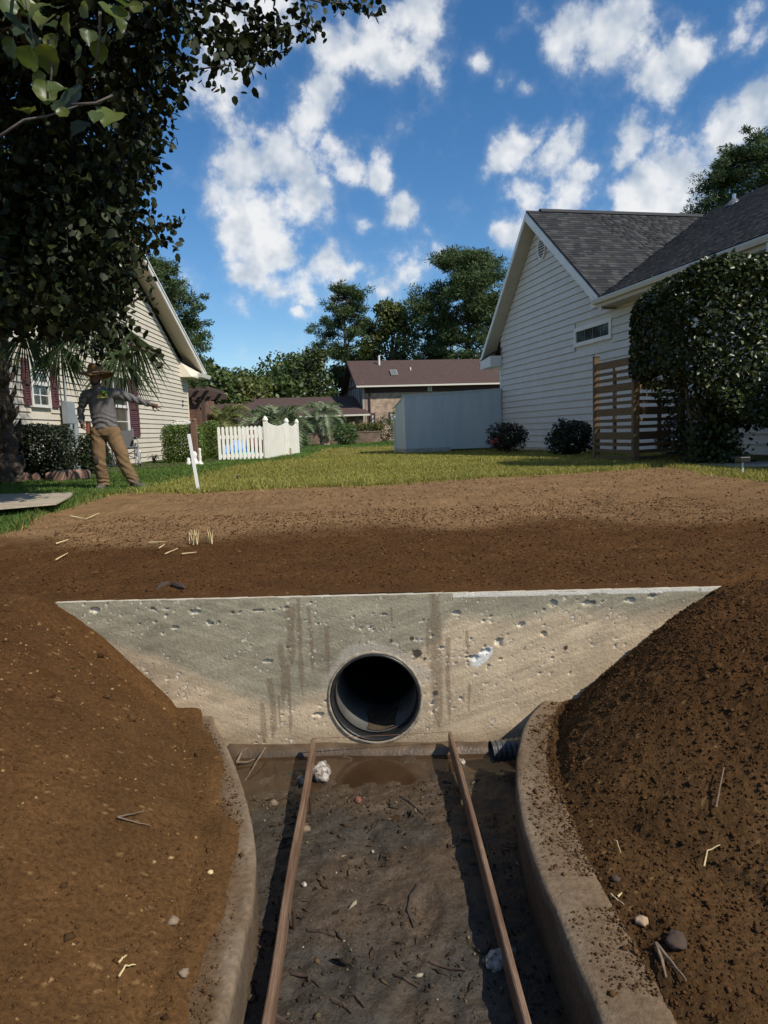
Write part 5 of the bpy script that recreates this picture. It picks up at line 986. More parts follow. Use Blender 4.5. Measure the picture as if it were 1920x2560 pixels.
# ================================================================== plants
M_LEAF = mat('leaf', (.05, .08, .02), .5, attr='Col', trans=.22, spec=.4); M_GLOSSY = mat('glossy_leaf', (.03, .05, .015), .38, attr='Col', trans=.10, spec=.3); M_NEEDLE = mat('needle', (.04, .06, .02), .65, attr='Col', trans=.15, spec=.3); M_DULL = mat('matt_leaf', (.05, .06, .02), .7, attr='Col', trans=.2, spec=.25)
M_BARK = mat('pine_bark', (.085, .058, .042), .95, (.15, .10, .075), 6, .02, 12, stretch=(2, 2, .5)); M_BARK2 = mat('grey_bark', (.07, .06, .05), .95, (.12, .10, .08), 8, .01, 20)
def limb(b, p, q, r0, r1, n=5, sag=0, r=None):
    p = np.array(p, float); q = np.array(q, float); P = []
    for i in range(n + 1):
        t = i / n; P.append(p + (q - p) * t + np.array([0, 0, sag * sin(pi * t)]) + (r.normal(0, .02 * np.linalg.norm(q - p), 3) * (0 < i < n) if r is not None else 0))
    b.tube(P, np.linspace(r0, r1, n + 1), 7); return P
def pine(label, base, H, spread, seed, top_f=.25, nl=26, dens=1.0, lean=0, tuft_r=.55, colr=None, leafs=.34, lowest=.35, shape='cone', name='pine_tree', cat='tree', group='pines against the sky'):
    r = np.random.default_rng(seed); base = np.array(base, float); t = thing(name, label, cat, base, group=group); b = B()
    tp = np.array([lean, 0, H]); limb(b, (0, 0, -.3), tp * .55, H * .018, H * .012, 5, 0, r); limb(b, tp * .545, tp, H * .012, H * .003, 5, 0, r); C = []; S = []
    for i in range(nl):
        f = lowest + (1 - lowest) * (i + r.uniform(0, .9)) / nl; a = i * 2.4 + r.normal(0, .4); g = (f - lowest) / (1 - lowest)
        w = {'cone': (1 - g) ** .7, 'dome': sqrt(max(0, 1 - (g * 1.05 - .1) ** 2)) if g > .1 else .9, 'round': sin(pi * min(.98, g * .85 + .12)) ** .6}[shape]
        ln = spread * (w * r.uniform(.65, 1.1) + .08); p = tp * f; q = p + np.array([cos(a) * ln, sin(a) * ln, ln * r.uniform(-.05, .35) + .15]); P = limb(b, p, q, .05 + .05 * (1 - g), .02, 4, .1 * ln, r)
        for k in range(int(3 + ln * 2.2 * dens)):
            s = r.uniform(.35, 1.0) ** .7; c = p + (q - p) * s + np.array([0, 0, .1 * ln * sin(pi * s)]) + r.normal(0, .14 * ln + .1, 3) * (1, 1, .55); C.append(c); S.append(tuft_r * r.uniform(.6, 1.25))
    for k in range(8): C.append(tp + r.normal(0, .25, 3) - (0, 0, .3)); S.append(tuft_r * .8)
    b.build('trunk', M_BARK, t, smooth=True); C = np.array(C); S = np.array(S); m = int(58 * dens); 
    d = r.normal(size=(len(C), m, 3)); d /= np.linalg.norm(d, axis=2, keepdims=True); d[..., 2] = d[..., 2] * .8 + .18; rad = r.uniform(.35, 1, (len(C), m, 1))
    pts = (C[:, None] + d * rad * S[:, None, None] * (1, 1, .8)).reshape(-1, 3); cols = colr if colr is not None else [(.058, .090, .030), (.072, .104, .033), (.045, .072, .027)]
    shade = np.repeat(r.uniform(.75, 1.25, len(C)), m)
    me = leaf_mesh('crown', pts, leafs, seed, .2, cols, .25, 4.2, tipdir=d.reshape(-1, 3) * 1.0); stuff(obj('crown', me, M_NEEDLE, t)); return t
def broad(label, base, H, W, seed, cols, leaf=.30, n=4200, crown_lo=.25, name='broadleaf_tree', lobes=26, group=None, m=None, glossy=False, top=None):
    r = np.random.default_rng(seed); base = np.array(base, float); t = thing(name, label, 'tree', base, group=group); b = B(); limb(b, (0, 0, -.3), (0, 0, H * .5), H * .022, H * .013, 5, 0, r); C = []
    for i in range(lobes):
        g = r.uniform(0, 1); zc = H * (crown_lo + (1 - crown_lo) * g * .9); w = W * (sin(pi * min(1, .18 + g * .8)) ** .7 if top is None else (1 - g * .9)); a = r.uniform(0, 6.28); rr = w * sqrt(r.uniform(.05, 1)) * .8; c = np.array([cos(a) * rr, sin(a) * rr, zc]); C.append(c)
        if i % 2 == 0: limb(b, (0, 0, H * max(.15, min(.5, g * .6))), c, H * .008, .02, 4, 0, r)
    b.build('trunk', M_BARK2, t, smooth=True); C = np.array(C); k = n // lobes; rad = W * .36 * r.uniform(.6, 1.25, lobes); d = r.normal(size=(lobes, k, 3)); d /= np.linalg.norm(d, axis=2, keepdims=True)
    pts = C[:, None] + d * (r.uniform(.15, 1, (lobes, k, 1)) ** .45) * rad[:, None, None] * (1, 1, .8); out = np.repeat(d.reshape(-1, 3), 1, 0) * .8
    me = leaf_mesh('crown', pts.reshape(-1, 3), leaf, seed, .35, cols, .35, 1.5, outward=out); stuff(obj('crown', me, m or M_LEAF, t)); return t
def P0(u, v, y): p = py(u, v, y); return p
G = [(.065, .095, .024), (.085, .115, .027), (.048, .075, .022)]; GY = [(.12, .13, .03), (.095, .115, .027), (.07, .09, .025)]
def base_at(u, y): p = py(u, 1090, y); return (p[0], y, 1.0)
pine('tall pine with layered branches left of the three above the brick roof', base_at(878, 75), 15.4, 3.2, 11, nl=34, lowest=.34, shape='round', dens=1.5, tuft_r=.72)
pine('broad tall pine behind the white house gable', base_at(1178, 70), 17.2, 5.4, 12, nl=54, lowest=.24, shape='round', dens=1.6, tuft_r=.9, leafs=.38)
broad('tall olive green tree between the two pines above the brick roof', base_at(985, 74), 14.4, 3.9, 13, GY, .36, 12500, .22, lobes=52)
pine('dark pine rising behind the cream house gable', base_at(405, 45), 11.3, 3.2, 14, nl=46, lowest=.18, shape='round', dens=1.6, leafs=.28, tuft_r=.6)
pine('dark pine at the right edge above the shingle roof', base_at(1885, 45), 16.9, 3.9, 15, nl=52, lowest=.6, shape='round', dens=1.6, leafs=.28, tuft_r=.6)
for u, v, y, W_, sd, cl, lab in [(500, 915, 66, 4.5, 21, G, 'dense green tree at the left end of the wood, next to the gable'), (575, 918, 74, 5.0, 22, G, 'second tree from the left in the wood'), (640, 925, 70, 4.4, 23, GY, 'yellow green tree in the middle of the wood'), (700, 906, 78, 5.2, 24, G, 'rounded tall tree in the middle of the wood'), (745, 905, 72, 4.0, 25, G, 'dark tree left of the pointed magnolia'), (855, 915, 80, 3.6, 26, [(.05, .085, .03)], 'pale green tree just left of the timbered gable'), (600, 962, 60, 3.6, 27, GY, 'low yellow green tree in front of the wood'), (540, 945, 58, 3.0, 28, G, 'low dark tree behind the left palm'), (700, 965, 62, 3.4, 29, G, 'low tree above the middle palm'), (440, 935, 62, 4.2, 30, G, 'tree half hidden by the cream house eave')]:
    p = P0(u, v, y); broad(lab, (p[0], y, 1.0), (p[2] - 1.0) * 1.10, W_, sd, cl, .42, 5200, .05, 'wood_tree', 30, 'trees of the wood behind')
p = P0(782, 882, 64); broad('pointed dark magnolia tree left of the brick house', (p[0], 64, 1.0), (p[2] - .9) * 1.08, 3.5, 33, [(.06, .082, .026), (.085, .10, .033), (.048, .068, .022)], .30, 7200, .06, 'magnolia_tree', 46, top=1, m=M_GLOSSY)
# --- palms
M_FROND = mat('grey_green_frond', (.12, .16, .09), .55, attr='Col', trans=.2, spec=.4); M_PTRUNK = mat('palm_trunk', (.12, .09, .065), .95, (.32, .26, .19), 7, .03, 9, stretch=(1, 1, 2.5))
def palm(label, base, trunk_h, fl, n, seed, cols, group='feathery palms', dead=6, arch=1.0, tr=.2, mm=None):
    r = np.random.default_rng(seed); t = thing('palm_tree', label, 'palm', base, group=group); b = B()
    zs = np.linspace(-.1, trunk_h, 14); b.tube([(0, 0, z_) for z_ in zs], tr * (1 + .12 * (np.arange(14) % 2)) * np.linspace(1.15, .9, 14), 12); b.build('trunk', M_PTRUNK, t)
    for i in range(n + dead):
        isd = i >= n; az = i * 2.399 + r.normal(0, .2); el = (1.35 - 1.7 * (i / n)) if not isd else -1.0 + r.normal(0, .12); L_ = fl * r.uniform(.8, 1.08) * (.75 if isd else 1)
        P = []; p = np.array([0, 0, trunk_h]); e = el; ns = 12
        for k in range(ns + 1):
            P.append(p.copy()); p = p + np.array([cos(az) * cos(e), sin(az) * cos(e), sin(e)]) * L_ / ns; e -= arch * (.16 if not isd else .04) * (1 if e > -1.3 else 0)
        P = np.array(P); V = []; F = []; 
        T = np.gradient(P, axis=0); T /= np.linalg.norm(T, axis=1, keepdims=True)
        side = np.cross(T, (0, 0, 1)); side /= np.maximum(np.linalg.norm(side, axis=1, keepdims=True), 1e-5); upv = np.cross(side, T)
        m = 34
        for k in range(m):
            s = .16 + .84 * k / m; q = s * ns; i0 = min(int(q), ns - 1); f = q - i0; c = P[i0] * (1 - f) + P[i0 + 1] * f; ln = L_ * .34 * sin(pi * min(1, .25 + s * .72)) ** .8
            for sg in (-1, 1):
                d = side[i0] * sg * .75 + T[i0] * .75 + upv[i0] * (.45 if not isd else -.2) + r.normal(0, .08, 3); d /= np.linalg.norm(d); w = T[i0] * .016 * (fl / 1.5); tip = c + d * ln - np.array([0, 0, ln * .18]); n0 = len(V); V += [c - w, c + w, c + d * ln * .55 + w * .9, tip, c + d * ln * .55 - w * .9]; F.append((n0, n0 + 1, n0 + 2, n0 + 3, n0 + 4))
        for k in range(ns):
            n0 = len(V); w0 = side[k] * .022 * (1 - k / ns * .8); w1 = side[k + 1] * .022 * (1 - (k + 1) / ns * .8); V += [P[k] - w0, P[k] + w0, P[k + 1] + w1, P[k + 1] - w1]; F.append((n0, n0 + 1, n0 + 2, n0 + 3))
        c = np.array(cols[r.integers(0, len(cols))]) if not isd else np.array([.20, .13, .07]); c = c * r.uniform(.75, 1.25)
        me = mesh_np('frond' if not isd else 'dead_frond', np.array(V), F, False, np.tile(c, (len(V), 1))); obj(me.name.split('.')[0], me, mm or M_FROND, t)
    return t
PC = [(.20, .25, .15), (.25, .29, .18), (.17, .21, .11)]; PY_ = [(.19, .22, .09), (.24, .25, .10)]
p = py(555, 1075, 36); palm('yellowish feather palm half behind the pergola post', (p[0] - .1, 36, 1.06), 1.2, 2.1, 30, 41, PY_, dead=3, tr=.25)
p = py(692, 1075, 33); palm('big silvery feather palm behind the white fence', (p[0], 33, 1.06), 1.05, 2.05, 36, 42, PC, dead=3, tr=.25)
p = py(812, 1112, 44); palm('small feather palm with bare stout trunk on the far lawn', (p[0], 44, 1.06), 1.75, 1.95, 20, 43, PC, dead=8, tr=.26)
p = py(1010, 1000, 46); palm('palm showing past the left end of the blue-grey shed', (p[0] + .2, 42, 1.06), 1.5, 1.7, 22, 44, PY_, dead=2)
# --- shrubs
def shrub(name, label, c, rx, ry, rz, n, leaf, cols, seed, m=None, cat='shrub', box=False, group=None, elong=1.6, inner=True, flowers=None):
    r = np.random.default_rng(seed); t = thing(name, label, cat, (c[0], c[1], c[2] - rz), group=group); b = B()
    for i in range(7): a = r.uniform(0, 6.28); limb(b, (0, 0, -.05), (cos(a) * rx * .6, sin(a) * ry * .6, rz * r.uniform(.8, 1.4)), .022, .008, 4, 0, r)
    b.build('stems', M_BARK2, t, smooth=True); d = r.normal(size=(n, 3))
    if box:
        d = r.uniform(-1, 1, (n, 3)); k_ = r.integers(0, 3, n); d[np.arange(n), k_] = np.sign(d[np.arange(n), k_])
    d /= (np.linalg.norm(d, axis=1, keepdims=True) if not box else (np.sum(np.abs(d) ** 7, axis=1, keepdims=True) ** (1 / 7.))); rad = r.uniform(.1 if inner else .75, 1, n) ** .3
    lump = 1 + (.18 if box else .8) * (fbm(d[:, 0] * 2 + d[:, 2] * 1.3, d[:, 1] * 2 - d[:, 2], 1.4, 3, seed) - .5); pts = d * (rad * lump)[:, None] * (rx, ry, rz) + (0, 0, rz)
    pts[:, 2] = np.maximum(pts[:, 2], .03); me = leaf_mesh('foliage', pts, leaf, seed, .3, cols, .4, elong, outward=d * 1.0); stuff(obj('foliage', me, m or M_LEAF, t))
    if flowers is not None:
        for k, (fx, fy, fz) in enumerate(flowers): 
            me = leaf_mesh('flower', np.array([(fx, fy, fz)]) + r.normal(0, .025, (10, 3)), .06, seed + k, 0, (.55, .14, .14), .2, 1.1); obj('flower', me, M_DULL, t)
    return t
DK = [(.018, .026, .010), (.026, .034, .013), (.014, .02, .009)]; HG2 = [(.10, .15, .028), (.13, .18, .035), (.07, .11, .022)]; HG = [(.05, .085, .016), (.07, .105, .02), (.035, .06, .014)]
def ground_c(u, v, h, z=1.07): p = pz(u, v, z); return (p[0], p[1], z + h)
c = ground_c(1268, 1127, .42); shrub('azalea', 'rounded dark azalea by the shed corner with a few red blooms', c, .62, .55, .45, 3200, .075, DK + [(.06, .03, .02)], 51, flowers=[(-.55, -.3, .36), (-.48, -.36, .33), (-.42, -.38, .38), (-.5, -.3, .3)])
c = ground_c(1428, 1138, .42); shrub('azalea', 'second dark azalea, loose topped, left of the slatted fence', c, .56, .5, .45, 2600, .085, DK, 52)
c = ground_c(1640, 1146, .4); shrub('azalea', 'dark low shrub in front of the slatted fence gate', (c[0] + .25, c[1] - .35, c[2]), .42, .4, .40, 2200, .06, DK, 53)
c = ground_c(108, 1200, .55, 1.08); shrub('evergreen_shrub', 'dark trimmed evergreen under the left window', (c[0], c[1] + .1, c[2]), .52, .5, .52, 10000, .055, [(.014, .022, .008), (.02, .032, .011)], 54, box=True)
c = ground_c(225, 1195, .4, 1.08); shrub('evergreen_shrub', 'dark loose shrub behind the worker', (c[0] - .28, c[1] + 1.0, c[2] + .1), .34, .4, .5, 3000, .06, [(.022, .036, .012), (.03, .045, .015)], 55)
c = ground_c(455, 1160, .45, 1.07); shrub('clipped_hedge', 'bright green clipped box hedge beside the cream house', (c[0], c[1] + .35, 1.07 + .56), .58, .42, .56, 11000, .055, HG2, 56, box=True, m=M_LEAF)
c = ground_c(520, 1152, .45, 1.07); shrub('clipped_hedge', 'narrow clipped hedge between wooden post and picket fence', (c[0] + .02, c[1] + .8, 1.07 + .62), .26, .42, .62, 6000, .055, HG2, 57, box=True, m=M_LEAF)
p = py(1120, 995, 36); shrub('evergreen_shrub', 'dark bush showing over the shed roof', (p[0] + .35, 36, 2.2), 1.5, 1.0, 1.25, 3200, .16, DK + [(.03, .045, .014)], 58)
for i, (u, v, y, rx, h, lab) in enumerate([(755, 1115, 40, .45, .45, 'feathery green weed clump left of the bare palm trunk'), (865, 1118, 41, .8, .62, 'feathery green weed clump right of the bare palm trunk'), (960, 1075, 51, 1.2, .9, 'dark green bush at the foot of the brick house')]):
    p = py(u, v, y); shrub('bush', lab, (p[0], y, 1.06 + h), rx, .5, h, 1500, .12, [(.05, .10, .02), (.07, .12, .03)] if i < 2 else DK + G, 61 + i, group='bushes on the far lawn')
for i in range(9):
    u = 770 + i * 22; p = py(u, 1070, 50.6); shrub('border_plant', ['leftmost', 'second', 'third', 'fourth', 'middle', 'sixth', 'seventh', 'eighth', 'rightmost'][i] + ' yellow green plant in the row above the garden wall', (p[0], 50.7, 1.86 + .3), .42, .3, .36, 420, .12, [(.11, .12, .02), (.08, .10, .02)], 70 + i, group='plants along the garden wall')
# big camellia hedge on the right
def camellia():
    r = np.random.default_rng(91); c0 = pz(1745, 1165, 1.06); t = thing('camellia_hedge', 'tall clipped glossy camellia on a bare stem at the right edge', 'hedge', (c0[0], c0[1], 1.06)); b = B(); lf = []
    def Q(u, v, y): return py(u, v, y) - np.array([c0[0], c0[1], 1.06])
    Yc = c0[1]
    for i in range(6): q = Q(1700 + 40 * i, 900, Yc + r.normal(0, .3)); limb(b, (r.normal(0, .06), r.normal(0, .06), -.05), q, .05, .02, 5, 0, r)
    b.build('stems', M_BARK2, t, smooth=True)
    x0 = Q(1558, 850, Yc)[0] + .42; x1 = x0 + 4.2; zt = Q(1700, 662, Yc)[2]; zb = Q(1600, 1000, Yc)[2]; n = 34000
    X_ = r.uniform(0, 1, n); face = r.uniform(0, 1, n); Yy = r.uniform(-1, 1, n); Zz = r.uniform(0, 1, n)
    # points mostly near the shell of a rounded box
    k = r.integers(0, 10, n); Yy = np.where(k < 5, -1 + np.abs(r.normal(0, .10, n)), Yy); Zz = np.where((k >= 5) & (k < 7), 1 - np.abs(r.normal(0, .06, n)), Zz); X_ = np.where(k == 7, np.abs(r.normal(0, .03, n)), X_); Zz = np.where(k == 8, np.abs(r.normal(0, .06, n)), Zz)
    xx = x0 + X_ * (x1 - x0); hw = 1.15
    # rounded shoulder on the left end and top
    ex = np.clip((x0 + .95 - xx) / .95, 0, 1); ztx = zt - .55 * ex ** 2.4 + .07 * (fbm(xx, Yy, 2.4, 3, 5) - .5); yf = hw * (1 - .45 * ex ** 2)
    zbx = np.interp(xx, [x0, x0 + .5, x0 + .9, x0 + 1.5, x0 + 2.2, x0 + 4.2], [zb + .45, zb + .18, zb - .28, zb - .55, zb - .3, zb + .1])
    zz = zbx + (ztx - zbx) * Zz; top = np.clip((zz - (ztx - .4)) / .4, 0, 1); yy = Yy * yf * (1 - .22 * top ** 2); bump = .10 * (fbm(xx * 1.6, zz * 1.6, 1.5, 3, 8) - .5); yy = yy + bump * np.sign(Yy) + .25
    pts = np.stack([xx, yy, zz], 1); out = np.stack([np.where(X_ < .06, -1, 0), np.where(np.abs(Yy) > .8, np.sign(Yy), 0), np.where(Zz > .85, 1.4, .35)], 1).astype(float)
    cols = [(.026, .040, .011), (.036, .050, .013), (.018, .030, .010), (.050, .062, .016)]
    # lower skirt of shoots round the stem
    m = 2600; u_ = r.uniform(0, 1, m); sk = np.stack([r.normal(.05, .22, m) + .12, r.normal(-.1, .22, m), np.abs(r.normal(0, .6, m)) + .05], 1); pts = np.concatenate([pts, sk]); out = np.concatenate([out, np.tile([0, -.6, .4], (m, 1))])
    front = (pts[:, 1] < -.70) | (pts[:, 2] > zt - .12); idx = np.where(front & (pts[:, 0] < x0 + 2.3))[0]; pick = r.choice(idx, 260, replace=False); keep = np.ones(len(pts), bool); keep[pick] = False
    me = leaf_mesh('foliage', pts[keep], .085, 92, .3, cols, .4, 1.75, six=True, outward=out[keep] * .8); stuff(obj('foliage', me, M_GLOSSY, t))
    for j in pick: me = leaf_mesh('leaf', pts[j:j + 1] + out[j] * .03, .10, int(j), .3, cols[int(j) % 4], .2, 1.75, six=True, outward=out[j:j + 1] * .8); obj('leaf', me, M_GLOSSY, t)
camellia()
# --- palm with hanging fans at the left edge
def fan_palm():
    base = np.array([*py(14, 1185, 13.0)[:2], 1.06]); r = np.random.default_rng(95); t = thing('fan_palm', 'rough trunked fan palm with hanging fronds at the left edge', 'palm', base); b = B(); H = py(20, 760, 13.0)[2] - 1.06
    M_DTR = mat('shaded_palm_trunk', (.045, .032, .024), .95, (.10, .075, .055), 7, .03, 9, stretch=(1, 1, 2.5)); zs = np.linspace(-.1, H, 40); b.tube([(.02 * sin(z_ * 3), 0, z_) for z_ in zs], .21 * (1 + .10 * (np.arange(40) % 2)) * np.interp(zs, [0, .5, 1.5, H], [1.35, 1.0, .9, 1.15]), 14); tr = b.build('trunk', M_DTR, t)  # trunk colour darkened to carry the shade it stands in
    for i in range(70):
        z_ = r.uniform(.1, H); a = r.uniform(0, 6.28); b = B(); p = np.array([cos(a) * .2, sin(a) * .2, z_]); q = p + np.array([cos(a) * .13, sin(a) * .13, .22 * r.uniform(.7, 1.3)]); b.tube([p, (p + q) / 2 + np.array([cos(a), sin(a), 0]) * .03, q], [.05, .045, .012], 5); b.build('leaf_boot', M_DTR, tr)
    tgt = [(165, 800, 900, 1.2), (230, 790, 960, 1.0), (330, 830, 1000, 1.1), (120, 820, 900, .9), (60, 830, 990, .8), (290, 800, 940, 1.1), (180, 770, 880, .9), (300, 880, 1050, 1.2), (150, 860, 1010, .9)]
    for u, v0, v1, s in tgt:
        Yf = 12.2 + r.uniform(-.5, .4); hub = py(u, v0, Yf) - base; st = np.array([0, 0, H - .1]); b = B(); mid = (st + hub) / 2 + (0, 0, .35); b.tube([st, mid, hub], [.02, .016, .012], 5); fr = b.build('frond', M_FROND, t); fr.data.materials[0] = M_FST
        V = []; F = []; n = 34; dirn = hub - mid; az0 = atan2(dirn[1], dirn[0]); L_ = (py(u, v0, Yf)[2] - py(u, v1, Yf)[2]) * .95
        for k in range(n):
            a = (k / (n - 1) - .5) * 3.6; d = np.array([sin(a) * .62, .2 * cos(a * 2) + r.normal(0, .06), -.15 - .75 * cos(a * .6)]); d /= np.linalg.norm(d); ln = L_ * r.uniform(.75, 1.05); w = np.cross(d, (0, 1, 0)); w = w / np.linalg.norm(w) * .016; p1_ = hub + d * ln * .5; p2_ = hub + d * ln + np.array([0, 0, -.14 * ln]); n0 = len(V); V += [hub, p1_ - w, p2_, p1_ + w]; F.append((n0, n0 + 1, n0 + 2, n0 + 3))
        c = np.array([.055, .085, .035]) * r.uniform(.7, 1.3); me = mesh_np('fan_blades', np.array(V), F, False, np.tile(c, (len(V), 1))); obj('fan_blades', me, M_FROND, fr)
M_FST = mat('frond_stalk', (.08, .10, .04), .6)
fan_palm()
# --- leafy tree overhanging from the left
def leafy_tree():
    r = np.random.default_rng(97); base = np.array([-6.0, 8.6, 1.06]); t = thing('overhanging_tree', 'dark leafy tree overhanging the upper left of the view', 'tree', base); b = B()
    fork = np.array([.1, .1, 2.3]); limb(b, (0, 0, -.2), fork, .20, .15, 6, 0, r)
    # crown envelope, edge points (u, v) given at a mid distance
    out = np.array([(-900, -1500), (300, -1500), (760, -700), (700, -200), (520, -40), (440, 60), (430, 150), (470, 180), (440, 240), (455, 330), (410, 420), (390, 500), (430, 540), (440, 600), (395, 640), (330, 700), (290, 740), (330, 790), (305, 835), (325, 850), (290, 870), (245, 820), (190, 800), (100, 800), (0, 830), (-300, 900), (-900, 700)], float)
    out[:, 0] -= np.where((out[:, 1] > 0) & (out[:, 0] > 150), 52, 0)
    C = []; n = 0
    while n < 1650:
        u = r.uniform(-900, 760); v = r.uniform(-1500, 905)
        if not inpoly(np.array([u]), np.array([v]), out)[0]: continue
        if (u < 0 or v < 0) and r.uniform() < .72: continue
        Yd = r.uniform(7.0, 10.2)
        p = py(u, v, Yd) - base
        if p[2] < .9: continue
        C.append(p); n += 1
    for _ in range(300):
        u, v = r.uniform(-120, 290), r.uniform(420, 800); C.append(py(u, v, r.uniform(7.2, 10)) - base)
    for _ in range(330): C.append(np.array([r.uniform(-4.6, -1.1), r.uniform(4.8, 7.4), r.uniform(5.2, 7.6)]) - base)  # unseen foliage added overhead to keep the sun off the crown
    C = np.array(C)
    mains = [np.array(q) for q in [(.9, -.4, 4.2), (-1, .6, 4.6), (1.6, .3, 3.3), (.3, 1.0, 5.4), (2.6, -.2, 4.6), (2.2, .6, 5.8), (-.6, -.8, 3.4), (1.3, .2, 2.4)]]
    for q in mains: limb(b, fork, q, .09, .035, 6, .15, r)
    hub = np.array(mains); LP = []; TD = []
    def sprig(c, rad, m):
        for _ in range(m):
            d = r.normal(size=3); d /= np.linalg.norm(d); LP.append(c + d * rad * r.uniform(.2, 1) ** .6); TD.append(d * .5 + np.array([0, 0, -.55]))
    for c in C:
        h = hub[np.argmin(np.linalg.norm(hub - c, axis=1))]
        if r.uniform() < .3: limb(b, h, c, .018, .006, 4, .1, r)
        sprig(c, .33, 27)
    # long spray reaching right along the top of the view
    spray = [[(430, 60), (500, 70), (560, 95), (620, 110), (660, 95)], [(470, -40), (560, 10), (640, 45), (690, 70), (760, 60), (795, 85)], [(560, -60), (700, -20), (800, 5), (880, 8), (945, 18)], [(400, 560), (430, 560), (448, 545)], [(330, 640), (400, 600), (445, 610)], [(380, 150), (440, 150), (475, 160)], [(300, 850), (350, 870), (390, 885), (405, 893)], [(300, 770), (350, 745), (375, 742)], [(620, 110), (650, 130), (668, 135)], [(690, 70), (700, 100), (720, 110)], [(560, 95), (580, 120), (600, 135)]]
    for si, s in enumerate(spray):
        Yd = 8.2; Q = [py(u, v, Yd + .15 * k) - base for k, (u, v) in enumerate(s)]; dense = si in (0, 1, 2, 8, 9, 10); b.tube(Q, np.linspace(.016, .004, len(Q)), 5)
        for k in range(len(Q) - 1):
            for f in np.linspace(0, 1, 4)[:-1]: sprig(Q[k] * (1 - f) + Q[k + 1] * f, .17 if dense else .09, 11 if dense else 3)
        sprig(Q[-1], .12, 6 if dense else 3)
    # lower twigs hanging before the gable
    for u, v in [(300, 800), (340, 790), (372, 770), (350, 830), (310, 840), (395, 700), (365, 680), (300, 880), (330, 900)]: sprig(py(u, v, 8.0) - base, .12, 5)
    LP = np.array(LP); TD = np.array(TD); br = b.build('trunk', M_BARK2, t, smooth=True)
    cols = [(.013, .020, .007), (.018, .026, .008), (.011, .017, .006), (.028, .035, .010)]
    px = LP + base; front = np.argsort(px[:, 1] + .0 * px[:, 0]); vis = [i for i in front if abs(px[i, 0] / px[i, 1]) < .62 and px[i, 2] < 6.5][:230]; keep = np.ones(len(LP), bool); keep[vis] = False
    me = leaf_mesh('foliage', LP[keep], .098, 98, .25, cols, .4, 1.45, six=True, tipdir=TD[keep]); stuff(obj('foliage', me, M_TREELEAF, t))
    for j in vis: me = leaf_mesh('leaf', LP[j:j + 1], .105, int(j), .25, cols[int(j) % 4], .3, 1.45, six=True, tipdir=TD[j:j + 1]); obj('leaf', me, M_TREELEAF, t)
    # near bough in the top corner
    nb = B(); tw = [[(-60, 380), (60, 300), (120, 290), (200, 262)], [(60, -40), (72, 40), (85, 120)], [(180, 262), (240, 258), (282, 238)], [(120, 100), (130, 160), (125, 230)], [(250, 30), (250, 90), (240, 160)]]
    for s in tw: nb.tube([py(u, v, 2.9) - base for u, v in s], [.006, .005, .004, .0025][:len(s)], 5)
    for A_, M_, Z_, sd_ in ((mains[0], py(-260, 300, 4.2) - base, py(-60, 380, 2.9) - base, 1), (mains[4], py(-60, -300, 4.0) - base, py(60, -40, 2.9) - base, 2)):
        T_ = np.linspace(0, 1, 15); C_ = [A_ * (1 - q) ** 2 + 2 * M_ * q * (1 - q) + Z_ * q * q + np.array([.10 * sin(q * 11 + sd_), .08 * sin(q * 9), .10 * sin(q * 13 + 2 * sd_)]) * sin(pi * q) for q in T_]; nb.tube(C_, np.linspace(.03, .006, 15), 7)
        BL = []; BT = []
        for q in C_[2:-2]:
            for _ in range(3):
                e_ = q + r.normal(0, .13, 3) + np.array([-.08, 0, .02]); nb.tube([q, (q + e_) / 2 + (0, 0, .02), e_], [.005, .004, .002], 5)
                for _ in range(6): d_ = r.normal(size=3); BL.append(e_ + d_ * .05); BT.append(d_ * .4 + np.array([0, 0, -.6]))
        stuff(obj('bough_foliage', leaf_mesh('bough_foliage', np.array(BL), .095, 400 + sd_, .25, [(.03, .045, .012), (.045, .06, .016)], .3, 1.4, six=True, tipdir=np.array(BT)), M_NEARLEAF, t))
    nb.build('bough', M_BARK2, t, smooth=True)
    yg = [(.085, .11, .022), (.06, .085, .024), (.10, .115, .026), (.035, .055, .026)]  # brighter than the crown: light shining through the near leaves painted in
    spots = [(62, 14, .12), (12, 12, .10), (110, 50, .09), (118, 62, .075), (285, 38, .105), (318, 10, .09), (215, 28, .06), (140, 18, .06), (265, 85, .085), (72, 150, .09), (122, 150, .095), (84, 108, .07), (250, 130, .07), (222, 95, .07), (130, 108, .06), (182, 248, .115), (275, 288, .12), (140, 222, .075), (60, 275, .085), (198, 318, .085), (112, 235, .09), (240, 290, .06), (160, 285, .05), (35, 60, .08), (300, 60, .06), (200, 140, .06), (170, 60, .07), (52, 80, .07), (95, 20, .09), (30, 120, .07), (340, 22, .05), (150, 270, .07), (100, 200, .06)]
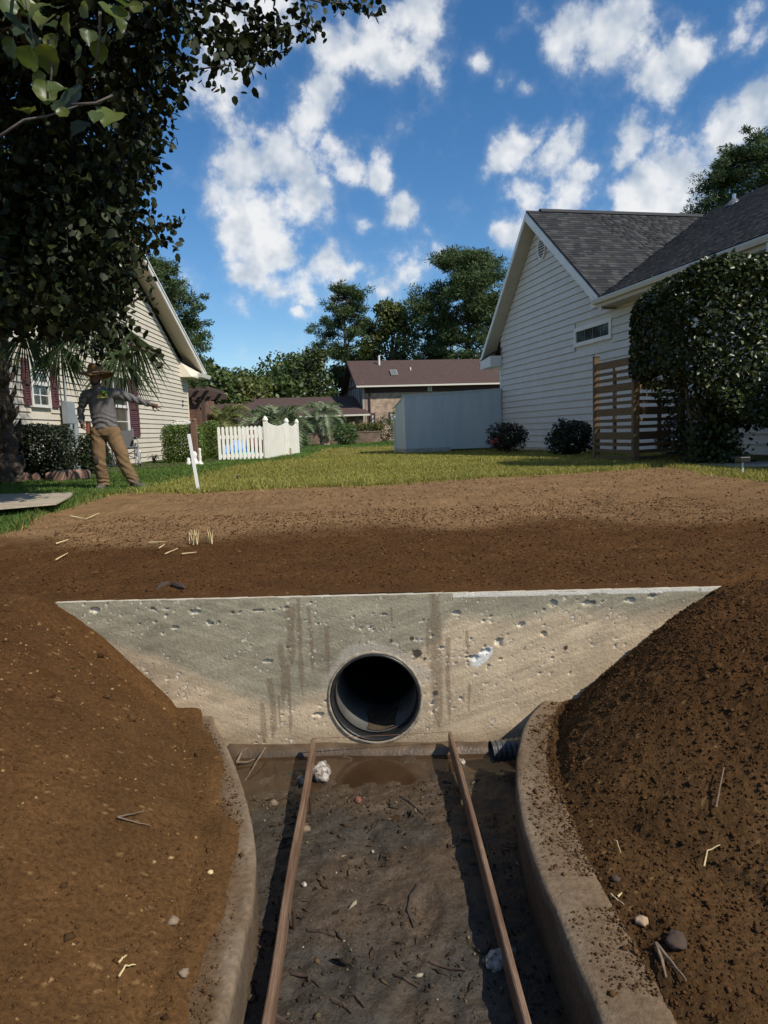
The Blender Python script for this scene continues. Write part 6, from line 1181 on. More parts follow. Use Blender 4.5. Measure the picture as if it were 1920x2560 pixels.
    for i, (u, v, s) in enumerate(spots):
        c = py(u, v, 2.85 + .25 * r.uniform()) - base; nrm = r.normal(0, .55, 3) + np.array([.1, -.9, .35]); nrm /= np.linalg.norm(nrm); tp_ = np.array([r.normal(0, .35), r.normal(0, .3), -1.]); tp_ -= nrm * (tp_ @ nrm); tp_ /= np.linalg.norm(tp_); sd = np.cross(nrm, tp_); m = 12; V = []; F = []; s = s * 1.15; cu = r.normal(0, .25); fo = r.uniform(.1, .4); ph = r.uniform(0, 6)
        for q in range(m + 1):
            f = q / m; w = .44 * sin(pi * f ** .72) ** .8 * (1 + .07 * sin(f * 21 + ph)); w2 = .44 * sin(pi * f ** .72) ** .8 * (1 + .07 * sin(f * 24 + ph * 2)); mid = c + tp_ * s * (f - .5) + nrm * s * cu * (f - .5) ** 2 * 2
            V += [mid - sd * s * w2 + nrm * s * (fo * w2 + .03 * sin(f * 17)), mid - sd * s * w2 * .5 + nrm * s * fo * w2 * .35, mid, mid + sd * s * w * .5 + nrm * s * fo * w * .35, mid + sd * s * w + nrm * s * (fo * w + .03 * sin(f * 15 + 1))]
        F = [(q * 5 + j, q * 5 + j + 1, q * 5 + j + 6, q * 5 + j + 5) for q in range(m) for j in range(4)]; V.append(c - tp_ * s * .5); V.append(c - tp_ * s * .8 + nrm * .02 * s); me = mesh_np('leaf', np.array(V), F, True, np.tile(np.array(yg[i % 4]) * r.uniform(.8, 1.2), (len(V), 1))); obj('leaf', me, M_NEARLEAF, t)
M_TREELEAF = mat('tree_leaf', (.03, .04, .012), .55, attr='Col', trans=.10, spec=.2); M_NEARLEAF = mat('near_leaf', (.1, .13, .03), .4, attr='Col', trans=.35, spec=.4)
leafy_tree()
# --- turf blades
def grass():
    r = np.random.default_rng(99); out = []
    for n, (xa, xb), (ya, yb), h in [(110000, (-6.9, 5.4), (5.3, 13), .040), (60000, (-6.6, 6.5), (13, 24), .048), (16000, (-8, 8), (24, 48), .07)]:
        X = r.uniform(xa, xb, n); Y = ya + (yb - ya) * r.uniform(0, 1, n) ** 1.25; z, mud, lawn, _, _ = ground_z(X, Y, False); k = lawn; out.append(np.stack([X[k], Y[k], z[k], np.full(k.sum(), h * .8)], 1))
    # ragged sod edge
    for i in range(1, len(LAWN) - 4):
        a, b_ = LAWN[i], LAWN[i + 1]; m = int(np.hypot(*(b_ - a)) * 420); t = r.uniform(0, 1, m)[:, None]; q = a + (b_ - a) * t + r.normal(0, .06, (m, 2)) + (0, .07); z = ground_z(q[:, 0], q[:, 1], False)[0]; out.append(np.stack([q[:, 0], q[:, 1], z, np.full(m, .055)], 1))
    A = np.concatenate(out); n = len(A); a = r.uniform(0, 6.28, n); h = A[:, 3] * r.uniform(.5, 1.5, n); w = .0035 + .0004 * A[:, 1]; lean = r.normal(0, .55, (n, 2)) * h[:, None]
    P = A[:, :3]; dx = np.stack([np.cos(a) * w, np.sin(a) * w, 0 * a], 1); tip = P + np.stack([lean[:, 0], lean[:, 1], h], 1); V = np.stack([P - dx, P + dx, tip], 1).reshape(-1, 3); F = np.arange(3 * n).reshape(-1, 3)
    gr = inpoly(P[:, 0] + r.normal(0, .25, n), P[:, 1] + r.normal(0, .3, n), GREEN); pal = np.where(gr[:, None], np.array([.085, .15, .03]), np.array([.29, .262, .07])); mixy = r.uniform(0, 1, n) < np.where(gr, .15, .28); pal = np.where(mixy[:, None], np.where(gr[:, None], np.array([.17, .19, .055]), np.array([.19, .21, .055])), pal)
    pal = pal * r.uniform(.65, 1.35, (n, 1)) * (.8 + .4 * fbm(P[:, 0], P[:, 1], .8, 3, 4))[:, None]
    o = stuff(obj('turf_grass', mesh_np('turf_grass', V, F, False, np.repeat(pal, 3, 0)), M_GRASS)); tag(o, 'short yellow and green turf grass between the houses', 'grass')
M_GRASS = mat('grass_blade', (.1, .12, .03), .6, attr='Col', trans=.3, spec=.25)
grass()
# ================================================================== worker
def fuse(b, name, voxel, smooth=4, noise=None):
    me = b.mesh('tmp'); o = obj('tmp', me); m = o.modifiers.new('r', 'REMESH'); m.mode = 'VOXEL'; m.voxel_size = voxel; s = o.modifiers.new('s', 'SMOOTH'); s.iterations = smooth; s.factor = .5
    dg = bpy.context.evaluated_depsgraph_get(); out = bpy.data.meshes.new_from_object(o.evaluated_get(dg)); out.name = name
    bpy.data.objects.remove(o); bpy.data.meshes.remove(me)
    n = len(out.vertices); co = np.empty(n * 3, np.float32); out.vertices.foreach_get('co', co); co = co.reshape(-1, 3); nr = np.empty(n * 3, np.float32); out.vertices.foreach_get('normal', nr); nr = nr.reshape(-1, 3)
    if noise is not None: co = co + nr * noise(co)[:, None]; out.vertices.foreach_set('co', co.astype(np.float32).ravel())
    out.polygons.foreach_set('use_smooth', np.ones(len(out.polygons), bool)); out.update(); return out
def worker():
    YP = 10.55; base = np.array([*py(292, 1222, YP)[:2], 1.075])
    def J(zx, zy, dy=0.): return py(150 + zx * .18083, 880 + zy * .18083, YP + dy) - base
    t = thing('person', 'worker in straw hat, grey shirt and tan trousers pointing to the right', 'person', base)
    M_SKIN = mat('skin', (.15, .078, .048), .55, (.12, .06, .04), 9, spec=.4); M_SHIRT = mat('grey_shirt', (.125, .118, .122), .85, (.10, .094, .096), 7, .002, 60); M_PANT = mat('tan_trousers', (.175, .108, .050), .9, (.14, .085, .04), 6, .003, 70)
    hipL, hipR = J(530, 1090), J(715, 1095); knL, anL = J(545, 1500, -.05), J(600, 1830, .02); knR, anR = J(868, 1470, -.05), J(1010, 1800, .02)
    pel = (hipL + hipR) / 2; chest = J(575, 680); neck = J(510, 470, -.01); head = J(492, 345, -.03); shL, shR = J(345, 585), J(790, 575)
    elL, wrL = J(285, 815, .05), J(305, 985, -.04); elR, wrR = J(1010, 650, -.06), J(1265, 730, -.12)
    # bare body (head, neck, arms, hands, legs)
    b = B(); b.tube([pel - (0, 0, .05), pel + (0, 0, .15), chest, neck - (0, 0, .04)], [(.16, .11), (.145, .10), (.17, .11), (.10, .08)], 14); b.tube([neck - (0, 0, .08), neck + (0, 0, .02), head - (0, 0, .04)], [.06, .056, .056], 12)
    hc = head; b.ball(hc, (.076, .095, .11), 16, 12); b.ball(hc + (0, -.03, -.06), (.058, .066, .062), 14, 10); b.ball(hc + (0, -.096, -.012), (.014, .020, .026), 8, 6); b.ball(hc + (0, -.070, -.06), (.026, .024, .016), 8, 6); b.ball(hc + (0, -.078, -.095), (.024, .022, .018), 8, 6)
    b.ball(hc + (0, -.078, .032), (.052, .020, .012), 10, 6)
    for sx in (-1, 1): b.ball(hc + (sx * .078, .005, -.012), (.012, .022, .032), 8, 6); b.ball(hc + (sx * .04, -.062, -.03), (.026, .026, .024), 8, 6)
    for a, e, w in ((shL, elL, wrL), (shR, elR, wrR)): b.tube([a, (a + e) / 2, e, (e + w) / 2, w], [.055, .05, .042, .04, .027], 10)
    for h, k, a in ((hipL, knL, anL), (hipR, knR, anR)): b.tube([h, (h + k) / 2, k, (k + a) / 2 + (0, .02, 0), a], [.085, .075, .055, .055, .04], 10)
    def hand(w, d, side, up, fing, thumb):
        d = d / np.linalg.norm(d); side = side / np.linalg.norm(side); nrm = np.cross(d, side); b.tube([w - d * .02, w + d * .02, w + d * .055, w + d * .085], [(.024, .026), (.034, .02), (.040, .017), (.036, .014)] if False else [.026, .030, .033, .028], 10)
        for i, (spread, curl, ln) in enumerate(fing):
            r0 = w + d * .078 + side * (.026 - .0175 * i); dd = d * cos(spread) + side * sin(spread); P = [r0]
            c = 0
            for s, f in enumerate((.42, .32, .26)): c += curl[s]; v = dd * cos(c) + up * -sin(c); P.append(P[-1] + v * ln * f)
            b.tube(P, [.0098, .009, .0085, .007], 8)
        r0 = w + d * .03 + side * .03; P = [r0, r0 + (d * .5 + side * .75) * .04 + up * thumb, r0 + (d * .8 + side * .6) * .075 + up * thumb * 2]; b.tube(P, [.0125, .011, .008], 8)
    dR = wrR - elR; dR /= np.linalg.norm(dR)
    upv = np.array([0, 0, 1.]); hand(wrR, dR + np.array([0, 0, .03]), np.cross(dR, (0, 1, 0)) * -1, np.array([0, 1., 0]) * .6 + upv * .4, [(.34, (.02, .05, .05), .088), (-.06, (.1, .1, .1), .094), (-.22, (.9, 1.0, .7), .085), (-.45, (.9, 1.0, .6), .068)], -.01)
    dL = wrL - elL; dL /= np.linalg.norm(dL); hand(wrL, dL + np.array([.12, -.1, 0]), np.array([.5, -.85, 0]), np.array([-.85, -.5, .1]), [(.08, (.35, .5, .4), .08), (.0, (.4, .5, .4), .088), (-.06, (.45, .55, .4), .082), (-.12, (.5, .6, .4), .064)], .005)
    obj('body', fuse(b, 'body', .0062, 3), M_SKIN, t)
    # face details
    for sx in (-1, 1):
        e = B(); e.ball(hc + (sx * .031, -.083, .004), (.015, .009, .008), 10, 6); e.build('eye', mat('eye_white', (.35, .31, .28), .3) if sx < 0 else bpy.data.materials['eye_white'], t, smooth=True)
        e = B(); e.ball(hc + (sx * .031, -.0905, .004), (.0065, .004, .0065), 8, 6); e.build('iris', mat('iris', (.015, .01, .008), .2) if sx < 0 else bpy.data.materials['iris'], t, smooth=True)
        e = B(); e.tube([hc + (sx * .013, -.094, .024), hc + (sx * .032, -.094, .029), hc + (sx * .05, -.083, .022)], [.004, .005, .003], 6); e.build('eyebrow', mat('hair_black', (.012, .009, .008), .6) if sx < 0 else bpy.data.materials['hair_black'], t)
    e = B(); e.tube([hc + (-.024, -.086, -.062), hc + (0, -.095, -.060), hc + (.024, -.086, -.062)], [.003, .0052, .003], 6); e.build('lips', mat('lips', (.17, .06, .05), .5), t)
    e = B(); e.tube([hc + (-.066, -.02, -.045), hc + (-.05, -.055, -.088), hc + (-.018, -.083, -.110), hc + (.018, -.083, -.110), hc + (.05, -.055, -.088), hc + (.066, -.02, -.045)], [.008, .011, .015, .015, .011, .008], 8); e.build('beard', bpy.data.materials['hair_black'], t, smooth=True)
    e = B(); e.ball(hc + (0, .015, .02), (.082, .092, .1), 14, 9); e.build('hair', bpy.data.materials['hair_black'], t, smooth=True)
    # shirt
    b = B(); b.tube([pel + (0, 0, .03), pel + (0, 0, .12), pel * .45 + chest * .55, chest + (0, 0, .06), chest * .35 + neck * .65 + (0, 0, -.02), neck + (0, 0, -.012)], [(.185, .135), (.178, .13), (.182, .13), (.20, .135), (.165, .105), (.066, .066)], 18)
    b.tube([shL + (.10, 0, .0), shL + (.02, 0, -.005), (shL + elL) / 2, elL, (elL + wrL) / 2, wrL], [.085, .082, .068, .058, .05, .038], 12); b.tube([shR - (.10, 0, 0), shR + (0, 0, -.005), (shR + elR) / 2, elR, (elR + wrR) / 2, wrR], [.085, .082, .070, .060, .05, .036], 12)
    def wr(co):
        d = co - (pel + (0, 0, .1)); low = np.exp(-((co[:, 2] - pel[2] - .10) / .12) ** 2); f = .009 * low * np.sin(co[:, 2] * 85 + co[:, 0] * 16 + 2 * np.sin(co[:, 0] * 19) + 5 * fbm(co[:, 0], co[:, 2], 9, 2, 3))
        arm = (co[:, 0] > shR[0] + .05); f = f + np.where(arm, .0065 * np.sin(co[:, 0] * 75 + co[:, 2] * 60 + 3 * vn(co[:, 0] * 9, co[:, 2] * 9)), 0); armL = co[:, 0] < shL[0] - .02; f = f + np.where(armL, .006 * np.sin(co[:, 2] * 80 + co[:, 0] * 40), 0)
        return f + .007 * (fbm(co[:, 0] * 3 + co[:, 1], co[:, 2] * 3, 3.2, 3, 3) - .5)
    obj('shirt', fuse(b, 'shirt', .0095, 4, wr), M_SHIRT, t)
    b = B(); b.tube([neck + (0, 0, -.018), neck + (0, 0, .012)], .064, 14, cap=False); b.build('collar', M_SHIRT, t, smooth=True)
    # emblem printed on the chest: little palm, sun and a bar
    def onchest(zx, zy): p = J(zx, zy); return np.array([p[0], -.0, p[2]])
    yc = chest[1] - .155
    def flat(name, pts, col, m=None): q = B(); q.add([tuple(np.array([onchest(*p)[0], yc, onchest(*p)[2]])) for p in pts] + [tuple(np.array([onchest(*p)[0], yc + .05, onchest(*p)[2]])) for p in pts], [tuple(range(len(pts)))] + [(i, (i + 1) % len(pts), (i + 1) % len(pts) + len(pts), i + len(pts)) for i in range(len(pts))]); q.build(name, m or mat('print_' + name, col, .7), t)
    flat('emblem_bar', [(566, 634), (702, 624), (702, 636), (566, 648)], (.62, .62, .18)); gm = mat('print_green', (.22, .62, .05), .7)
    for k in range(7): a = -.3 + k * .62; flat('emblem_palm', [(678, 556), (678 + 44 * cos(a) - 5 * sin(a), 550 + 24 * sin(a) + 5 * cos(a)), (678 + 50 * cos(a), 556 + 30 * sin(a)), (678 + 44 * cos(a) + 6 * sin(a), 562 + 24 * sin(a) - 6 * cos(a))], None, gm)
    flat('emblem_trunk', [(672, 560), (684, 560), (697, 614), (682, 614)], (.55, .55, .10)); flat('emblem_sun', [(606 + 24 * cos(k * .52), 590 + 22 * sin(k * .52)) for k in range(12)], (.30, .13, .06)); flat('emblem_hill', [(566, 626), (585, 590), (604, 614), (625, 594), (640, 622)], (.62, .60, .08))
    # trousers
    b = B(); b.tube([pel + (0, 0, .07), pel + (0, 0, .0), pel - (0, 0, .07)], [(.178, .13), (.185, .135), (.17, .13)], 18)
    for h, k, a in ((hipL, knL, anL), (hipR, knR, anR)): b.tube([h + (0, 0, .02), h * .6 + k * .4, k + (0, 0, .05), k - (0, 0, .06), k * .4 + a * .6, a + (0, 0, .05), a - (0, 0, .015)], [.115, .108, .092, .09, .088, .086, .090], 14)
    def wp_(co):
        z_ = co[:, 2]; kn = np.exp(-((z_ - knL[2] + .04) / .13) ** 2); an = np.exp(-((z_ - anL[2] - .04) / .07) ** 2); cr = np.exp(-((z_ - pel[2] + .08) / .1) ** 2)
        w_ = 6 * fbm(co[:, 0] * 3, co[:, 1] * 3 + z_ * 2, 3, 2, 4); return .0055 * kn * np.sin(z_ * 60 + co[:, 0] * 45 + w_) + .009 * an * np.sin(z_ * 110 + co[:, 0] * 25 + w_) + .004 * cr * np.sin(z_ * 50 - np.abs(co[:, 0] - pel[0]) * 60 + w_) + .020 * (fbm(co[:, 0] * 3 + co[:, 1] * 2, z_ * 3, 3, 3, 13) - .5)
    tro = obj('trousers', fuse(b, 'trousers', .0095, 4, wp_), M_PANT, t)
    # dirt patch on the knee, pouch
    q = B(); q.ball(knL + (-.02, -.088, .0), (.045, .02, .06), 10, 7); q.build('knee_stain', mat('mud_stain', (.03, .02, .012), .9), tro, smooth=True)
    q = B(); c = J(395, 1030, -.05); q.box(c[0] - .03, c[0] + .02, c[1] - .04, c[1] + .05, c[2] - .11, c[2] + .07); q.build('tool_pouch', mat('leather', (.19, .06, .025), .6), t, bevel=.012)
    # shoes
    M_SHOE = mat('grey_boot', (.075, .068, .055), .85, (.11, .095, .075), 14, .003, 60)
    def shoe(a, d):
        d = np.array([*d, 0.]); d /= np.linalg.norm(d); a = np.array([a[0], a[1], 0.]); s = B(); s.tube([a + (0, 0, .14), a + (0, 0, .07)], [.055, .058], 12); s.tube([a - d * .07 + (0, 0, .045), a + (0, 0, .05), a + d * .09 + (0, 0, .045), a + d * .17 + (0, 0, .036), a + d * .205 + (0, 0, .032)], [(.038, .042), (.046, .05), (.05, .044), (.046, .036), (.03, .025)], 14); s.tube([a - d * .09 + (0, 0, .012), a + d * .08 + (0, 0, .012), a + d * .215 + (0, 0, .012)], [(.042, .014), (.054, .014), (.04, .014)], 12)
        obj('shoe', fuse(s, 'shoe', .007, 3), M_SHOE, t)
    shoe(J(605, 1860), (-.1, -1)); shoe(J(1035, 1850), (.86, -.5))
    # straw hat
    M_STRAWHAT = mat('straw_hat', (.27, .15, .05), .75, (.19, .10, .033), 40, .003, 120, stretch=(1, 1, 3)); top = hc + np.array([.0, .01, .055]); n = 40; P = []
    prof = [(.235, -.030), (.238, -.022), (.19, .004), (.14, .018), (.108, .026), (.104, .06), (.098, .105), (.075, .135), (.035, .128), (.005, .122)]
    for k in range(n):
        a = 2 * pi * k / n; sag = .030 * cos(2 * a) - .006 * sin(a)
        for rr, zz in prof: P.append((top[0] + rr * cos(a) * 1.02, top[1] + rr * sin(a) * 1.05, top[2] + zz + sag * max(0, (rr - .10) / .13)))
    m_ = len(prof); h_ = B(); h_.add(P, [(k * m_ + j, k * m_ + j + 1, ((k + 1) % n) * m_ + j + 1, ((k + 1) % n) * m_ + j) for k in range(n) for j in range(m_ - 1)]); ho = h_.build('straw_hat', M_STRAWHAT, t, smooth=True); sm = ho.modifiers.new('s', 'SOLIDIFY'); sm.thickness = .005
    q = B(); q.tube([top + (0, 0, .028), top + (0, 0, .05)], .1085, 24, cap=False); q.build('hat_band', mat('hat_band', (.04, .025, .018), .8), ho, smooth=True)
worker()

# ================================================================== plywood, stake, bed edging
pl = [pz(-160, 1238, 1.15), pz(183, 1231, 1.16), pz(176, 1240, 1.15), pz(140, 1258, 1.14), pz(-160, 1283, 1.14)]
b = B(); b.add([tuple(p) for p in pl] + [tuple(p - np.array([0, 0, .018])) for p in pl], [(4, 3, 2, 1, 0), (5, 6, 7, 8, 9)] + [(i, (i + 1) % 5, (i + 1) % 5 + 5, i + 5) for i in range(5)])
tag(b.build('plywood_sheet', mat('weathered_plywood', (.40, .34, .25), .8, (.30, .25, .185), 2.2, .002, 18, stretch=(.5, 4, 1), vary=.15)), 'weathered plywood sheet lying on the grass at the left edge', 'plywood')
q0 = pz(497, 1233, 1.05); q1 = py(472, 1085, q0[1]); ax = (q1 - q0); b = B(); b.beam(q0 - ax * .08, q1, .036, .036, up=(0, 1, 0)); tag(b.build('pvc_stake', mat('white_pvc', (.80, .80, .78), .4)), 'leaning white stake at the edge of the turf', 'stake')
M_EDGE = mat('red_edging_stone', (.30, .17, .12), .9, (.22, .13, .10), 9, .008, 30, rand=.15)
eds = [(14, 1209, .12), (62, 1206, .13), (75, 1203, .10), (92, 1206, .10), (127, 1204, .12), (148, 1206, .15), (168, 1203, .15), (190, 1202, .15), (212, 1200, .13), (-30, 1212, .14)]
words = ['round', 'fourth from the worker', 'tall upright', 'small low', 'domed', 'broad', 'long', 'squared', 'last squared', 'outermost']
for i, (u, v, s) in enumerate(eds):
    p = pz(u, v, 1.08); bb = B(); bb.ball((0, 0, 0), 1, 14, 9); V = np.concatenate(bb.v); V = np.sign(V) * np.abs(V) ** (.55 if i > 4 else .8); k = 1 + .25 * (fbm(V[:, 0] * 2 + i, V[:, 1] * 2 + V[:, 2], 1.3, 3, i) - .5); bb.v = [V * k[:, None] * (s * .78, s * .62, s * .8)]; o = bb.build('edging_stone', M_EDGE, smooth=True); o.location = (p[0], p[1], 1.165)
    tag(o, words[i] + ' reddish edging stone of the bed under the left window', 'stone', 'edging stones of the flower bed')
# dark planting bed behind the stones
bd = [pz(-200, 1216, 1.085), pz(60, 1207, 1.085), pz(225, 1200, 1.085), (-5.6, 15.2, 1.085), (-6.85, 15.5, 1.085), (-7.2, 12, 1.085)]
b = B(); b.add([tuple(p) for p in bd] , [tuple(range(len(bd)))]); o = struct(b.build('planting_bed', mat('bed_mulch', (.045, .030, .02), .95, (.08, .055, .035), 20, .02, 40))); o.location.z = .03
bd2 = [(-6.85, 15.5, 1.0), (-5.65, 15.2, 1.0), (-4.95, 18.5, 1.0), (-4.2, 21.5, 1.0), (-4.3, 23.0, 1.0), (-6.7, 23.5, 1.0)]
b = B(); b.add([(x, y, 1.112) for x, y, z in bd2], [tuple(range(len(bd2)))]); struct(b.build('planting_bed', bpy.data.materials['bed_mulch']))
# bed grass clumps
def strap(label, u, v, n, h, seed, col, dy=.3):
    p = pz(u, v, 1.08); r = np.random.default_rng(seed); V = []; F = []
    for i in range(n):
        a = r.uniform(0, 6.28); o_ = np.array([r.normal(0, .06), r.normal(0, .06), 0]); d = np.array([cos(a), sin(a), 0]); w = np.array([-sin(a), cos(a), 0]) * .008; L_ = h * r.uniform(.7, 1.2); P = [o_, o_ + d * L_ * .25 + (0, 0, L_ * .6), o_ + d * L_ * .6 + (0, 0, L_ * .75), o_ + d * L_ * .95 + (0, 0, L_ * .45)]
        for k in range(3): n0 = len(V); V += [P[k] - w, P[k] + w, P[k + 1] + w, P[k + 1] - w]; F.append((n0, n0 + 1, n0 + 2, n0 + 3))
    me = mesh_np('strap_leaf_plant', np.array(V), F, False, np.tile(col, (len(V), 1))); o = obj('strap_leaf_plant', me, M_LEAF); o.location = (p[0], p[1] + dy, 1.1); tag(o, label, 'plant', 'strap leaved plants in the left bed')
strap('arching strap leaved plant left of the worker in the bed', 205, 1190, 60, .55, 5, (.05, .075, .02)); strap('strap leaved plant in front of the dark evergreen', 130, 1195, 45, .5, 6, (.03, .045, .015)); strap('small strap leaved plant right of the wheelchair', 380, 1160, 26, .3, 7, (.07, .09, .03))
# ================================================================== wheelchair beside the wall
def wheelchair():
    Yw = 18.6; p = py(318, 1160, Yw); t = thing('wheelchair', 'grey wheelchair parked against the cream siding behind the worker', 'wheelchair', (p[0], Yw, 1.10), .5); M_AL = mat('bare_metal', (.55, .55, .53), .3, metal=.7); M_BL = mat('black_vinyl', (.035, .035, .038), .5); M_TY = mat('grey_tyre', (.30, .30, .29), .7)
    def wheel(x, y, r, w, name):
        n = 36; c = np.array([x, y, r]); P = [c + (0, r * .93 * cos(2 * pi * k / n), r * .93 * sin(2 * pi * k / n)) for k in range(n + 1)]; b = B(); b.tube(P, w, 8, cap=False); wh = b.build(name, M_TY, t, smooth=True); P = [c + (.04 * (1 if x > 0 else -1), r * .78 * cos(2 * pi * k / n), r * .78 * sin(2 * pi * k / n)) for k in range(n + 1)]
        if r > .2: b = B(); b.tube(P, .010, 6, cap=False); b.build('push_rim', M_AL, wh, smooth=True)
        for k in range(10 if r > .2 else 5): a = 2 * pi * k / (10 if r > .2 else 5); b = B(); b.tube([c, c + (0, r * .9 * cos(a), r * .9 * sin(a))], .004 if r > .2 else .008, 5); b.build('spoke', M_AL, wh)
        b = B(); b.tube([c - (.03, 0, 0), c + (.03, 0, 0)], .03, 10); b.build('hub', M_BL, wh)
    for sx in (-.28, .28): wheel(sx, .1, .31, .018, 'rear_wheel'); wheel(sx * .85, -.38, .10, .018, 'caster')
    b = B(); b.box(-.23, .23, -.28, .18, .47, .53); b.build('seat', M_BL, t, bevel=.015); b = B(); b.hexa([(-.23, .18, .53), (.23, .18, .53), (.23, .23, .53), (-.23, .23, .53), (-.23, .26, .95), (.23, .26, .95), (.23, .30, .95), (-.23, .30, .95)]); b.build('backrest', M_BL, t)
    for sx in (-.25, .25):
        b = B(); b.tube([(sx, .22, .2), (sx, .24, .6), (sx, .28, .97), (sx, .40, 1.0)], .013, 7); b.build('push_handle', M_AL, t); b = B(); b.tube([(sx, .2, .72), (sx, -.2, .72), (sx, -.28, .66), (sx, -.30, .48)], .014, 7); b.build('arm_frame', M_AL, t); b = B(); b.box(sx - .03, sx + .03, -.2, .14, .735, .77); b.build('armrest', M_BL, t, bevel=.01)
        b = B(); b.tube([(sx, .1, .31), (sx, -.28, .40), (sx, -.38, .2)], .013, 7); b.build('side_frame', M_AL, t); b = B(); b.tube([(sx * .8, -.30, .46), (sx * .8, -.48, .2), (sx * .8, -.52, .10)], .012, 7); b.build('leg_rest', M_AL, t); b = B(); b.box(sx * .8 - .07, sx * .8 + .07, -.62, -.46, .08, .095); b.build('footplate', M_BL, t)
    b = B(); b.tube([(-.27, .1, .2), (.27, -.1, .45)], .012, 6); b.build('cross_brace', M_AL, t); b = B(); b.tube([(.27, .1, .2), (-.27, -.1, .45)], .012, 6); b.build('cross_brace', M_AL, t)
wheelchair()
# ================================================================== wooden posts with a white ironwork arm, ornaments
M_POST = mat('brown_post', (.14, .075, .05), .85, (.19, .11, .075), 4, .003, 25, stretch=(3, 3, .5)); M_IRON = mat('white_iron', (.78, .77, .73), .5)
Yg = 18.9; pp = py(492, 1155, Yg); t = thing('bracket_post', 'brown wooden post with white scrolled iron arm over the hedge', 'post', (pp[0], Yg, 1.06)); hp = py(490, 1052, Yg)[2] - 1.06
b = B(); b.box(-.055, .055, -.055, .055, -.05, hp); b.build('post', M_POST, t, bevel=.01); b = B(); b.ball((0, 0, hp + .02), (.07, .07, .05), 12, 8); b.build('post_top', M_POST, t, smooth=True)
xl = py(432, 1055, Yg)[0] - pp[0]; b = B(); b.tube([(-.06, 0, hp - .08), (-.2, 0, hp + .0), (-.3, 0, hp + .02), (xl + .1, 0, hp + .02), (xl, 0, hp - .03)], .016, 7); arm = b.build('iron_arm', M_IRON, t, smooth=True)
for i in range(5): x0 = -.17 - .085 * i; b = B(); b.tube([(x0, 0, hp - .02), (x0 - .03, 0, hp - .09), (x0 - .075, 0, hp - .08), (x0 - .06, 0, hp - .03), (x0 - .035, 0, hp - .04)], .010, 6); b.build('scroll', M_IRON, arm, smooth=True)
b = B(); b.tube([(0, 0, hp - .12), (-.1, 0, hp - .03), (-.16, 0, hp + .02)], .012, 6); b.build('brace', M_IRON, t, smooth=True)
p2_ = py(489, 1047, Yg + 1.4); b = B(); b.tube([(p2_[0] - .12, Yg + 1.4, 1.0), (p2_[0] - .12, Yg + 1.4, p2_[2] - .03), (p2_[0] - .12, Yg + 1.4, p2_[2])], [.06, .06, .02], 10); tag(b.build('round_post', M_POST), 'second brown post just behind the bracket post', 'post')
M_ORN = mat('white_ornament', (.74, .72, .68), .6)
for i, (u, lab, prof) in enumerate([(503, 'white turned garden baluster beside the wooden post', [(.075, 0), (.075, .03), (.04, .06), (.03, .12), (.045, .18), (.03, .26), (.035, .36), (.04, .40), (.01, .42)]), (489, 'white garden figurine with rounded head in the hedge foot', [(.09, 0), (.10, .06), (.07, .12), (.05, .17), (.07, .22), (.075, .27), (.04, .33), (.01, .34)]), (474, 'small white garden figurine left of the baluster', [(.06, 0), (.07, .05), (.04, .10), (.05, .14), (.02, .18)])]):
    p = py(u, 1156, 18.6); n = 16; P = []; [P.append((r_ * cos(2 * pi * k / n), r_ * sin(2 * pi * k / n), z_)) for k in range(n) for r_, z_ in prof]; m_ = len(prof); bb = B(); bb.add(P, [(k * m_ + j, k * m_ + j + 1, ((k + 1) % n) * m_ + j + 1, ((k + 1) % n) * m_ + j) for k in range(n) for j in range(m_ - 1)]); o = bb.build('garden_ornament', M_ORN, smooth=True); o.location = (p[0], 18.5, 1.11); tag(o, lab, 'ornament', 'white ornaments under the hedge')
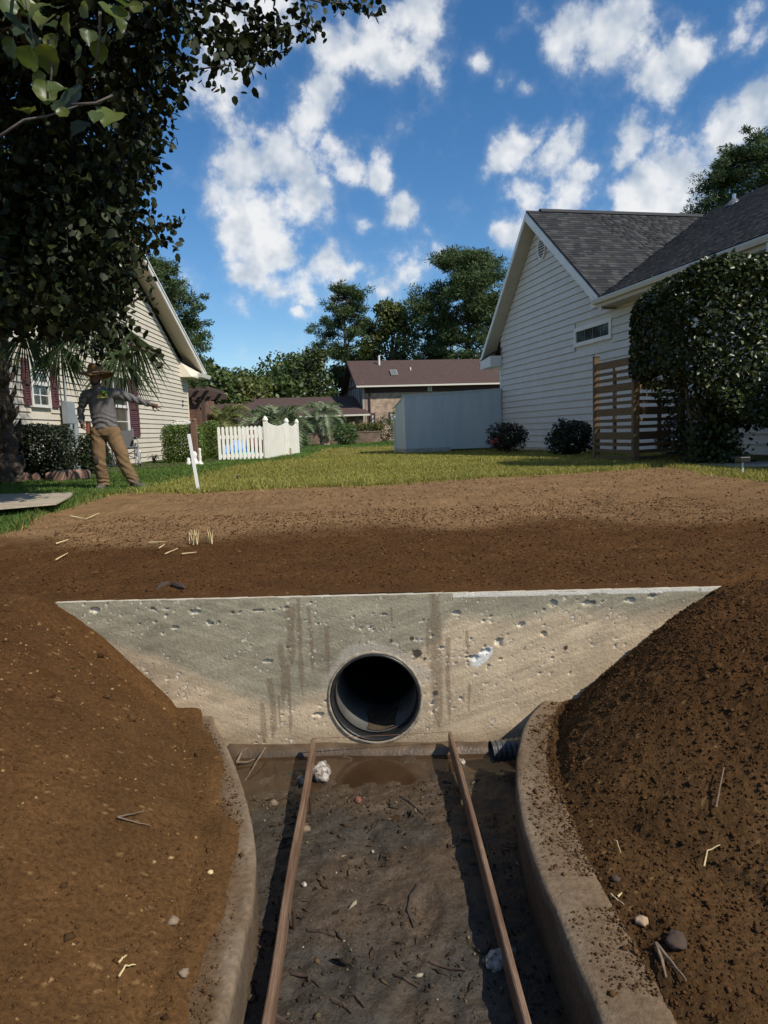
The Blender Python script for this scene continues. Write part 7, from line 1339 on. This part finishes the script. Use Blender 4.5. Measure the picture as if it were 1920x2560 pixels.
# ================================================================== utility box and pipes on the cream wall
ux = lxy(148, 960); uw = LO + np.array([.014, 1, 0]) * ux[0] + np.array([1, 0, 0]) * .1
t = thing('utility_box', 'grey utility box with pipes on the cream wall, left of the worker', 'utility box', (uw[0], uw[1], 1.06)); M_GB = mat('grey_box', (.25, .28, .30), .5, (.2, .23, .25), 4)
b = B(); b.box(-.02, .14, -.18, .18, 1.15, 1.65); b.build('box', M_GB, t, bevel=.01); b = B(); b.tube([(.06, -.12, 1.65), (.06, -.12, 2.6)], .03, 8); b.build('conduit', M_GB, t); b = B(); b.tube([(.06, .30, .05), (.06, .30, 1.35)], .07, 10); b.build('drain_stack', M_GB, t); b = B(); b.tube([(.08, -.05, 1.15), (.08, -.05, .1)], .06, 10); b.build('conduit', M_GB, t)
b = B(); b.tube([(.1, .5, .75), (.2, .7, .72), (.2, .95, .80), (.15, 1.2, .82)], .03, 8); b.build('hose', mat('pale_hose', (.5, .52, .5), .5), t, smooth=True)
b = B(); b.box(.0, .12, 1.0, 1.4, .35, .7); b.build('meter', M_GB, t, bevel=.01); b = B(); b.tube([(.12, 1.2, .52), (.2, 1.2, .52)], .11, 14); b.build('dial_cover', M_GLASS, t)
# ================================================================== path light and paving at the right edge
p = pz(1856, 1186, 1.07); t = thing('path_light', 'black and white solar path light under the camellia', 'path light', (p[0], p[1], 1.06)); b = B(); b.tube([(0, 0, -.05), (0, 0, .17)], .012, 8); b.build('stake', M_TRIM, t); b = B(); b.box(-.07, .07, -.07, .07, .17, .24); b.build('lamp_head', mat('lamp_black', (.015, .015, .015), .4), t, bevel=.01)
for i, (u, v, an) in enumerate([(1816, 1148, .3), (1826, 1152, 1.1), (1836, 1152, .7)]): p = pz(u, v, 1.12); b = B(); b.box(-.06, .06, -.012, .012, -.02, .03); o = b.build('plant_tag', M_TRIM); o.location = (p[0], p[1], 1.15); o.rotation_euler = (.5, an, an); tag(o, ['leftmost', 'middle', 'right'][i] + ' white plastic tag lying under the camellia', 'tag', 'white tags under the camellia')
p = pz(1905, 1175, 1.07); b = B(); b.box(p[0] - .3, p[0] + 2.2, p[1] + .2, p[1] + 1.4, 1.0, 1.115); tag(b.build('stone_slab', mat('pale_slab', (.36, .32, .26), .9, (.28, .25, .2), 6, .003, 30)), 'pale stone slab at the right edge beside the camellia', 'slab')
